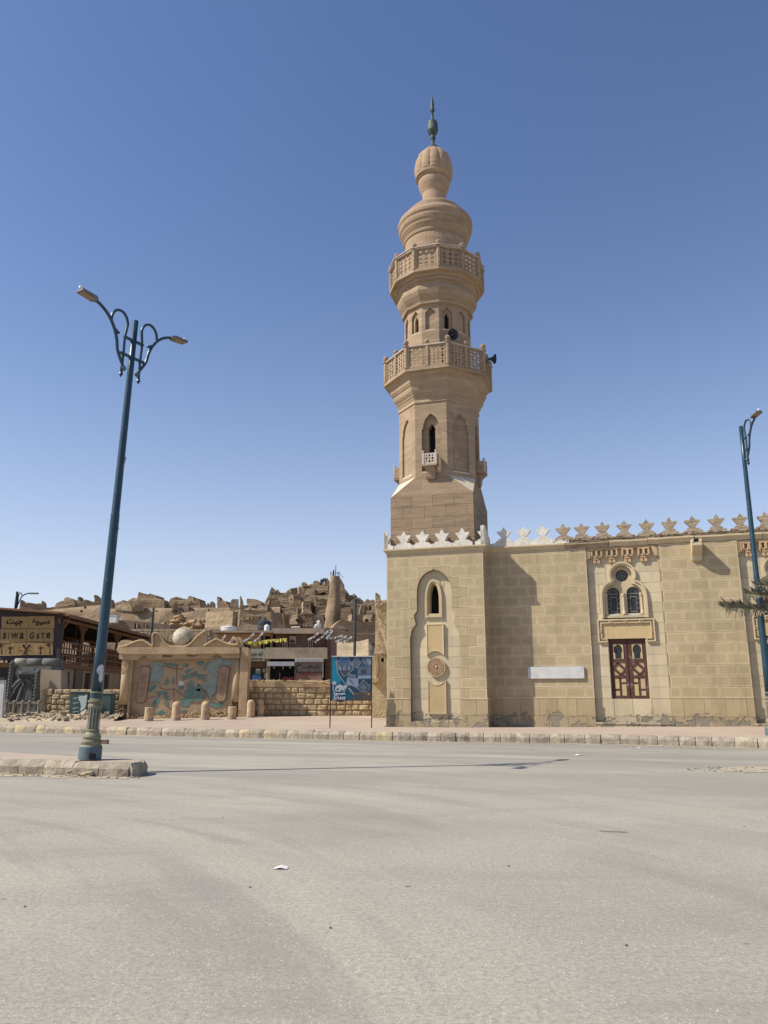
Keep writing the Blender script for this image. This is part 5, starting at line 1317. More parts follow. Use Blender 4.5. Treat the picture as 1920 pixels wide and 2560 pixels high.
# ================================================================== POSTER BOARD
PY = 33.6; PFm = plane_y(PY); cP = crop(820, 1620, 10.058)
def pxx(x): return at(*cP((x, 1200)), PY).x
def pzz(y): return at(*cP((600, y)), PY).z
pb = thing('poster_board', 'blue Siwa tourist poster board on two thin posts at the pavement', 'sign', at(878, 1819, PY))
zb_, zt_ = pzz(1320), pzz(225)
mb = MB(); mb.box(PFm, pxx(70), pxx(1090), zb_, zt_, -.01, .03); board = mb.obj('board', plain('navy_poster_print', (.018, .05, .085), .25, 3, .5, 0), pb)
for x in (62, 1098): mb = MB(); mb.box(PFm, pxx(x)-.022, pxx(x)+.022, .28, zt_+.02, -.025, .035); mb.obj('post', M['wood_dark'], pb)
mb = MB(); mb.box(PFm, pxx(75), pxx(1118), pzz(222), pzz(200), -.05, .06); mb.obj('top_rail', M['marble'], pb)
mb = MB(); mb.box(PFm, pxx(84), pxx(1076), zb_-.01, zb_+.03, -.03, .035); mb.obj('bottom_rail', M['wood_dark'], pb)
def pr(pts, mat, lay, name='poster_print'):
    m_ = MB(); m_.prism(PFm, [(pxx(x), pzz(y)) for x, y in pts], -.011-.0012*lay, -.0105, back=False); m_.obj(name, mat, board)
mP = {k: plain('poster_'+k, c, .2, 5, .5, 0) for k, c in dict(cyan=(.012, .19, .29), deep=(.012, .075, .13), grey=(.10, .13, .17), pale=(.22, .27, .34), blue=(.05, .10, .21), brown=(.10, .072, .045), white=(.40, .42, .46), green=(.03, .06, .055), line=(.30, .33, .34), dusk=(.055, .06, .085)).items()}
pr([(75, 235), (190, 235), (195, 400), (230, 600), (330, 800), (440, 930), (600, 1180), (640, 1310), (75, 1310)], mP['deep'], 1)
pr([(75, 235), (185, 235), (188, 420), (225, 620), (320, 810), (290, 900), (130, 830), (75, 900)], mP['cyan'], 2)
pr([(640, 1120), (1085, 1105), (1085, 1310), (640, 1310)], mP['brown'], 2)
pr([(655, 1165), (905, 1165), (905, 1270), (655, 1270)], mP['dusk'], 3)
pr([(740, 460), (1080, 450), (1080, 790), (740, 790)], mP['blue'], 2, 'poster_photo'); pr([(750, 500), (1075, 470), (1075, 660), (750, 660)], mP['grey'], 3); pr([(825, 650), (825, 580), (850, 545), (900, 528), (945, 545), (968, 590), (968, 650)], mP['dusk'], 4); pr([(745, 700), (1080, 690), (1080, 760), (745, 770)], mP['pale'], 3)
pr([(830, 250), (1080, 250), (1080, 470), (940, 450), (830, 330)], mP['grey'], 4); pr([(940, 250), (1080, 250), (1080, 400), (1010, 440)], mP['pale'], 5); pr([(780, 455), (850, 350), (925, 450)], mP['dusk'], 6)
pr([(210, 340), (330, 235), (500, 235), (655, 510), (640, 540), (405, 720), (380, 710), (208, 445)], mP['line'], 5, 'poster_photo'); pr([(222, 345), (335, 243), (495, 243), (643, 512), (402, 706), (385, 698), (220, 445)], mP['grey'], 6); pr([(250, 560), (560, 545), (640, 515), (402, 704), (330, 600)], mP['dusk'], 7); pr([(230, 345), (335, 250), (490, 250), (540, 340), (400, 380), (300, 360)], mP['blue'], 7)
for x in range(260, 600, 38): pr([(x, 560), (x+6, 420+(x*7) % 60), (x+22, 430+(x*5) % 50), (x+26, 560)], mP['pale'] if x % 3 else mP['dusk'], 8)
pr([(580, 385), (680, 240), (750, 245), (825, 370), (740, 500), (700, 500)], mP['line'], 4, 'poster_photo'); pr([(592, 385), (684, 250), (745, 253), (812, 370), (735, 488), (702, 488)], mP['grey'], 5)
pr([(500, 640), (690, 680), (680, 850), (640, 950), (445, 940)], mP['pale'], 4, 'poster_photo'); pr([(505, 650), (680, 690), (672, 760), (480, 760)], mP['grey'], 5); pr([(510, 780), (560, 790), (640, 900), (620, 910)], mP['deep'], 6)
pr([(680, 760), (755, 760), (760, 930), (720, 1000), (600, 960), (660, 930)], mP['pale'], 5)
pr([(885, 800), (1065, 955), (1000, 1110), (850, 1110), (725, 1010)], mP['line'], 6, 'poster_photo'); pr([(885, 815), (1050, 958), (993, 1100), (855, 1100), (740, 1008)], mP['dusk'], 7); pr([(800, 980), (885, 880), (990, 990), (930, 1090), (860, 1090)], mP['grey'], 8)
pr([(188, 235), (205, 235), (203, 400), (240, 600), (330, 760), (445, 900), (435, 915), (320, 780), (225, 610), (190, 410)], mP['line'], 9)
pr([(495, 1000), (530, 1000), (640, 1140), (640, 1190), (600, 1130)], mP['line'], 9)
pr([(995, 1165), (1010, 1145), (1045, 1140), (1060, 1160), (1030, 1190), (1000, 1185)], M['kerb_y'], 9, 'round_badge')
# white palm emblem and lettering
def ppalm(cx, cy, r, th, base, mat, lay):
    m_ = MB()
    for k in range(8):
        a = R(k*45+12); x1, y1 = cx+r*math.cos(a), cy+r*.85*math.sin(a); nx, ny = -math.sin(a), math.cos(a); w = r*.16
        m_.prism(PFm, [(pxx(cx), pzz(cy)), (pxx(cx+r*.5*math.cos(a)+nx*w), pzz(cy+r*.42*math.sin(a)+ny*w)), (pxx(x1), pzz(y1+r*.12)), (pxx(cx+r*.5*math.cos(a)-nx*w), pzz(cy+r*.42*math.sin(a)-ny*w))], -.011-.0012*lay-.0002*k, -.0105, back=False)
    m_.prism(PFm, [(pxx(x), pzz(y)) for x, y in ([(cx-th, cy), (cx+th, cy)]+[(bx+th, by) for bx, by in base]+[(bx-th, by) for bx, by in reversed(base)])], -.011-.0012*lay-.002, -.0105, back=False)
    m_.obj('palm_emblem', mat, board)
ppalm(155, 880, 80, 10, [(128, 960), (130, 1050), (170, 1140)], mP['white'], 10); ppalm(425, 970, 72, 9, [(432, 1040), (415, 1100), (395, 1140)], mP['white'], 10)
pr([(290+115*math.cos(2*math.pi*i/22), 1035-115*math.sin(2*math.pi*i/22)) for i in range(22) if math.sin(2*math.pi*i/22) > -.75], mP['white'], 10, 'sun_emblem'); ppalm(243, 1035, 42, 5, [(240, 1080), (240, 1125)], mP['deep'], 12)
pr([(310, 1080), (325, 1055), (345, 1060), (355, 1045), (375, 1058), (380, 1085), (372, 1110), (365, 1085), (330, 1088), (325, 1110), (316, 1108)], mP['deep'], 12, 'camel_emblem')
pr([(130, 1160), (200, 1130), (290, 1145), (380, 1130), (460, 1155), (430, 1175), (380, 1160), (350, 1190), (320, 1160), (290, 1185), (260, 1160), (230, 1185), (190, 1160), (150, 1178)], mP['white'], 13, 'wave_emblem')
pr([(190, 1290), (420, 1290), (400, 1345), (300, 1362), (220, 1345)], mP['deep'], 1)
m_ = MB(); text_geo(m_, 'Siwa', PFm, pxx(115), pxx(440), pzz(1305), pzz(1185), -.03, .02, .35); m_.obj('lettering', mP['white'], board)

# ================================================================== RESTAURANT WITH TERRACE
SX, SY = -19.95, 48.0
rest = thing('restaurant', 'restaurant with a yellow sign wall and a long timber roofed terrace', 'restaurant', (SX, SY, .4))
cA_ = crop(0, 1520, 9.217); Fr = plane_y(SY-.4)
def fq(pts): return xz(pts, cA_, SY-.4)
mb = MB(); mb.prism(Fr, fq([(-600, 10), (0, 45), (700, 92), (1430, 150), (1370, 1215), (0, 1205), (-600, 1215)]), 0, .3); clad = mb.obj('dark_cladding', M['sign_dark'], rest)
mb = MB(); q = fq([(-600, -30), (0, 0), (700, 50), (1440, 105), (1440, 150), (700, 95), (0, 42), (-600, 12)]); mb.prism(Fr, q, -.5, .5); mb.obj('roof_fascia', M['wood'], rest)
# sign boards, two columns by two rows and a lower row of planks
def board_(x0, x1, y0, y1, d=-.05, nm='sign_board', mat='sign_yellow'):
    m_ = MB(); m_.prism(Fr, fq([(x0, y1), (x1, y1), (x1, y0), (x0, y0)]), d, 0, back=False); return m_.obj(nm, M[mat], clad)
board_(45, 648, 200, 474); board_(656, 1260, 190, 474); board_(15, 618, 488, 782); board_(628, 1240, 484, 778)
px0 = -25
for x1 in (140, 330, 430, 600, 790, 1040, 1225): board_(px0+5, x1, 795+rnd.uniform(-4, 6), 1085, -.05-rnd.uniform(0, .015), 'sign_plank'); px0 = x1
m_ = MB(); m_.prism(Fr, fq([(-20, 1100), (500, 1092), (500, 1080), (-20, 1086)]), -.09, 0); m_.prism(Fr, fq([(-20, 792), (235, 790), (235, 778), (-20, 780)]), -.09, 0); m_.obj('sign_ledge', M['kerb_y'], clad)
def ftext(body, x0, x1, y0, y1, bold=.02, d=-.062, shear=0):
    a = at(*cA_((x0, y1)), SY-.4); b = at(*cA_((x1, y0)), SY-.4); m_ = MB(); text_geo(m_, body, Fr, a.x, b.x, a.z, b.z, d, bold, shear); m_.obj('lettering', M['sign_ink'], clad)
ftext('\ufe96\ufef4\ufe9f', 150, 548, 255, 415, .045); ftext('\ufe93\ufeee\ufef4\ufeb3', 742, 1170, 250, 412, .045)
ftext('s', 72, 160, 570, 716, .028); ftext('i', 188, 222, 562, 714, .028); ftext('W', 255, 440, 566, 712, .028); ftext('a', 452, 566, 568, 716, .028)
ftext('G', 690, 805, 560, 712, .028); ftext('a', 842, 920, 585, 708, .028); ftext('T', 938, 1050, 575, 708, .028); ftext('e', 1068, 1178, 562, 708, .028)
ftext('SIWA', 432, 548, 975, 1003, .03, -.075); ftext('GATE', 640, 765, 975, 1003, .03, -.075)
m_ = MB()
def fpr(pts, k): m_.prism(Fr, fq(pts), -.0675-.0015*k, -.05, back=False)
fpr([(520, 850), (545, 830), (580, 850), (600, 900), (590, 930), (570, 925), (535, 900)], 0); fpr([(570, 925), (595, 930), (640, 1060), (622, 1070)], 1); fpr([(690, 830), (715, 850), (640, 950), (620, 930), (640, 880)], 2); fpr([(620, 935), (640, 950), (560, 1072), (540, 1060)], 3)
for (cx, cy) in ((468, 908), (620, 822), (740, 903)): fpr([(cx+11*math.cos(2*math.pi*i/8), cy+11*math.sin(2*math.pi*i/8)) for i in range(8)], 0)
for (tx, ty) in ((25, 850), (1135, 840)):
    for k in range(9):
        a = R(k*40+10); fpr([(tx, ty), (tx+38*math.cos(a)-5*math.sin(a), ty+28*math.sin(a)+5*math.cos(a)), (tx+66*math.cos(a), ty+42*math.sin(a)+14)], k)
    fpr([(tx-2, ty), (tx+8, ty), (tx+26, ty+90), (tx+24, ty+215), (tx+10, ty+215), (tx+14, ty+100)], 0)
for (tx, ty) in ((240, 930), (940, 930)):
    fpr([(tx-22, ty+130), (tx-8, ty+40), (tx-14, ty+10), (tx+16, ty+10), (tx+10, ty+50), (tx+26, ty+130)], 0)
    for a in (-160, -140, -115, -90, -65, -40, -20):
        fpr([(tx-8*math.sin(R(a)), ty+15+6*math.cos(R(a))), (tx+80*math.cos(R(a)), ty+5+70*math.sin(R(a))*.9), (tx+8*math.sin(R(a)), ty+15-6*math.cos(R(a)))], 1+(a % 7))
m_.obj('painted_emblem', M['sign_ink'], clad)
# terrace structure
ZF, ZR, ZE = 3.62, 4.92, 6.42; YE = SY+3.35*6.6
mb = MB(); mb.box(lambda s, z, d=0: Vector((s, d, z)), -34, SX+.55, 6.44, 6.56, SY-.3, YE); mb.obj('terrace_roof', M['wood'], rest)
for k in range(26):
    y = SY+.1+k*.85; mb = MB(); mb.bar((-33, y, 6.36), (SX+.45, y, 6.36), .09, .14); mb.obj('roof_joist', M['wood_dark'], rest)
mb = MB(); mb.bar((SX, SY, 6.24), (SX, YE, 6.24), .14, .2); mb.bar((SX-5.5, SY, 6.2), (SX-5.5, YE, 6.2), .14, .2); mb.obj('roof_beam', M['wood'], rest)
mb = MB(); mb.bar((SX+.5, SY-.2, 6.46), (SX+.5, YE, 6.46), .06, .22); mb.obj('side_fascia', M['wood'], rest)
for k in range(7):
    y = SY+.05+3.35*k
    for X, m__ in ((SX, 'wood'), (SX-5.5, 'wood_dark')):
        mb = MB(); mb.bar((X, y, ZF), (X, y, 6.3), .15); p = mb.obj('terrace_post', M[m__], rest)
        mb = MB()
        for s_ in (-1, 1): mb.bar((X, y, 5.55), (X, y+s_*.62, 6.25), .1); mb.bar((X, y, 5.55), (X+s_*.4, y, 6.25), .08)
        mb.obj('knee_brace', M[m__], p)
mb = MB(); mb.box(lambda s, z, d=0: Vector((s, d, z)), -34, SX+.1, ZF-.28, ZF, SY, YE); mb.obj('terrace_floor', M['wood'], rest)
for X, m__ in ((SX+.02, 'wood'), (SX-5.6, 'wood_dark')):
    mb = MB()
    for z in (ZF+.1, ZF+.48, ZR-.38, ZR): mb.bar((X, SY, z), (X, YE, z), .07, .09)
    mb.obj('handrail', M[m__], rest)
    for k in range(52 if X > -22 else 24):
        y = SY+.2+(k*.42 if X > -22 else k*.9); mb = MB(); mb.bar((X-.02, y, ZF), (X-.02, y, ZR), .06, .13 if k % 2 else .07); mb.obj('railing_slat', M[m__], rest)
mb = MB(); SWf = lambda s, z, d=0.0: Vector((SX-.05-d, s, z))
wins = [(SY+.95, SY+2.05), (SY+4.6, SY+5.7), (SY+8.3, SY+9.3)]
mb.prism(SWf, [(SY, .1), (YE-4, .1), (YE-4, ZF-.28), (SY, ZF-.28)], 0, .3, [[(a, 1.95), (b, 1.95), (b, 3.15), (a, 3.15)] for a, b in wins]); mb.obj('side_wall', M['plaster_house'], rest)
for a, b in wins:
    mb = MB(); mb.prism(SWf, [(a, 1.95), (b, 1.95), (b, 3.15), (a, 3.15)], .15, .2); w_ = mb.obj('window', M['wood_dark'], rest)
    mb = MB(); mb.bar(SWf((a+b)/2, 1.95, .12), SWf((a+b)/2, 3.15, .12), .05); mb.obj('window_bar', M['wood'], w_)
for y in (SY+.4, SY+3.2): mb = MB(); mb.box(SWf, y, y+1.0, 1.0, 1.6, -.04, .05); mb.obj('vent_grille', M['plaster_brown'], rest)
mb = MB(); mb.box(SWf, SY+2.7, SY+3.9, .1, ZF-.3, -.12, .0); mb.obj('wall_pier', M['plaster_brown'], rest)
mb = MB(); mb.box(lambda s, z, d=0: Vector((s, d, z)), -34, SX-.4, .1, ZF-.3, SY+.2, SY+.4); mb.obj('front_wall', M['sign_dark'], rest)
for (dx, dy, z) in ((-1.5, 1.2, 5.35), (-1.4, 5.9, 5.3), (-.4, 3.2, 4.85)):
    mb = MB(); mb.ball((SX+dx, SY+dy, z), .2, 10, 7); mb.bar((SX+dx, SY+dy, z), (SX+dx, SY+dy, 6.3), .02); mb.obj('hanging_lantern', M['cable'], rest)
# brown house behind the terrace end
hb = thing('house', 'plain brown plastered house standing behind the end of the terrace', 'house', at(280, 1722, 58))
cB = crop(150, 1520, 6.144)
mb = MB(); mb.prism(plane_y(60), xz([(745, 1400), (1100, 1400), (1100, 655), (960, 660), (735, 640)], cB, 60), 0, 6); mb.obj('wall', M['plaster_brown'], hb)
mb = MB(); mb.prism(plane_y(58), xz([(645, 1300), (700, 1300), (715, 780), (660, 780)], cB, 58), 0, 1); mb.obj('dark_gap', M['dark'], hb)  # gap beside the house, its shade built as a black slab
# moulded grey gate
GYY = 47.1; GF = plane_y(GYY); cG = crop(0, 1640, 9.217)
def gq(pts, Y=GYY): return xz(pts, cG, Y)
gate = thing('cement_gate', 'sculpted grey cement gate with twisted columns and a palm relief', 'gate', at(60, 1795, GYY))
mb = MB(); mb.prism(GF, gq([(330, 1500), (1390, 1500), (1390, 100), (330, 100)]), .35, .6); mb.obj('back_panel', M['grey_cement'], gate)
mb = MB(); mb.prism(GF, gq([(350, 440), (1400, 440), (1400, 180), (350, 180)]), .0, .4); lint = mb.obj('lintel', M['grey_cement'], gate)
mb = MB(); mb.prism(GF, gq([(440, 400), (1200, 420), (1205, 195), (440, 185)]), -.05, .1); mb.obj('name_field', M['grey_light'], lint)
for (a, b) in ((360, 640), (640, 1000), (1000, 1390)):
    p = at(*cG((a, 140)), GYY); q = at(*cG((b, 140)), GYY); mb = MB(); mb.tube([(p.x, GYY-.0, p.z), (q.x, GYY-.0, q.z)], .23, 10); mb.obj('log_moulding', M['grey_light'] if a < 600 else M['grey_cement'], gate, smooth=True)
a = at(*cG((510, 368)), GYY); b = at(*cG((800, 255)), GYY); m_ = MB(); text_geo(m_, 'SIWA', GF, a.x, b.x, a.z, b.z, -.09, .03); a = at(*cG((890, 368)), GYY); b = at(*cG((1170, 265)), GYY); text_geo(m_, 'GATE', GF, a.x, b.x, a.z, b.z, -.09, .03); m_.obj('lettering', plain('pale_lettering', (.4, .39, .33), .1, 5), gate)
def braid(x0, x1, y0, y1, Y, nm='twisted_column', mat='grey_cement'):
    a = at(*cG((x0, y1)), Y); b = at(*cG((x1, y0)), Y); r = (b.x-a.x)/2; cx = (a.x+b.x)/2; col_ = MB(); col_.lathe(cx, Y+.1, [(r*.75, .2), (r*.72, b.z)], 10); o_ = col_.obj(nm, M[mat], gate)
    n = int((b.z-a.z)/.19); m_ = MB()
    for i in range(n*2):
        z = b.z-.1-(i//2)*.19-(i % 2)*.09; s_ = -1 if i % 2 else 1
        c0 = Vector((cx+s_*r*.42, Y-.12, z)); m_.tube([c0+Vector((-r*.45, .0, -.07)), c0+Vector((0, -.08, 0)), c0+Vector((r*.45, .0, .08))], [.04, .095, .04], 6)
    m_.obj('twist', M[mat], o_, smooth=True); return o_
braid(175, 330, 110, 1060, GYY-.1); braid(785, 935, 305, 1080, 46.4)
# palm relief
m_ = MB(); c = at(*cG((510, 570)), GYY)
for k in range(9):
    a = R(-20+k*27.5); L = .8 if k in (0, 8) else .95
    q = [Vector((c.x+L*t*math.cos(a), GYY+.3, c.z+L*t*math.sin(a)*.7-.9*t*t)) for t in (0, .3, .6, 1)]; m_.tube(q, [.05, .1, .09, .02], 6)
m_.tube([(c.x, GYY+.33, c.z), (c.x-.25, GYY+.33, c.z-1.0), (c.x-.35, GYY+.33, c.z-2.2)], [.1, .12, .16], 8); m_.obj('palm_relief', M['grey_cement'], gate, smooth=True)
mb = MB(); mb.prism(GF, gq([(530, 1010), (680, 1010), (680, 690), (640, 780), (600, 760), (560, 850)]), .25, .4); mb.obj('hill_relief', M['grey_light'], gate)
gw = thing('garden_wall', 'short tan plastered wall block beside the grey cement gate', 'wall', at(126, 1780, 46.8))
mb = MB(); mb.prism(plane_y(46.7), gq([(925, 1500), (1400, 1500), (1405, 325), (1200, 318), (925, 300)], 46.7), 0, 1.0); mb.obj('wall', M['plaster_house'], gw)
rubble_wall(gw, plane_y(46.65), at(*cG((955, 1000)), 46.65).x, at(*cG((1200, 1000)), 46.65).x, .3, at(*cG((1000, 740)), 46.65).z, 4)
# cement railing
FY = 45.4; fe = thing('cement_fence', 'low grey cement railing with round posts in front of the gate', 'fence', at(56, 1795, FY))
a = at(*cG((60, 1380)), FY); b = at(*cG((925, 1055)), FY)
mb = MB(); mb.bar((a.x-1.2, FY, b.z-.06), (b.x, FY, b.z-.06), .14, .12); mb.obj('top_rail', M['cement'], fe)
mb = MB(); mb.bar((a.x-1.2, FY, a.z+.1), (b.x, FY, a.z+.1), .16, .14); mb.obj('bottom_rail', M['cement'], fe)
for x in (-20, 130, 310, 500, 660, 880):
    p = at(*cG((x, 1300)), FY); mb = MB(); mb.lathe(p.x, FY, [(.09, a.z-.3), (.08, b.z-.1), (.11, b.z-.02), (.1, b.z+.05), (.03, b.z+.09)], 10); mb.obj('post', M['cement'], fe)
for x in (60, 220, 400, 440, 560, 600, 760):
    p = at(*cG((x, 1300)), FY); mb = MB(); mb.bar((p.x, FY, a.z+.1), (p.x, FY, b.z-.1), .06); mb.obj('baluster', M['cement'], fe)
wb = thing('white_booth', 'white painted booth cut by the edge of the picture near the railing', 'booth', at(-20, 1800, 44))
mb = MB(); mb.prism(plane_y(44), xz([(-60, 1812), (4, 1806), (7, 1750), (11, 1700), (-60, 1699)], lambda p: p, 44), 0, .25); mb.obj('side_panel', M['marble'], wb)
mb = MB(); mb.prism(plane_y(43.95), xz([(-60, 1700), (12, 1700), (12, 1693), (-60, 1691)], lambda p: p, 43.95), 0, .3); mb.obj('cap', M['sign_dark'], wb)
tn = thing('white_tent', 'white cloth tent top glimpsed under the dark sign wall', 'tent', at(5, 1700, 60))
mb = MB(); mb.prism(plane_y(60), xz([(-60, 1740), (24, 1740), (24, 1668), (18, 1672), (-20, 1690), (-60, 1700)], lambda p: p, 60), 0, 3); mb.obj('canopy', M['tank_white'], tn)
# electricity cabinets
def cabinet(x0, x1, y0, y1, Y, label, split, poster):
    a = at(x0, y1, Y); b = at(x1, y0, Y); t = thing('electricity_cabinet', label, 'cabinet', a, 'green electricity cabinets')
    f = plane_y(Y); mb = MB(); mb.box(f, a.x, b.x, a.z-.4, b.z, 0, .7); o = mb.obj('body', M['green_box'], t)
    mb = MB(); mb.box(f, a.x-.05, b.x+.05, b.z, b.z+.06, -.06, .75); mb.obj('cap', M['shop_sign'], t)
    for i, (p, q) in enumerate(((a.x+.03, (a.x+b.x)/2-.1), ((a.x+b.x)/2-.07, b.x-.03)) if split else ((a.x+.04, b.x-.04),)):
        mb = MB(); mb.box(f, p, q, a.z+.02, b.z-.05, -.03, .0); d_ = mb.obj('door', M['green_box'], t)
        if poster and i == 1:
            mb = MB(); w = q-p; pts = [(p+.04, b.z-.15), (p+.1, b.z-.25), (p+.16, b.z-.2), (p+w*.6, b.z-.22), (q-.03, b.z-.12), (q-.04, b.z-.7), (q-.1, b.z-.9), (p+w*.5, b.z-1.05), (p+w*.35, b.z-1.0), (p+w*.4, b.z-.8), (p+w*.25, b.z-.5), (p+w*.1, b.z-.45)]
            mb.prism(f, pts, -.036, -.03, back=False); mb.obj('torn_poster', M['poster_pale'], d_)
        if i == 0 and poster:
            mb = MB()
            for z in (.35, .62, .9, 1.1): mb.bar((p+.15, Y-.033, b.z-z), (p+.5, Y-.033, b.z-z+.05), .006, .03); mb.bar((p+.25, Y-.034, b.z-z-.06), (p+.35, Y-.034, b.z-z+.08), .006, .02)
            mb.obj('chalk_scrawl', M['poster_pale'], d_)
    return t
cabinet(172, 222, 1730, 1785, 44.6, 'green double-door electricity cabinet with a torn white poster', True, True)
cabinet(251, 280, 1734, 1787, 44.9, 'plain dark green electricity cabinet beside the mural column', False, False)
# earth bank and rubble before them
def bank_z(x, y): return .42+.30*max(0, min(1, (y-43.2)/1.6))*(.6+.5*noise.noise(Vector((x*.6, y*.9, 1))))+.1*noise.noise(Vector((x*1.7, y*2, 5)))
mb = MB(); nx, ny = 60, 14; x0, x1 = -25, at(300, 1790, 44).x
for j in range(ny+1):
    for i in range(nx+1): x = x0+(x1-x0)*i/nx; y = 42.9+3.6*j/ny; mb.v.append((x, y, bank_z(x, y)-(.2 if j == 0 else 0)))
for j in range(ny):
    for i in range(nx): o_ = j*(nx+1)+i; mb.f.append((o_, o_+1, o_+nx+2, o_+nx+1)); mb.m.append(0)
mb.obj('earth_bank', M['sand'], kind='structure', smooth=True)
mb = MB(); g = random.Random(11)
for i in range(320):
    px = g.uniform(15, 300); y = g.uniform(43.0, 45.4); x = at(px, 1795, y).x; big = g.random()**3
    mb.rock((x, y, bank_z(x, y)+.03), .06+.2*big, .06+.15*big, .03+.11*big, i, 0, 6, 4)
mb.obj('rubble', M['rubble'], kind='stuff', label='heap of broken pale stones and sand before the green cabinets', category='rubble')
for (px, py, Y, sx, sz, lb_) in ((158, 1782, 43.8, .35, .34, 'tilted brown slab of stone leaning in the rubble heap'), (213, 1783, 43.6, .3, .2, 'grey boulder at the corner of the green cabinet'), (266, 1785, 43.8, .2, .2, 'pale boulder lying between lamp post and mural column')):
    p = at(px, py, Y); mb = MB(); mb.rock((p.x, Y, p.z), sx, .25, sz, px, 0, 9, 7); mb.obj('boulder', M['rubble'], label=lb_, category='boulder', group='boulders in the rubble')

# ================================================================== SHOPS
cS = crop(600, 1560, 6.636); SYY = 60.0; SF = plane_y(SYY)
def sb(x0, x1, y0, y1, d0, d1, mat, nm, par, Y=SYY):
    a = at(*cS((x0, y1)), SYY); b = at(*cS((x1, y0)), SYY); m_ = MB(); m_.box(SF, a.x, b.x, a.z, b.z, d0, d1); return m_.obj(nm, M[mat] if isinstance(mat, str) else mat, par)
def spt(x, y): p = at(*cS((x, y)), SYY); return p.x, p.z
oh = thing('shop_building', 'ochre two-storey shop building with a flat roof slab and a pale sign', 'shop', at(620, 1715, SYY))
sb(-420, 525, 155, 1200, .0, 8, 'ochre_house', 'wall', oh); sb(-440, 545, 118, 150, -.5, 8.2, 'beige_band', 'roof_slab', oh)
w = sb(62, 175, 270, 415, -.03, .1, 'wood_dark', 'window', oh); [sb(75+k*26, 83+k*26, 275, 412, -.06, -.02, 'shop_white' if k == 2 else 'maroon_house', 'window_bar', w) for k in range(4)]
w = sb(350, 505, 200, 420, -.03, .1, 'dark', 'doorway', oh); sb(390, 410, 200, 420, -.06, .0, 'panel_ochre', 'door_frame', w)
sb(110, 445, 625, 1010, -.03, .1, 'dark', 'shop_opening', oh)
shs = sb(130, 435, 420, 622, -.7, -.6, 'shop_sign', 'shop_sign', oh); x0_, z0_ = spt(150, 545); x1_, z1_ = spt(400, 460)
m_ = MB(); text_geo(m_, '\ufeef\ufeae\ufef4\ufe9f \ufeee\ufe91\ufe8d', SF, x0_, x1_, z0_, z1_, -.72, .03); m_.obj('lettering', M['ink_blue'], shs)
m_ = MB(); g = random.Random(2); x = spt(180, 0)[0]; zz = spt(0, 585)[1]
while x < spt(410, 0)[0]: L = g.uniform(.08, .25); m_.box(SF, x, x+L, zz-.05, zz+.05, -.72, -.70); x += L+.05
m_.obj('small_lettering', M['ink_grey'], shs)
sb(150, 430, 626, 722, -.55, -.45, 'shop_brown', 'lower_sign', oh)
m_ = MB(); a0 = spt(290, 860); m_.prism(SF, [(a0[0]+.34*math.cos(2*math.pi*i/14), a0[1]-.15+.34*math.sin(2*math.pi*i/14)) for i in range(14)], -.4, -.3); m_.obj('round_blue_sign', M['blue_item'], oh)
sb(270, 350, 745, 850, -.3, -.2, 'shop_sign', 'hanging_goods', oh); sb(385, 440, 740, 805, -.4, -.3, 'shop_sign', 'hanging_goods', oh); sb(415, 440, 820, 900, -.4, -.3, 'kerb_y', 'hanging_goods', oh); sb(138, 160, 690, 740, -.5, -.4, 'blue_item', 'hanging_goods', oh)
sb(440, 485, 590, 1010, -.5, .0, 'plaster_house', 'pillar', oh)
bh = thing('shop_building', 'brown shop building with a long concrete balcony, barred windows and stalls', 'shop', at(740, 1715, SYY))
sb(545, 1400, 165, 1200, .3, 8, 'maroon_house', 'upper_wall', bh); sb(1400, 1505, 190, 1200, .3, 8, 'maroon_house', 'end_wall', bh)
sb(545, 1395, 78, 164, -.4, 8.2, 'beige_band', 'roof_parapet', bh); sb(515, 548, 118, 420, -.1, .4, 'pink', 'corner_pillar', bh)
sb(440, 1455, 402, 585, -.9, .3, 'beige_band', 'balcony', bh)
sb(800, 1110, 168, 398, .24, .31, 'plaster_brown', 'wall_bay', bh)
for x in (690, 1115):
    w = sb(x-8, x+108, 250, 395, .22, .26, 'wood_dark', 'window', bh)
    for k in range(3): sb(x+2+k*37, x+26+k*37, 258, 392, .16, .21, 'beige_band', 'shutter_slat', w)
sb(825, 935, 205, 325, -.2, .2, 'beige_band', 'air_conditioner', bh); sb(832, 910, 265, 315, -.23, -.2, 'tank_black', 'fan_grille', bh)
sb(1392, 1400, 165, 400, .0, .3, 'beige_band', 'downpipe', bh)
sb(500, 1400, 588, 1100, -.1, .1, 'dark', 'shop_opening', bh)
sb(500, 515, 700, 1000, -.9, -.85, 'shop_white', 'stall_post', bh); sb(925, 945, 650, 1000, -.9, -.85, 'shop_white', 'stall_post', bh)
m_ = MB(); a_ = spt(500, 710); b_ = spt(940, 650)
m_.add([SF(a_[0], a_[1], -1.6), SF(b_[0], a_[1], -1.6), SF(b_[0], b_[1]-.05, -.3), SF(a_[0], b_[1]-.05, -.3), SF(a_[0], a_[1]+.32, -1.6), SF(b_[0], a_[1]+.32, -1.6), SF(b_[0], b_[1]+.05, -.3), SF(a_[0], b_[1]+.05, -.3)], [(0, 1, 5, 4), (4, 5, 6, 7), (0, 3, 2, 1), (0, 4, 7, 3), (1, 2, 6, 5)]); m_.obj('awning', M['awning'], bh)
for x in (590, 735, 853): sb(x-9, x+10, 715, 742, -.9, -.75, 'tank_white', 'hanging_lamp', bh)
sb(735, 920, 885, 925, -.8, -.4, 'red', 'bench', bh); sb(650, 672, 800, 1000, -.2, -.1, 'plaster_brown', 'shop_shelf', bh)
st_ = thing('market_stall', 'white stall with a corrugated awning, grey sign and pink front', 'stall', at(777, 1715, SYY-1))
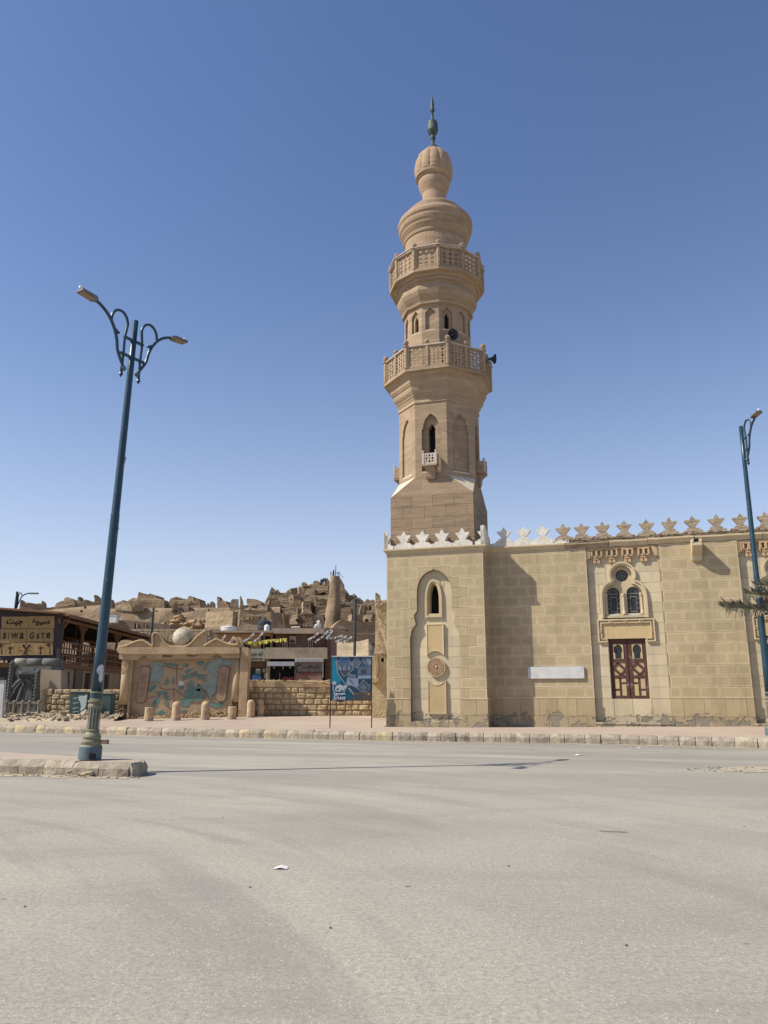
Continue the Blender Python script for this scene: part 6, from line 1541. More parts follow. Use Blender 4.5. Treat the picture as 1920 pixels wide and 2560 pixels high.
for k in range(23): x = 945+k*20; sb(x, x+17, 580, 642, -1.3-.03*(k % 2), -.6, 'shop_white', 'roof_slat', st_)
ss = sb(950, 1388, 650, 800, -1.1, -1.0, 'shop_grey', 'sign', st_); sb(950, 1375, 812, 1050, -1.1, -.9, 'pink', 'counter_front', st_)
x0_, z0_ = spt(1085, 760); x1_, z1_ = spt(1350, 690); m_ = MB(); text_geo(m_, '\ufe90\ufef3\ufe8e\ufed8\ufedf\ufe8d \ufef0\ufedf\ufe8e\ufeb7', SF, x0_, x1_, z0_, z1_, -1.12, .03)
c_ = spt(1015, 750); m_.prism(SF, [(c_[0]+.33*math.cos(R(a)), c_[1]+.33*math.sin(R(a))) for a in range(70, 330, 20)]+[(c_[0]+.24*math.cos(R(a)), c_[1]+.24*math.sin(R(a))) for a in range(310, 60, -20)], -1.12, -1.1); m_.obj('lettering', M['ink_grey'], ss)
sb(1015, 1260, 828, 842, -1.13, -1.1, 'red', 'red_stripe', st_); sb(935, 950, 650, 1000, -1.1, -1.0, 'plaster_house', 'stall_post', st_); sb(1385, 1402, 650, 900, -1.1, -1.0, 'shop_white', 'stall_post', st_)
# roof tanks and sacks
def tank(px, py, Y, r, h, mat, label, flat=True):
    p = at(px, py, Y); t = thing('water_tank', label, 'water tank', p, 'rooftop tanks'); mb = MB(); mb.lathe(p.x, p.y, [(r, p.z), (r*1.03, p.z+h*.3), (r, p.z+h*.35), (r*1.03, p.z+h*.7), (r, p.z+h*.85), (r*.5, p.z+h), (r*.2, p.z+h*1.02)], 16); mb.obj('tank', M[mat], t, smooth=False)
    mb = MB(); mb.lathe(p.x, p.y, [(r*.25, p.z+h), (r*.25, p.z+h*1.12)], 10); mb.obj('lid', M[mat], t)
tank(661, 1577, 63, .55, .85, 'tank_black', 'black plastic tank on the ochre shop roof'); tank(667, 1578, 62, .22, .5, 'tank_white', 'small white dome beside the black roof tank')
tank(572, 1578, 63, .65, .4, 'tank_white', 'flat white tank on the roof above the mural globe')
p = at(790, 1571, 63); mb = MB()
for i in range(9): mb.rock((p.x-.1+rnd.uniform(0, .55), 63+rnd.uniform(-.3, .3), p.z+rnd.uniform(.1, .5)), .2, .2, .18, i, 0, 8, 6)
mb.obj('sack_pile', M['tank_white'], kind='stuff', label='heap of white sacks on the brown shop roof', category='sacks')
p = at(740, 1570, 63); mb = MB()
for i in range(6): mb.rock((p.x-.3+i*.11, 63, p.z+.07), .12, .12, .08, i+20, 0, 8, 6)
mb.obj('sack_pile', M['tank_white'], kind='stuff', label='low white bundles on the roof beside the sacks', category='sacks')

# bunting strings over the square
def bunting(label, pts, mat, n, size, sag=.25, fl=1.0, Y=56):
    q = [at(*cS(p), Y) for p in pts]; t = thing('bunting', label, 'bunting', q[0], 'festive strings over the square')
    line = smoothpts(q, 8); mb = MB(); mb.tube(line, .014, 4); mb.obj('string', M['cable'], t)
    mb = MB(); g = random.Random(n)
    for i in range(n):
        f = (i+.5)/n*(len(line)-1); a = line[int(f)].lerp(line[min(int(f)+1, len(line)-1)], f-int(f)); dx = g.uniform(-.5, .5)*size; s = size*g.uniform(.6, 1.2)
        mb.add([a+Vector((-s*.4, g.uniform(-.1, .1), 0)), a+Vector((s*.4, g.uniform(-.1, .1), .02)), a+Vector((dx+s*.25, g.uniform(-.15, .15), -s*fl)), a+Vector((dx-s*.2, g.uniform(-.15, .15), -s*fl*.8))], [(0, 1, 2, 3)])
    mb.obj('pennants', M[mat], t, kind='stuff')
bunting('yellow ragged bunting hanging across the ochre shop front', [(110, 280), (240, 300), (400, 270), (600, 250), (760, 240)], 'yellow_flag', 62, .26)
for i, (a, b, lb_) in enumerate([((-360, 300), (-245, 175), 'white streamer slanting over the ochre wall by the globe'), ((-200, 320), (-105, 200), 'white streamer slanting just beyond the globe of the mural'), ((60, 275), (232, 145), 'white streamer slanting up left of the black roof tank'), ((205, 300), (380, 128), 'pinkish white streamer rising to the black roof tank'), ((1130, 245), (1300, 135), 'short white streamer beside the second barred window'), ((1235, 290), (1465, 100), 'white streamer crossing the right corner of the brown shop'), ((1430, 230), (1530, 92), 'white streamer above the dark red end wall'), ((1440, 225), (1700, 180), 'low white string of rags past the shop corner'), ((1580, 280), (1760, 190), 'white rag streamer before the mud wall'), ((1690, 290), (1850, 200), 'white rag streamer closest to the poster board')]):
    bunting(lb_.replace(' left of', ' beside').replace('right corner', 'outer corner'), [a, ((a[0]+b[0])/2+8, (a[1]+b[1])/2+12), b], 'white_flag', 20, .15)
bunting('thin sagging cable from the roofs towards the mosque', [(950, 0), (1300, 60), (1700, 130), (2100, 215), (2300, 250)], 'white_flag', 4, .1)

# ================================================================== OLD MUD-BRICK FORTRESS
fort = thing('mudbrick_fortress', 'ruined mud-brick fortress piled up the hill behind the shops', 'fortress', (-20, 150, 8))
cQ = crop(600, 1400, 4.366); cL = crop(0, 1400, 4.879); c1 = crop(0, 1380, 2.592); c6 = crop(400, 1400, 5.53)
def rough(poly, amp, seed, sub=6):
    out = []; n = len(poly)
    for i in range(n):
        a, b = poly[i], poly[(i+1) % n]; L = math.hypot(b[0]-a[0], b[1]-a[1]); m = max(1, min(sub, int(L/amp/2.2)))
        for k in range(m):
            t = k/m; q = Vector((a[0]+(b[0]-a[0])*t, a[1]+(b[1]-a[1])*t, seed))
            out.append((q.x+amp*(noise.noise(q*1.1)+.5*noise.noise(q*3)), q.y+amp*(noise.noise(q*1.3+Vector((9, 1, 0)))+.5*noise.noise(q*3.3))))
    return out
seedc = [0]
def ruin(pts, c, Y, th, mat='mud', name='ruined_wall', holes=(), ang=None, amp=.16, down=0):
    seedc[0] += 1
    if ang is None: ang = 0.0 if th < 1 or amp < .15 else (-.22, .0, -.14, .16, -.06, -.28, .1)[seedc[0] % 7]
    q = xz(pts, c, Y); cx = sum(p[0] for p in q)/len(q)
    fr = lambda s, z, d=0.0: Vector((cx+(s-cx)*math.cos(ang)+d*math.sin(ang), Y-(s-cx)*math.sin(ang)+d*math.cos(ang), z))
    m_ = MB()
    try: m_.prism(fr, rough(q, amp, seedc[0]), 0, th, [xz(h, c, Y) for h in holes], jit=lambda p: .25*noise.noise(Vector((p[0]*.5, p[1]*.5, seedc[0]))))
    except Exception: m_.prism(fr, q, 0, th)
    return m_.obj(name, M[mat], fort)
def relief(x0, x1, topf, botf, Y0, Y1, c, mat, name, nx=60, nz=14, amp=1.5, fr_=.15, obj_parent=None, kind=None, thick=12):
    """a hillside or battered wall: grid between two outlines, leaning back from Y0 at the foot to Y1 at the top"""
    m_ = MB()
    for j in range(nz+1):
        t = j/nz
        for i in range(nx+1):
            x = x0+(x1-x0)*i/nx; y = botf(x)+(topf(x)-botf(x))*t; Y = Y0+(Y1-Y0)*t
            p = at(*c((x, y)), Y); n_ = noise.noise(Vector((p.x*fr_, p.z*fr_*2, 3)))+.5*noise.noise(Vector((p.x*fr_*3, p.z*fr_*5, 7)))
            m_.v.append((p.x, p.y-amp*n_*(1 if j < nz else .2), p.z))
    for j in range(nz):
        for i in range(nx): o_ = j*(nx+1)+i; m_.f.append((o_, o_+1, o_+nx+2, o_+nx+1)); m_.m.append(0)
    o_ = nz*(nx+1); b_ = len(m_.v)
    for i in range(nx+1): p = Vector(m_.v[o_+i]); m_.v.append((p.x, p.y+thick, p.z-.6))
    for i in range(nx): m_.f.append((o_+i, o_+i+1, b_+i+1, b_+i)); m_.m.append(0)
    return m_.obj(name, M[mat], obj_parent, smooth=True) if kind is None else m_.obj(name, M[mat], obj_parent, smooth=True, kind=kind)
def pl_f(pts):
    def f(x):
        if x <= pts[0][0]: return pts[0][1]
        for (a, b), (c_, d_) in zip(pts, pts[1:]):
            if a <= x <= c_: return b+(d_-b)*(x-a)/(c_-a)
        return pts[-1][1]
    return f
idc = lambda p: p
# the hill under everything
relief(-300, 1500, pl_f([(-300, 1560), (60, 1535), (300, 1520), (640, 1524), (700, 1512), (830, 1505), (960, 1530), (1500, 1560)]), lambda x: 1752, 112, 200, idc, 'mud_dark', 'hill', 120, 20, 3.5, .07, None, 'structure', 60)
# long retaining wall on the skyline
relief(100, 700, pl_f([(100, 1527), (180, 1519), (254, 1513), (262, 1522), (510, 1519.5), (620, 1519.5), (700, 1517)]), lambda x: 1625, 146, 150, idc, 'mud', 'retaining_wall', 110, 12, .9, .12, fort, None, 6)
for (x, y) in ((220, 700), (318, 693), (465, 690), (670, 690)): ruin([(x-9, y-8), (x+9, y-8), (x+9, y+12), (x-9, y+12)], c6, 143.5, .4, 'dark', 'wall_opening', amp=.01)
for (x, y) in ((1035, 575), (990, 620)): ruin([(x-9, y-8), (x+9, y-8), (x+9, y+14), (x-9, y+14)], cL, 143.5, .4, 'dark', 'wall_opening', amp=.01)
# skyline ruins, left to right
ruin([(245, 640), (250, 598), (258, 520), (262, 495), (270, 488), (290, 490), (292, 530), (345, 518), (380, 532), (440, 530), (505, 530), (512, 495), (520, 495), (535, 520), (535, 550), (530, 570), (560, 578), (600, 575), (640, 568), (662, 585), (670, 640)], cL, 152, 2.5)
ruin([(655, 640), (660, 580), (690, 520), (785, 495), (780, 462), (800, 455), (820, 448), (850, 465), (885, 476), (912, 510), (918, 570), (925, 640)], cL, 151, 3, holes=[[(835, 548), (885, 546), (890, 556), (840, 558)]])
ruin([(915, 640), (925, 575), (940, 510), (955, 505), (955, 455), (982, 448), (985, 502), (1010, 512), (1020, 485), (1080, 490), (1138, 508), (1150, 500), (1143, 430), (1177, 426), (1185, 460), (1210, 475), (1230, 460), (1245, 540), (1300, 560), (1345, 560), (1348, 470), (1362, 500), (1370, 640)], cL, 152, 3)
ruin([(738, 385), (738, 328), (790, 310), (800, 325), (815, 318), (860, 295), (885, 300), (895, 258), (907, 262), (910, 272), (935, 268), (945, 285), (970, 268), (1010, 282), (1015, 300), (1040, 308), (1072, 320), (1078, 385)], c1, 151, 4)
ruin([(745, 360), (790, 330), (830, 325), (850, 345), (860, 385), (745, 385)], c1, 149.5, 1, 'mud_lit'); ruin([(865, 385), (880, 320), (900, 300), (925, 340), (935, 385)], c1, 149, 1.5)
ruin([(1083, 385), (1090, 330), (1102, 300), (1120, 293), (1160, 290), (1170, 305), (1195, 300), (1215, 305), (1220, 285), (1250, 290), (1262, 318), (1275, 305), (1290, 302), (1300, 340), (1305, 385)], c1, 151, 4, holes=[[(1236, 318), (1246, 318), (1244, 328), (1238, 330)]])
ruin([(1110, 385), (1125, 340), (1145, 320), (1165, 385)], c1, 149, 1.5); ruin([(1180, 385), (1200, 320), (1215, 330), (1225, 385)], c1, 149.2, 1)
ruin([(560, 700), (563, 590), (620, 585), (628, 625), (650, 625), (652, 600), (680, 598), (690, 625), (693, 578), (725, 565), (760, 588), (755, 700)], c6, 151, 2.5)
ruin([(775, 700), (785, 600), (790, 500), (800, 500), (820, 540), (828, 562), (850, 552), (895, 588), (905, 570), (915, 572), (918, 605), (940, 610), (958, 700)], c6, 151, 2)
ruin([(960, 700), (962, 640), (970, 590), (990, 545), (1010, 540), (1070, 538), (1078, 580), (1088, 700)], c6, 150, 1.2, holes=[[(1013, 574), (1024, 572), (1026, 600), (1016, 602)], [(1046, 572), (1056, 570), (1060, 612), (1048, 614)]])
ruin([(1110, 700), (1114, 560), (1112, 502), (1120, 500), (1135, 530), (1150, 580), (1158, 630), (1225, 630), (1240, 700)], c6, 150, 1.5)
ruin([(1215, 640), (1200, 600), (1192, 560), (1200, 530), (1260, 535), (1320, 545), (1385, 570), (1402, 612), (1335, 615), (1330, 640)], c6, 150, 3); ruin([(1222, 700), (1225, 645), (1250, 636), (1272, 645), (1275, 700)], c6, 147, 2, 'mud_lit'); ruin([(1330, 720), (1340, 650), (1350, 625), (1400, 620), (1440, 640), (1450, 600), (1478, 600), (1480, 720)], c6, 149, 2, 'mud_lit')
# block with loop windows in front
KH = [[(x-7, 820), (x-8, 800), (x, 785), (x+8, 800), (x+7, 820)] for x in (1168, 1240, 1295, 1380, 1455)]
ruin([(1105, 1010), (1090, 960), (1095, 780), (1105, 690), (1200, 690), (1350, 688), (1440, 684), (1460, 690), (1470, 712), (1530, 715), (1550, 940), (1545, 1010)], c6, 112, 7, 'mud', 'fort_house', KH, amp=.1)
ruin([(985, 1010), (975, 920), (990, 780), (995, 702), (1010, 712), (1060, 712), (1105, 690), (1095, 800), (1090, 1010)], c6, 112.3, 5, 'mud_lit', 'fort_house_side', ang=-1.1, amp=.1)  # sunlit side of the house, its brightness put into the mud colour
def jag(x): return 5*noise.noise(Vector((x*.11, 3, 1)))+4*noise.noise(Vector((x*.31, 8, 2)))+(3 if int(x/7) % 3 == 0 else 0)
_core = pl_f([(655, 1520), (668, 1494), (684, 1484), (706, 1484), (728, 1475), (750, 1470), (775, 1463), (800, 1461), (826, 1460), (858, 1472), (872, 1486), (898, 1494), (912, 1508), (945, 1514), (975, 1520)])
relief(655, 975, lambda x: _core(x)-jag(x), lambda x: 1640, 160, 186, idc, 'mud_dark', 'ruined_core', 90, 16, 4.0, .12, fort, None, 12)
# terraces and walls of the upper town, back to front
T = 'ruined_wall'
ruin([(250, 640), (285, 470), (300, 420), (318, 380), (330, 330), (345, 298), (360, 305), (376, 312), (382, 330), (420, 322), (445, 360), (500, 362), (535, 325), (548, 340), (560, 470), (560, 640)], cQ, 178, 8)
ruin([(548, 420), (553, 312), (610, 300), (632, 315), (630, 350), (600, 420)], cQ, 177, 4); ruin([(560, 430), (640, 375), (640, 290), (700, 285), (780, 264), (790, 270), (800, 235), (830, 220), (862, 235), (868, 275), (970, 275), (970, 440)], cQ, 180, 10)
ruin([(636, 300), (655, 280), (672, 300), (676, 360), (640, 380)], cQ, 175, 2, 'mud_lit'); ruin([(670, 265), (680, 245), (712, 245), (735, 262), (750, 290), (690, 300)], cQ, 178, 2)
ruin([(862, 300), (880, 262), (895, 215), (925, 193), (960, 200), (978, 230), (975, 300)], cQ, 182, 1.5, holes=[[(905, 272), (908, 240), (920, 220), (940, 224), (944, 272)]])
ruin([(700, 450), (705, 385), (722, 308), (835, 306), (832, 280), (865, 275), (912, 280), (940, 282), (965, 290), (960, 380), (930, 350), (880, 355), (850, 375), (820, 450)], cQ, 172, 6, 'mud')
ruin([(712, 382), (722, 312), (815, 310), (818, 380)], cQ, 171, 2, 'mud_lit')
ruin([(604, 480), (606, 390), (622, 370), (640, 366), (662, 400), (668, 480)], cQ, 170, 3); ruin([(655, 480), (660, 385), (752, 382), (752, 358), (765, 352), (776, 372), (778, 386), (960, 382), (960, 480)], cQ, 171, 5, 'mud_lit')
ruin([(295, 600), (300, 525), (325, 430), (400, 418), (415, 425), (440, 465), (500, 500), (520, 520), (520, 600)], cQ, 168, 6); ruin([(330, 520), (345, 440), (395, 432), (440, 480), (470, 520)], cQ, 166, 3, 'mud_dark')
ruin([(415, 480), (418, 400), (520, 375), (530, 345), (550, 350), (585, 378), (588, 520), (490, 520), (440, 500)], cQ, 167, 5, 'mud_lit'); ruin([(525, 560), (528, 400), (560, 375), (586, 380), (590, 560)], cQ, 165, 3)
ruin([(590, 600), (592, 432), (620, 428), (662, 432), (665, 470), (690, 448), (770, 444), (778, 560), (800, 600)], cQ, 162, 6, 'mud'); ruin([(690, 600), (690, 452), (770, 446), (780, 600)], cQ, 160.5, 2, 'mud_lit')
ruin([(775, 600), (777, 425), (825, 424), (826, 600)], cQ, 164, 2, 'mud_dark', 'dark_opening'); ruin([(820, 600), (822, 428), (955, 428), (940, 500), (925, 560), (900, 600)], cQ, 163, 4, 'mud')
ruin([(840, 600), (850, 565), (870, 540), (895, 545), (930, 520), (940, 600)], cQ, 158, 3, 'mud_lit')
ruin([(285, 640), (290, 530), (360, 526), (478, 524), (490, 520), (600, 522), (640, 528), (640, 560), (800, 575), (800, 640)], cQ, 155, 8, 'mud')
for (a, b, y0, mt) in ((480, 640, 522, 'mud'), (650, 790, 560, 'mud_lit')): ruin([(a, 640), (a+4, y0+6), (b-6, y0), (b, 640)], cQ, 154, 3, mt)
ruin([(335, 760), (340, 580), (480, 578), (560, 580), (740, 584), (915, 586), (920, 760)], cQ, 148, 6, 'mud'); ruin([(540, 700), (545, 620), (575, 595), (630, 590), (625, 640), (600, 650), (640, 700)], cQ, 145, 3, 'mud_lit'); ruin([(478, 690), (470, 590), (495, 588), (500, 690)], cQ, 146, 2, 'mud_dark')
ruin([(630, 720), (640, 590), (780, 586), (800, 700), (760, 720)], cQ, 146.5, 1.5, 'mud_dark'); ruin([(690, 720), (700, 692), (780, 690), (800, 720)], cQ, 143, 2, 'mud_lit')
ruin([(352, 760), (355, 680), (368, 645), (390, 645), (420, 670), (455, 700), (470, 680), (498, 678), (500, 760)], cQ, 118, 3, 'mud_lit', ang=-.4)
# tapering tower
tc_ = at(*cQ((1035, 400)), 150); m_ = MB(); prof_ = []
for (y, w) in ((800, 108), (740, 104), (640, 93), (560, 82), (480, 73), (400, 66), (320, 60), (240, 54), (185, 51), (178, 47)):
    p = at(*cQ((1035, y)), 150); prof_.append(((w/4.366)*150/F_PX, p.z, at(*cQ((1007+(1035-1007)*min(1, (800-y)/500), y)), 150).x))
n = 24; o_ = 0
for r_, z_, x_ in prof_:
    for k in range(n):
        a = 2*math.pi*k/n; rr = r_*(1+.22*noise.noise(Vector((math.cos(a)*2, math.sin(a)*2, z_*.35)))); m_.v.append((x_+rr*math.cos(a), 150+rr*math.sin(a), z_))
for j in range(len(prof_)-1):
    for k in range(n): a = j*n+k; b = j*n+(k+1) % n; m_.f.append((a, b, b+n, a+n)); m_.m.append(0)
m_.f.append(tuple((len(prof_)-1)*n+k for k in range(n))); m_.m.append(0)
m_.obj('tower', M['mud'], fort, smooth=True)
m_ = MB(); tz_ = prof_[-1][1]; tx_ = prof_[-1][2]
for k in range(7): a = R(k*52); m_.bar((tx_+.9*math.cos(a), 150+.9*math.sin(a), tz_), (tx_+.95*math.cos(a), 150+.95*math.sin(a), tz_+.9), .08)
for k in range(7): a, b = R(k*52), R(k*52+52); m_.bar((tx_+.93*math.cos(a), 150+.93*math.sin(a), tz_+.7), (tx_+.93*math.cos(b), 150+.93*math.sin(b), tz_+.6), .06)
m_.bar((tx_+.1, 150, tz_), (tx_+.2, 150, tz_+2.3), .12); m_.bar((tx_-.4, 150, tz_), (tx_-.2, 150, tz_+1.3), .25); m_.bar((tx_+1.0, 149.6, tz_+.3), (tx_+1.7, 149.6, tz_-.3), .07); m_.obj('tower_railing', M['wood_dark'], fort)
for (x, y, w_, h_) in ((350, 360, 10, 16), (395, 350, 8, 12), (455, 500, 10, 16), (560, 430, 9, 14), (620, 460, 10, 14), (735, 500, 10, 18), (870, 320, 8, 12), (750, 330, 8, 12), (690, 530, 12, 10), (505, 545, 10, 9), (720, 610, 9, 12), (800, 604, 8, 9), (600, 550, 9, 10), (880, 480, 10, 16), (420, 455, 9, 12), (1250, 530, 9, 14), (1300, 625, 10, 9), (1170, 410, 8, 10), (1140, 480, 9, 12), (1240, 440, 8, 11)):
    ruin([(x-w_/2, y-h_/2), (x+w_/2, y-h_/2+1), (x+w_/2, y+h_/2), (x-w_/2, y+h_/2)], cQ, (176 if y < 380 else 165 if y < 470 else 153 if y < 560 else 145)-2.5, .8, 'dark', 'wall_opening', amp=.01)
# right shoulder behind the tower
ruin([(1060, 600), (1078, 195), (1100, 205), (1118, 235), (1128, 300), (1145, 345), (1150, 600)], cQ, 158, 6, 'mud', ang=.02); ruin([(1060, 640), (1085, 385), (1140, 372), (1150, 360), (1185, 362), (1188, 388), (1230, 385), (1262, 405), (1268, 440), (1290, 430), (1310, 450), (1332, 475), (1335, 640)], cQ, 160, 8)
ruin([(1085, 520), (1090, 440), (1130, 450), (1160, 425), (1200, 460), (1250, 420), (1260, 520)], cQ, 157, 4, 'mud_lit'); ruin([(1092, 700), (1095, 518), (1208, 516), (1214, 640), (1215, 700)], cQ, 144, 3, 'mud_dark'); ruin([(1080, 540), (1085, 488), (1210, 480), (1212, 540)], cQ, 152, 3, 'mud')  # the dark brown slab colours in a shaded opening, not masonry
ruin([(1205, 700), (1207, 490), (1260, 482), (1355, 480), (1355, 700)], cQ, 149, 4, 'mud_lit'); ruin([(1300, 610), (1315, 520), (1335, 490), (1355, 500), (1358, 610)], cQ, 146, 2)
ruin([(1350, 640), (1350, 470), (1368, 435), (1390, 425), (1405, 430), (1420, 450), (1440, 432), (1475, 440), (1500, 460), (1500, 640)], cQ, 149, 4, 'mud', holes=[[(1405, 550), (1408, 512), (1420, 500), (1432, 512), (1432, 550)]])
ruin([(1478, 470), (1482, 430), (1480, 380), (1484, 348), (1492, 360), (1510, 368), (1530, 390), (1538, 470)], cQ, 152, 2); ruin([(1210, 800), (1215, 602), (1300, 600), (1475, 598), (1620, 600), (1620, 800)], cQ, 142, 5, 'mud'); ruin([(1340, 695), (1345, 640), (1360, 600), (1440, 600), (1430, 640), (1415, 700), (1400, 650), (1370, 640), (1355, 698)], cQ, 140.5, 2, 'mud_lit')
ruin([(900, 900), (905, 745), (1000, 750), (1100, 655), (1250, 668), (1620, 672), (1640, 900)], cQ, 132, 6, 'mud'); ruin([(1160, 775), (1165, 757), (1180, 758), (1178, 776)], cQ, 131, .4, 'dark', 'wall_opening', amp=.01)
relief(985, 1640, pl_f([(985, 880), (1060, 890), (1200, 905), (1330, 880), (1400, 860), (1500, 1000), (1640, 1000)]), lambda x: 1220, 100, 120, cQ, 'mud_lit', 'mud_slope', 60, 12, 1.6, .16, fort)  # sunlight on the slope painted by the paler mud
# rock face under the retaining wall
for (pts, mt, Y) in (([(130, 950), (160, 880), (155, 830), (190, 800), (240, 765), (300, 790), (325, 830), (300, 920), (240, 950)], 'rockface', 140), ([(335, 960), (330, 900), (370, 870), (430, 860), (470, 835), (540, 840), (535, 880), (500, 920), (440, 960)], 'rockface', 136), ([(600, 900), (605, 840), (640, 835), (640, 900)], 'mud_lit', 142), ([(700, 960), (705, 830), (735, 815), (735, 860), (720, 960)], 'mud_lit', 141), ([(540, 960), (560, 910), (620, 900), (700, 930), (700, 960)], 'rockface', 138), ([(830, 860), (835, 840), (900, 838), (895, 865)], 'mud_lit', 143), ([(840, 955), (845, 925), (905, 920), (905, 955)], 'rockface', 139), ([(0, 960), (20, 910), (90, 890), (120, 940), (120, 960)], 'mud', 140)):
    m_ = MB(); q = xz(pts, c6, Y); x0_, x1_ = min(p[0] for p in q), max(p[0] for p in q); z0_, z1_ = min(p[1] for p in q), max(p[1] for p in q); g = random.Random(int(Y*7+x0_))
    for i in range(26):
        for _t in range(20):
            x, z = g.uniform(x0_, x1_), g.uniform(z0_, z1_)
            inside = sum(((q[i][1] > z) != (q[i-1][1] > z)) and (x < (q[i-1][0]-q[i][0])*(z-q[i][1])/(q[i-1][1]-q[i][1]+1e-9)+q[i][0]) for i in range(len(q))) % 2
            if inside: break
        m_.rock((x, Y+g.uniform(0, 1.5), z), g.uniform(.5, 1.3), 1.2, g.uniform(.3, .7), i+int(x0_), 0, 9, 6)
    m_.obj('rock_outcrop', M[mt], fort, kind='stuff')
# low houses between the fortress and the shops
lh = thing('house', 'low pinkish mud house with two doorways under the retaining wall', 'house', at(330, 1578, 98))
mb = MB(); mb.prism(plane_y(98), xz([(700, 340), (700, 210), (960, 190), (1120, 195), (1700, 260), (1700, 340)], cB, 98), 0, 5); mb.obj('wall', M['plaster_brown'], lh)
for x in (1150, 1290): mb = MB(); mb.prism(plane_y(98), xz([(x, 320), (x+28, 320), (x+28, 235), (x, 232)], cB, 98), -.15, .0); mb.obj('doorway', M['dark'], lh)
mb = MB(); mb.prism(plane_y(98), xz([(1185, 320), (1198, 320), (1198, 232), (1185, 230)], cB, 98), -.3, .0); mb.prism(plane_y(98), xz([(1315, 320), (1328, 320), (1328, 240), (1315, 238)], cB, 98), -.3, .0); mb.obj('door_edge', M['mud_lit'], lh)
ac = thing('roof_tank', 'square white water box on the pinkish house roof beside the lamp post', 'water tank', at(280, 1556, 97))
mb = MB(); p = at(270, 1556, 97); q = at(291.5, 1539, 97); mb.box(plane_y(97), p.x, q.x, p.z, q.z, 0, 1.2); mb.obj('tank', M['tank_white'], ac); mb = MB(); mb.box(plane_y(97), p.x-.05, q.x+.05, q.z, q.z+.08, -.05, 1.25); mb.obj('lid', M['marble'], ac)
rw = thing('retaining_wall', 'coursed brown stone wall behind the mural globe', 'wall', at(420, 1600, 92))
mb = MB(); mb.prism(plane_y(92), xz([(1060, 800), (1060, 330), (1300, 318), (1500, 318), (3600, 340), (3600, 800)], cB, 92), 0, 2); mb.obj('wall_core', M['mortar_brown'], rw)
xA, xB = at(330, 1600, 92).x, at(515, 1600, 92).x; zA, zB = at(400, 1604, 92).z, at(400, 1573, 92).z
for r_ in range(6):
    x = xA-rnd.uniform(0, .4)
    while x < xB: w_ = rnd.uniform(.5, .85); mb = MB(); mb.box(plane_y(92), x+.03, x+w_-.03, zA+(zB-zA)*r_/6+.02, zA+(zB-zA)*(r_+1)/6-.03, -.1-rnd.uniform(0, .05), .05); mb.obj('wall_stone', M['rubble'], rw); x += w_

# visitors on the summit
def person(label, loc, h, mat, turn=0.0, arm=0.0):
    t = thing('person', label, 'person', loc, 'visitors on the fortress summit')
    k = h/1.72; L = Vector(loc)
    vs_ = [(0, 0, .95), (0, 0, 1.2), (0, 0, 1.42), (0, 0, 1.52), (0, 0, 1.66), (-.1, 0, .9), (-.12, .02, .48), (-.13, 0, .08), (.1, 0, .9), (.13, -.05, .48), (.15, .02, .08), (-.19, 0, 1.4), (-.25, .02, 1.12), (-.22, -.1-arm, .9+arm), (.19, 0, 1.4), (.25, .02, 1.12), (.24, -.08, .88), (-.13, -.13, .03), (.15, -.12, .03)]
    es = [(0, 1), (1, 2), (2, 3), (3, 4), (0, 5), (5, 6), (6, 7), (0, 8), (8, 9), (9, 10), (2, 11), (11, 12), (12, 13), (2, 14), (14, 15), (15, 16), (7, 17), (10, 18)]
    rad = [.16, .17, .15, .06, .11, .11, .075, .05, .11, .075, .05, .075, .05, .035, .075, .05, .035, .045, .045]
    me = bpy.data.meshes.new('body'); c_, s_ = math.cos(turn), math.sin(turn)
    me.from_pydata([((x*c_-y*s_)*k, (x*s_+y*c_)*k, z*k) for x, y, z in vs_], es, []); o = bpy.data.objects.new('body', me); COL.objects.link(o)
    sk = o.modifiers.new('skin', 'SKIN'); 
    for i, v in enumerate(me.skin_vertices[0].data): v.radius = (rad[i]*k, rad[i]*k*.8); v.use_root = (i == 0)
    o.modifiers.new('sub', 'SUBSURF').levels = 1
    dg = bpy.context.evaluated_depsgraph_get(); m2 = bpy.data.meshes.new_from_object(o.evaluated_get(dg)); bpy.data.objects.remove(o)
    m2.materials.clear(); m2.materials.append(mat); 
    b = bpy.data.objects.new('body', m2); COL.objects.link(b); b.parent = t
    mb = MB(); mb.ball((0, -.03*k, 1.66*k), .1*k, 10, 8); f = mb.obj('face', M['skin']); f.parent = t
    mb = MB(); mb.ball((0, .02*k, 1.70*k), .11*k, 10, 8); f = mb.obj('hair', M['cloth']); f.parent = t
for (x, lb_, tn_, m__) in ((884, 'person in dark clothes by the edge of the summit arch', .5, 'cloth'), (906, 'taller person in black clothes in the middle of the summit group', 0, 'cloth'), (928, 'person in dark blue clothes framed by the summit arch', -.6, 'ink_blue')):
    p = at(*cQ((x, 278)), 179.5); person(lb_, p, 1.55 if x != 906 else 1.75, M[m__], tn_, .15)

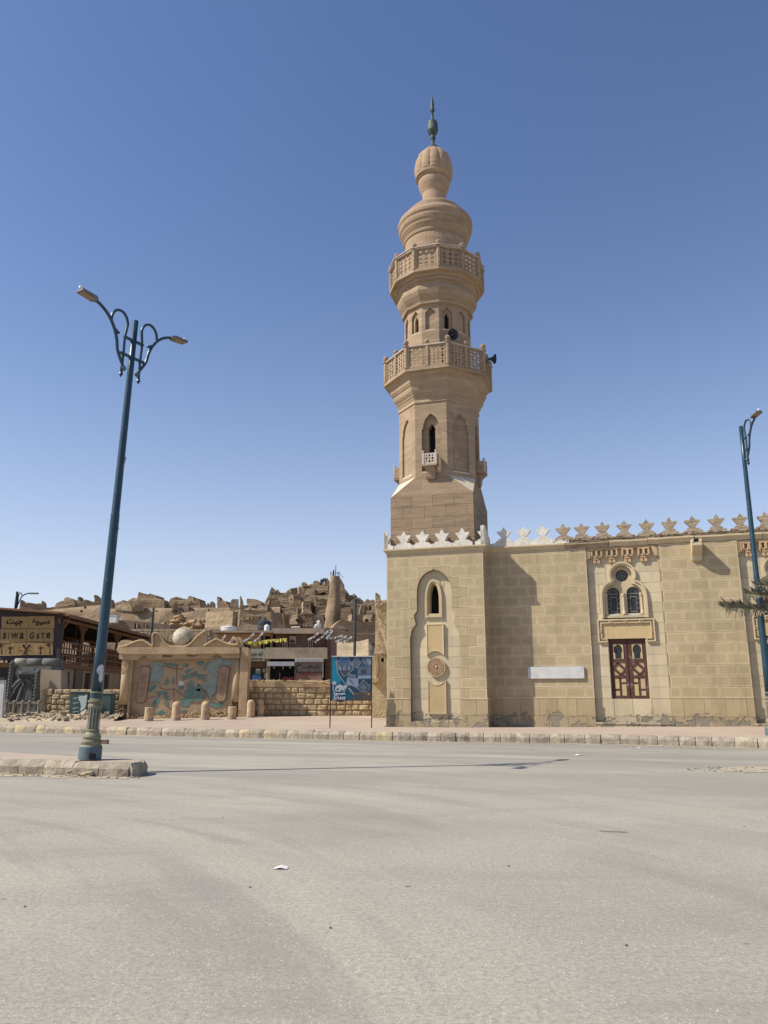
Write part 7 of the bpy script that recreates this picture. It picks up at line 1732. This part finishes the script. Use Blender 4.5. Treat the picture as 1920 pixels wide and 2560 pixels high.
# ================================================================== DATE PALM past the frame edge
palm = thing('date_palm', 'date palm whose dusty fronds reach across the lamp post', 'palm tree', (15.4, 27.3, .34))
mb = MB(); mb.tube([(15.4, 27.3, .3), (15.45, 27.3, 1.5), (15.4, 27.25, 2.6), (15.35, 27.2, 3.9)], [.3, .24, .22, .26], 12)
for i in range(60): a = i*2.4; z = .5+i*.057; mb.rock((15.4+.24*math.cos(a), 27.27+.24*math.sin(a), z), .09, .09, .06, i, 0, 6, 4)
mb.obj('trunk', M['bark'], palm)
def frond(root, tip, rise, n=38, ll=.42, seed=0, twist=0.0):
    g = random.Random(seed); root, tip = Vector(root), Vector(tip); m_ = MB(); line = []
    for i in range(13): t = i/12; line.append(root.lerp(tip, t)+Vector((0, 0, rise*math.sin(math.pi*t**.8)*(1-.15*t))))
    m_.tube(line, [.035*(1-.85*i/12)+.004 for i in range(13)], 6); o = m_.obj('frond', M['frond_stem'], palm)
    m_ = MB()
    for i in range(n):
        t = .12+.88*i/n; f = t*12; k = min(int(f), 11); p = line[k].lerp(line[k+1], f-k); d = (line[k+1]-line[k]).normalized(); side = d.cross(Vector((0, 0, 1))).normalized(); up = side.cross(d); side, up = side*math.cos(twist)+up*math.sin(twist), up*math.cos(twist)-side*math.sin(twist)
        L = ll*(1-.55*abs(t-.45))*(1.0 if t < .95 else .6)
        for s in (-1, 1):
            dr = (d*g.uniform(.45, .75)+side*s*g.uniform(.5, .8)+up*g.uniform(-.25, .45)).normalized(); e = p+dr*L*g.uniform(.75, 1.1)+Vector((0, 0, -.03)); w = side.cross(dr).normalized()*.022+up*.008; m = p.lerp(e, .45)+Vector((0, 0, .012))
            m_.add([p-w*.5, p+w*.5, m+w*1.2, e, m-w*1.2], [(0, 1, 2, 4), (4, 2, 3)])
    m_.obj('leaflets', M['frond'], o)
CR = Vector((15.35, 27.2, 4.0))
tipA = at(1806, 1518, 25.2); tipB = at(1868, 1484, 25.8); tipC = at(1888, 1462, 25.9)
frond(CR, tipA, .18, 64, .68, 1, .95); frond(CR+Vector((-.05, .15, .05)), at(1822, 1524, 25.9), .12, 50, .55, 7, .6); frond(CR+Vector((0, 0, .15)), tipB, .30, 46, .5, 2, 1.0); frond(CR+Vector((0, 0, .1)), tipC, .5, 46, .5, 3, .8)
for k in range(16):
    a = R(-72+k*14.0) if k < 12 else R(84+(k-12)*5); L = 3.4
    tz = 1.5 if k % 2 else -.4
    frond(CR+Vector((0, 0, .1)), CR+Vector((L*math.cos(a), L*math.sin(a), tz)), .9, 30, .45, 10+k)

# ================================================================== LITTER ON THE ROAD
def lit(name, label, cat, px, py, fn, mat, group=None):
    p = ground(px, py, 0); mb = MB(); fn(mb, p); kw = dict(label=label, category=cat)
    if group: kw['group'] = group
    mb.obj(name, mat, **kw)
def paper(mb, p, w=.1, l=.06, a=.3):
    c_, s_ = math.cos(a), math.sin(a)
    P_ = [(-w, -l, .004), (0, -l*1.1, .02), (w, -l, .006), (w*1.05, l, .012), (0, l, .028), (-w, l*.9, .005)]
    mb.add([(p.x+x*c_-y*s_, p.y+x*s_+y*c_, z) for x, y, z in P_]+[(p.x+x*c_-y*s_, p.y+x*s_+y*c_, z-.002) for x, y, z in P_], [(0, 1, 4, 5), (1, 2, 3, 4), (6, 11, 10, 7), (7, 10, 9, 8)])
lit('paper_scrap', 'small folded white paper lying alone on the middle of the road', 'litter', 702, 2172, lambda mb, p: paper(mb, p, .065, .04, -.1), M['paper'])
lit('twig', 'thin pale twig on the road before the door of the mosque', 'twig', 1535, 2081, lambda mb, p: mb.tube([(p.x-.16, p.y+.05, .01), (p.x-.05, p.y, .012), (p.x+.15, p.y-.03, .008)], .005, 5), M['stick'])
lit('twig', 'short curled dark twig near the bottom centre of the road', 'twig', 1019, 2217, lambda mb, p: mb.tube([(p.x-.025, p.y-.01, .006), (p.x+.015, p.y-.01, .008), (p.x+.025, p.y+.015, .006)], .003, 5), M['bark'])
for i, (px, py, lb_) in enumerate(((557, 2045, 'small dark pebble on open road far side'), (1272, 2166, 'tiny dark pebble right of the twig'), (1566, 2365, 'flat brown pebble low on the road'), (826, 2321, 'black pebble in the lower middle of the road'), (62, 2268, 'dark crumb near the edge of the road'), (1861, 2067, 'dark stone by the road edge under the mosque'), (625, 2219, 'brown crumb between paper scrap and pebble'))):
    lit('pebble', lb_.replace(' right of', ' beyond'), 'pebble', px, py, lambda mb, p: mb.rock((p.x, p.y, .005), .013, .010, .008, i+3, 0, 8, 5), M['bark'], 'pebbles on the road')
lit('brick_piece', 'small red-brown brick fragment lying behind the lamp base', 'brick', 258, 1859.5, lambda mb, p: mb.box(plane_y(p.y), p.x-.1, p.x+.16, 0, .14, -.1, .1), M['pink'])
mb = MB(); g = random.Random(21)
for i in range(420):
    f = g.random(); k = f*(len(KP)-2); q = KP[int(k)].lerp(KP[int(k)+1], k-int(k)); mb.rock((q.x, q.y-g.random()**2*1.2-.03, .006), g.uniform(.008, .045), g.uniform(.008, .035), g.uniform(.005, .02), i, 0, 5, 3)
mb.obj('gravel', M['rubble'], kind='stuff', label='grit and crumbs washed along the foot of the long kerb', category='gravel')
for (px, py, w_, lb_) in ((1447, 1888, .12, 'pale paper scrap near the long kerb below the plaque'), (1890, 1837, .12, 'crumpled white scrap on the pavement by the right lamp'), (1600, 1870, .08, 'little white scrap at the kerb below the door')):
    lit('paper_scrap', lb_.replace('right lamp', 'one-armed lamp'), 'litter', px, py, lambda mb, p: paper(mb, Vector((p.x, p.y, 0)) if py > 1860 else p, w_, w_*.5, .4), M['paper'], 'scraps of paper')
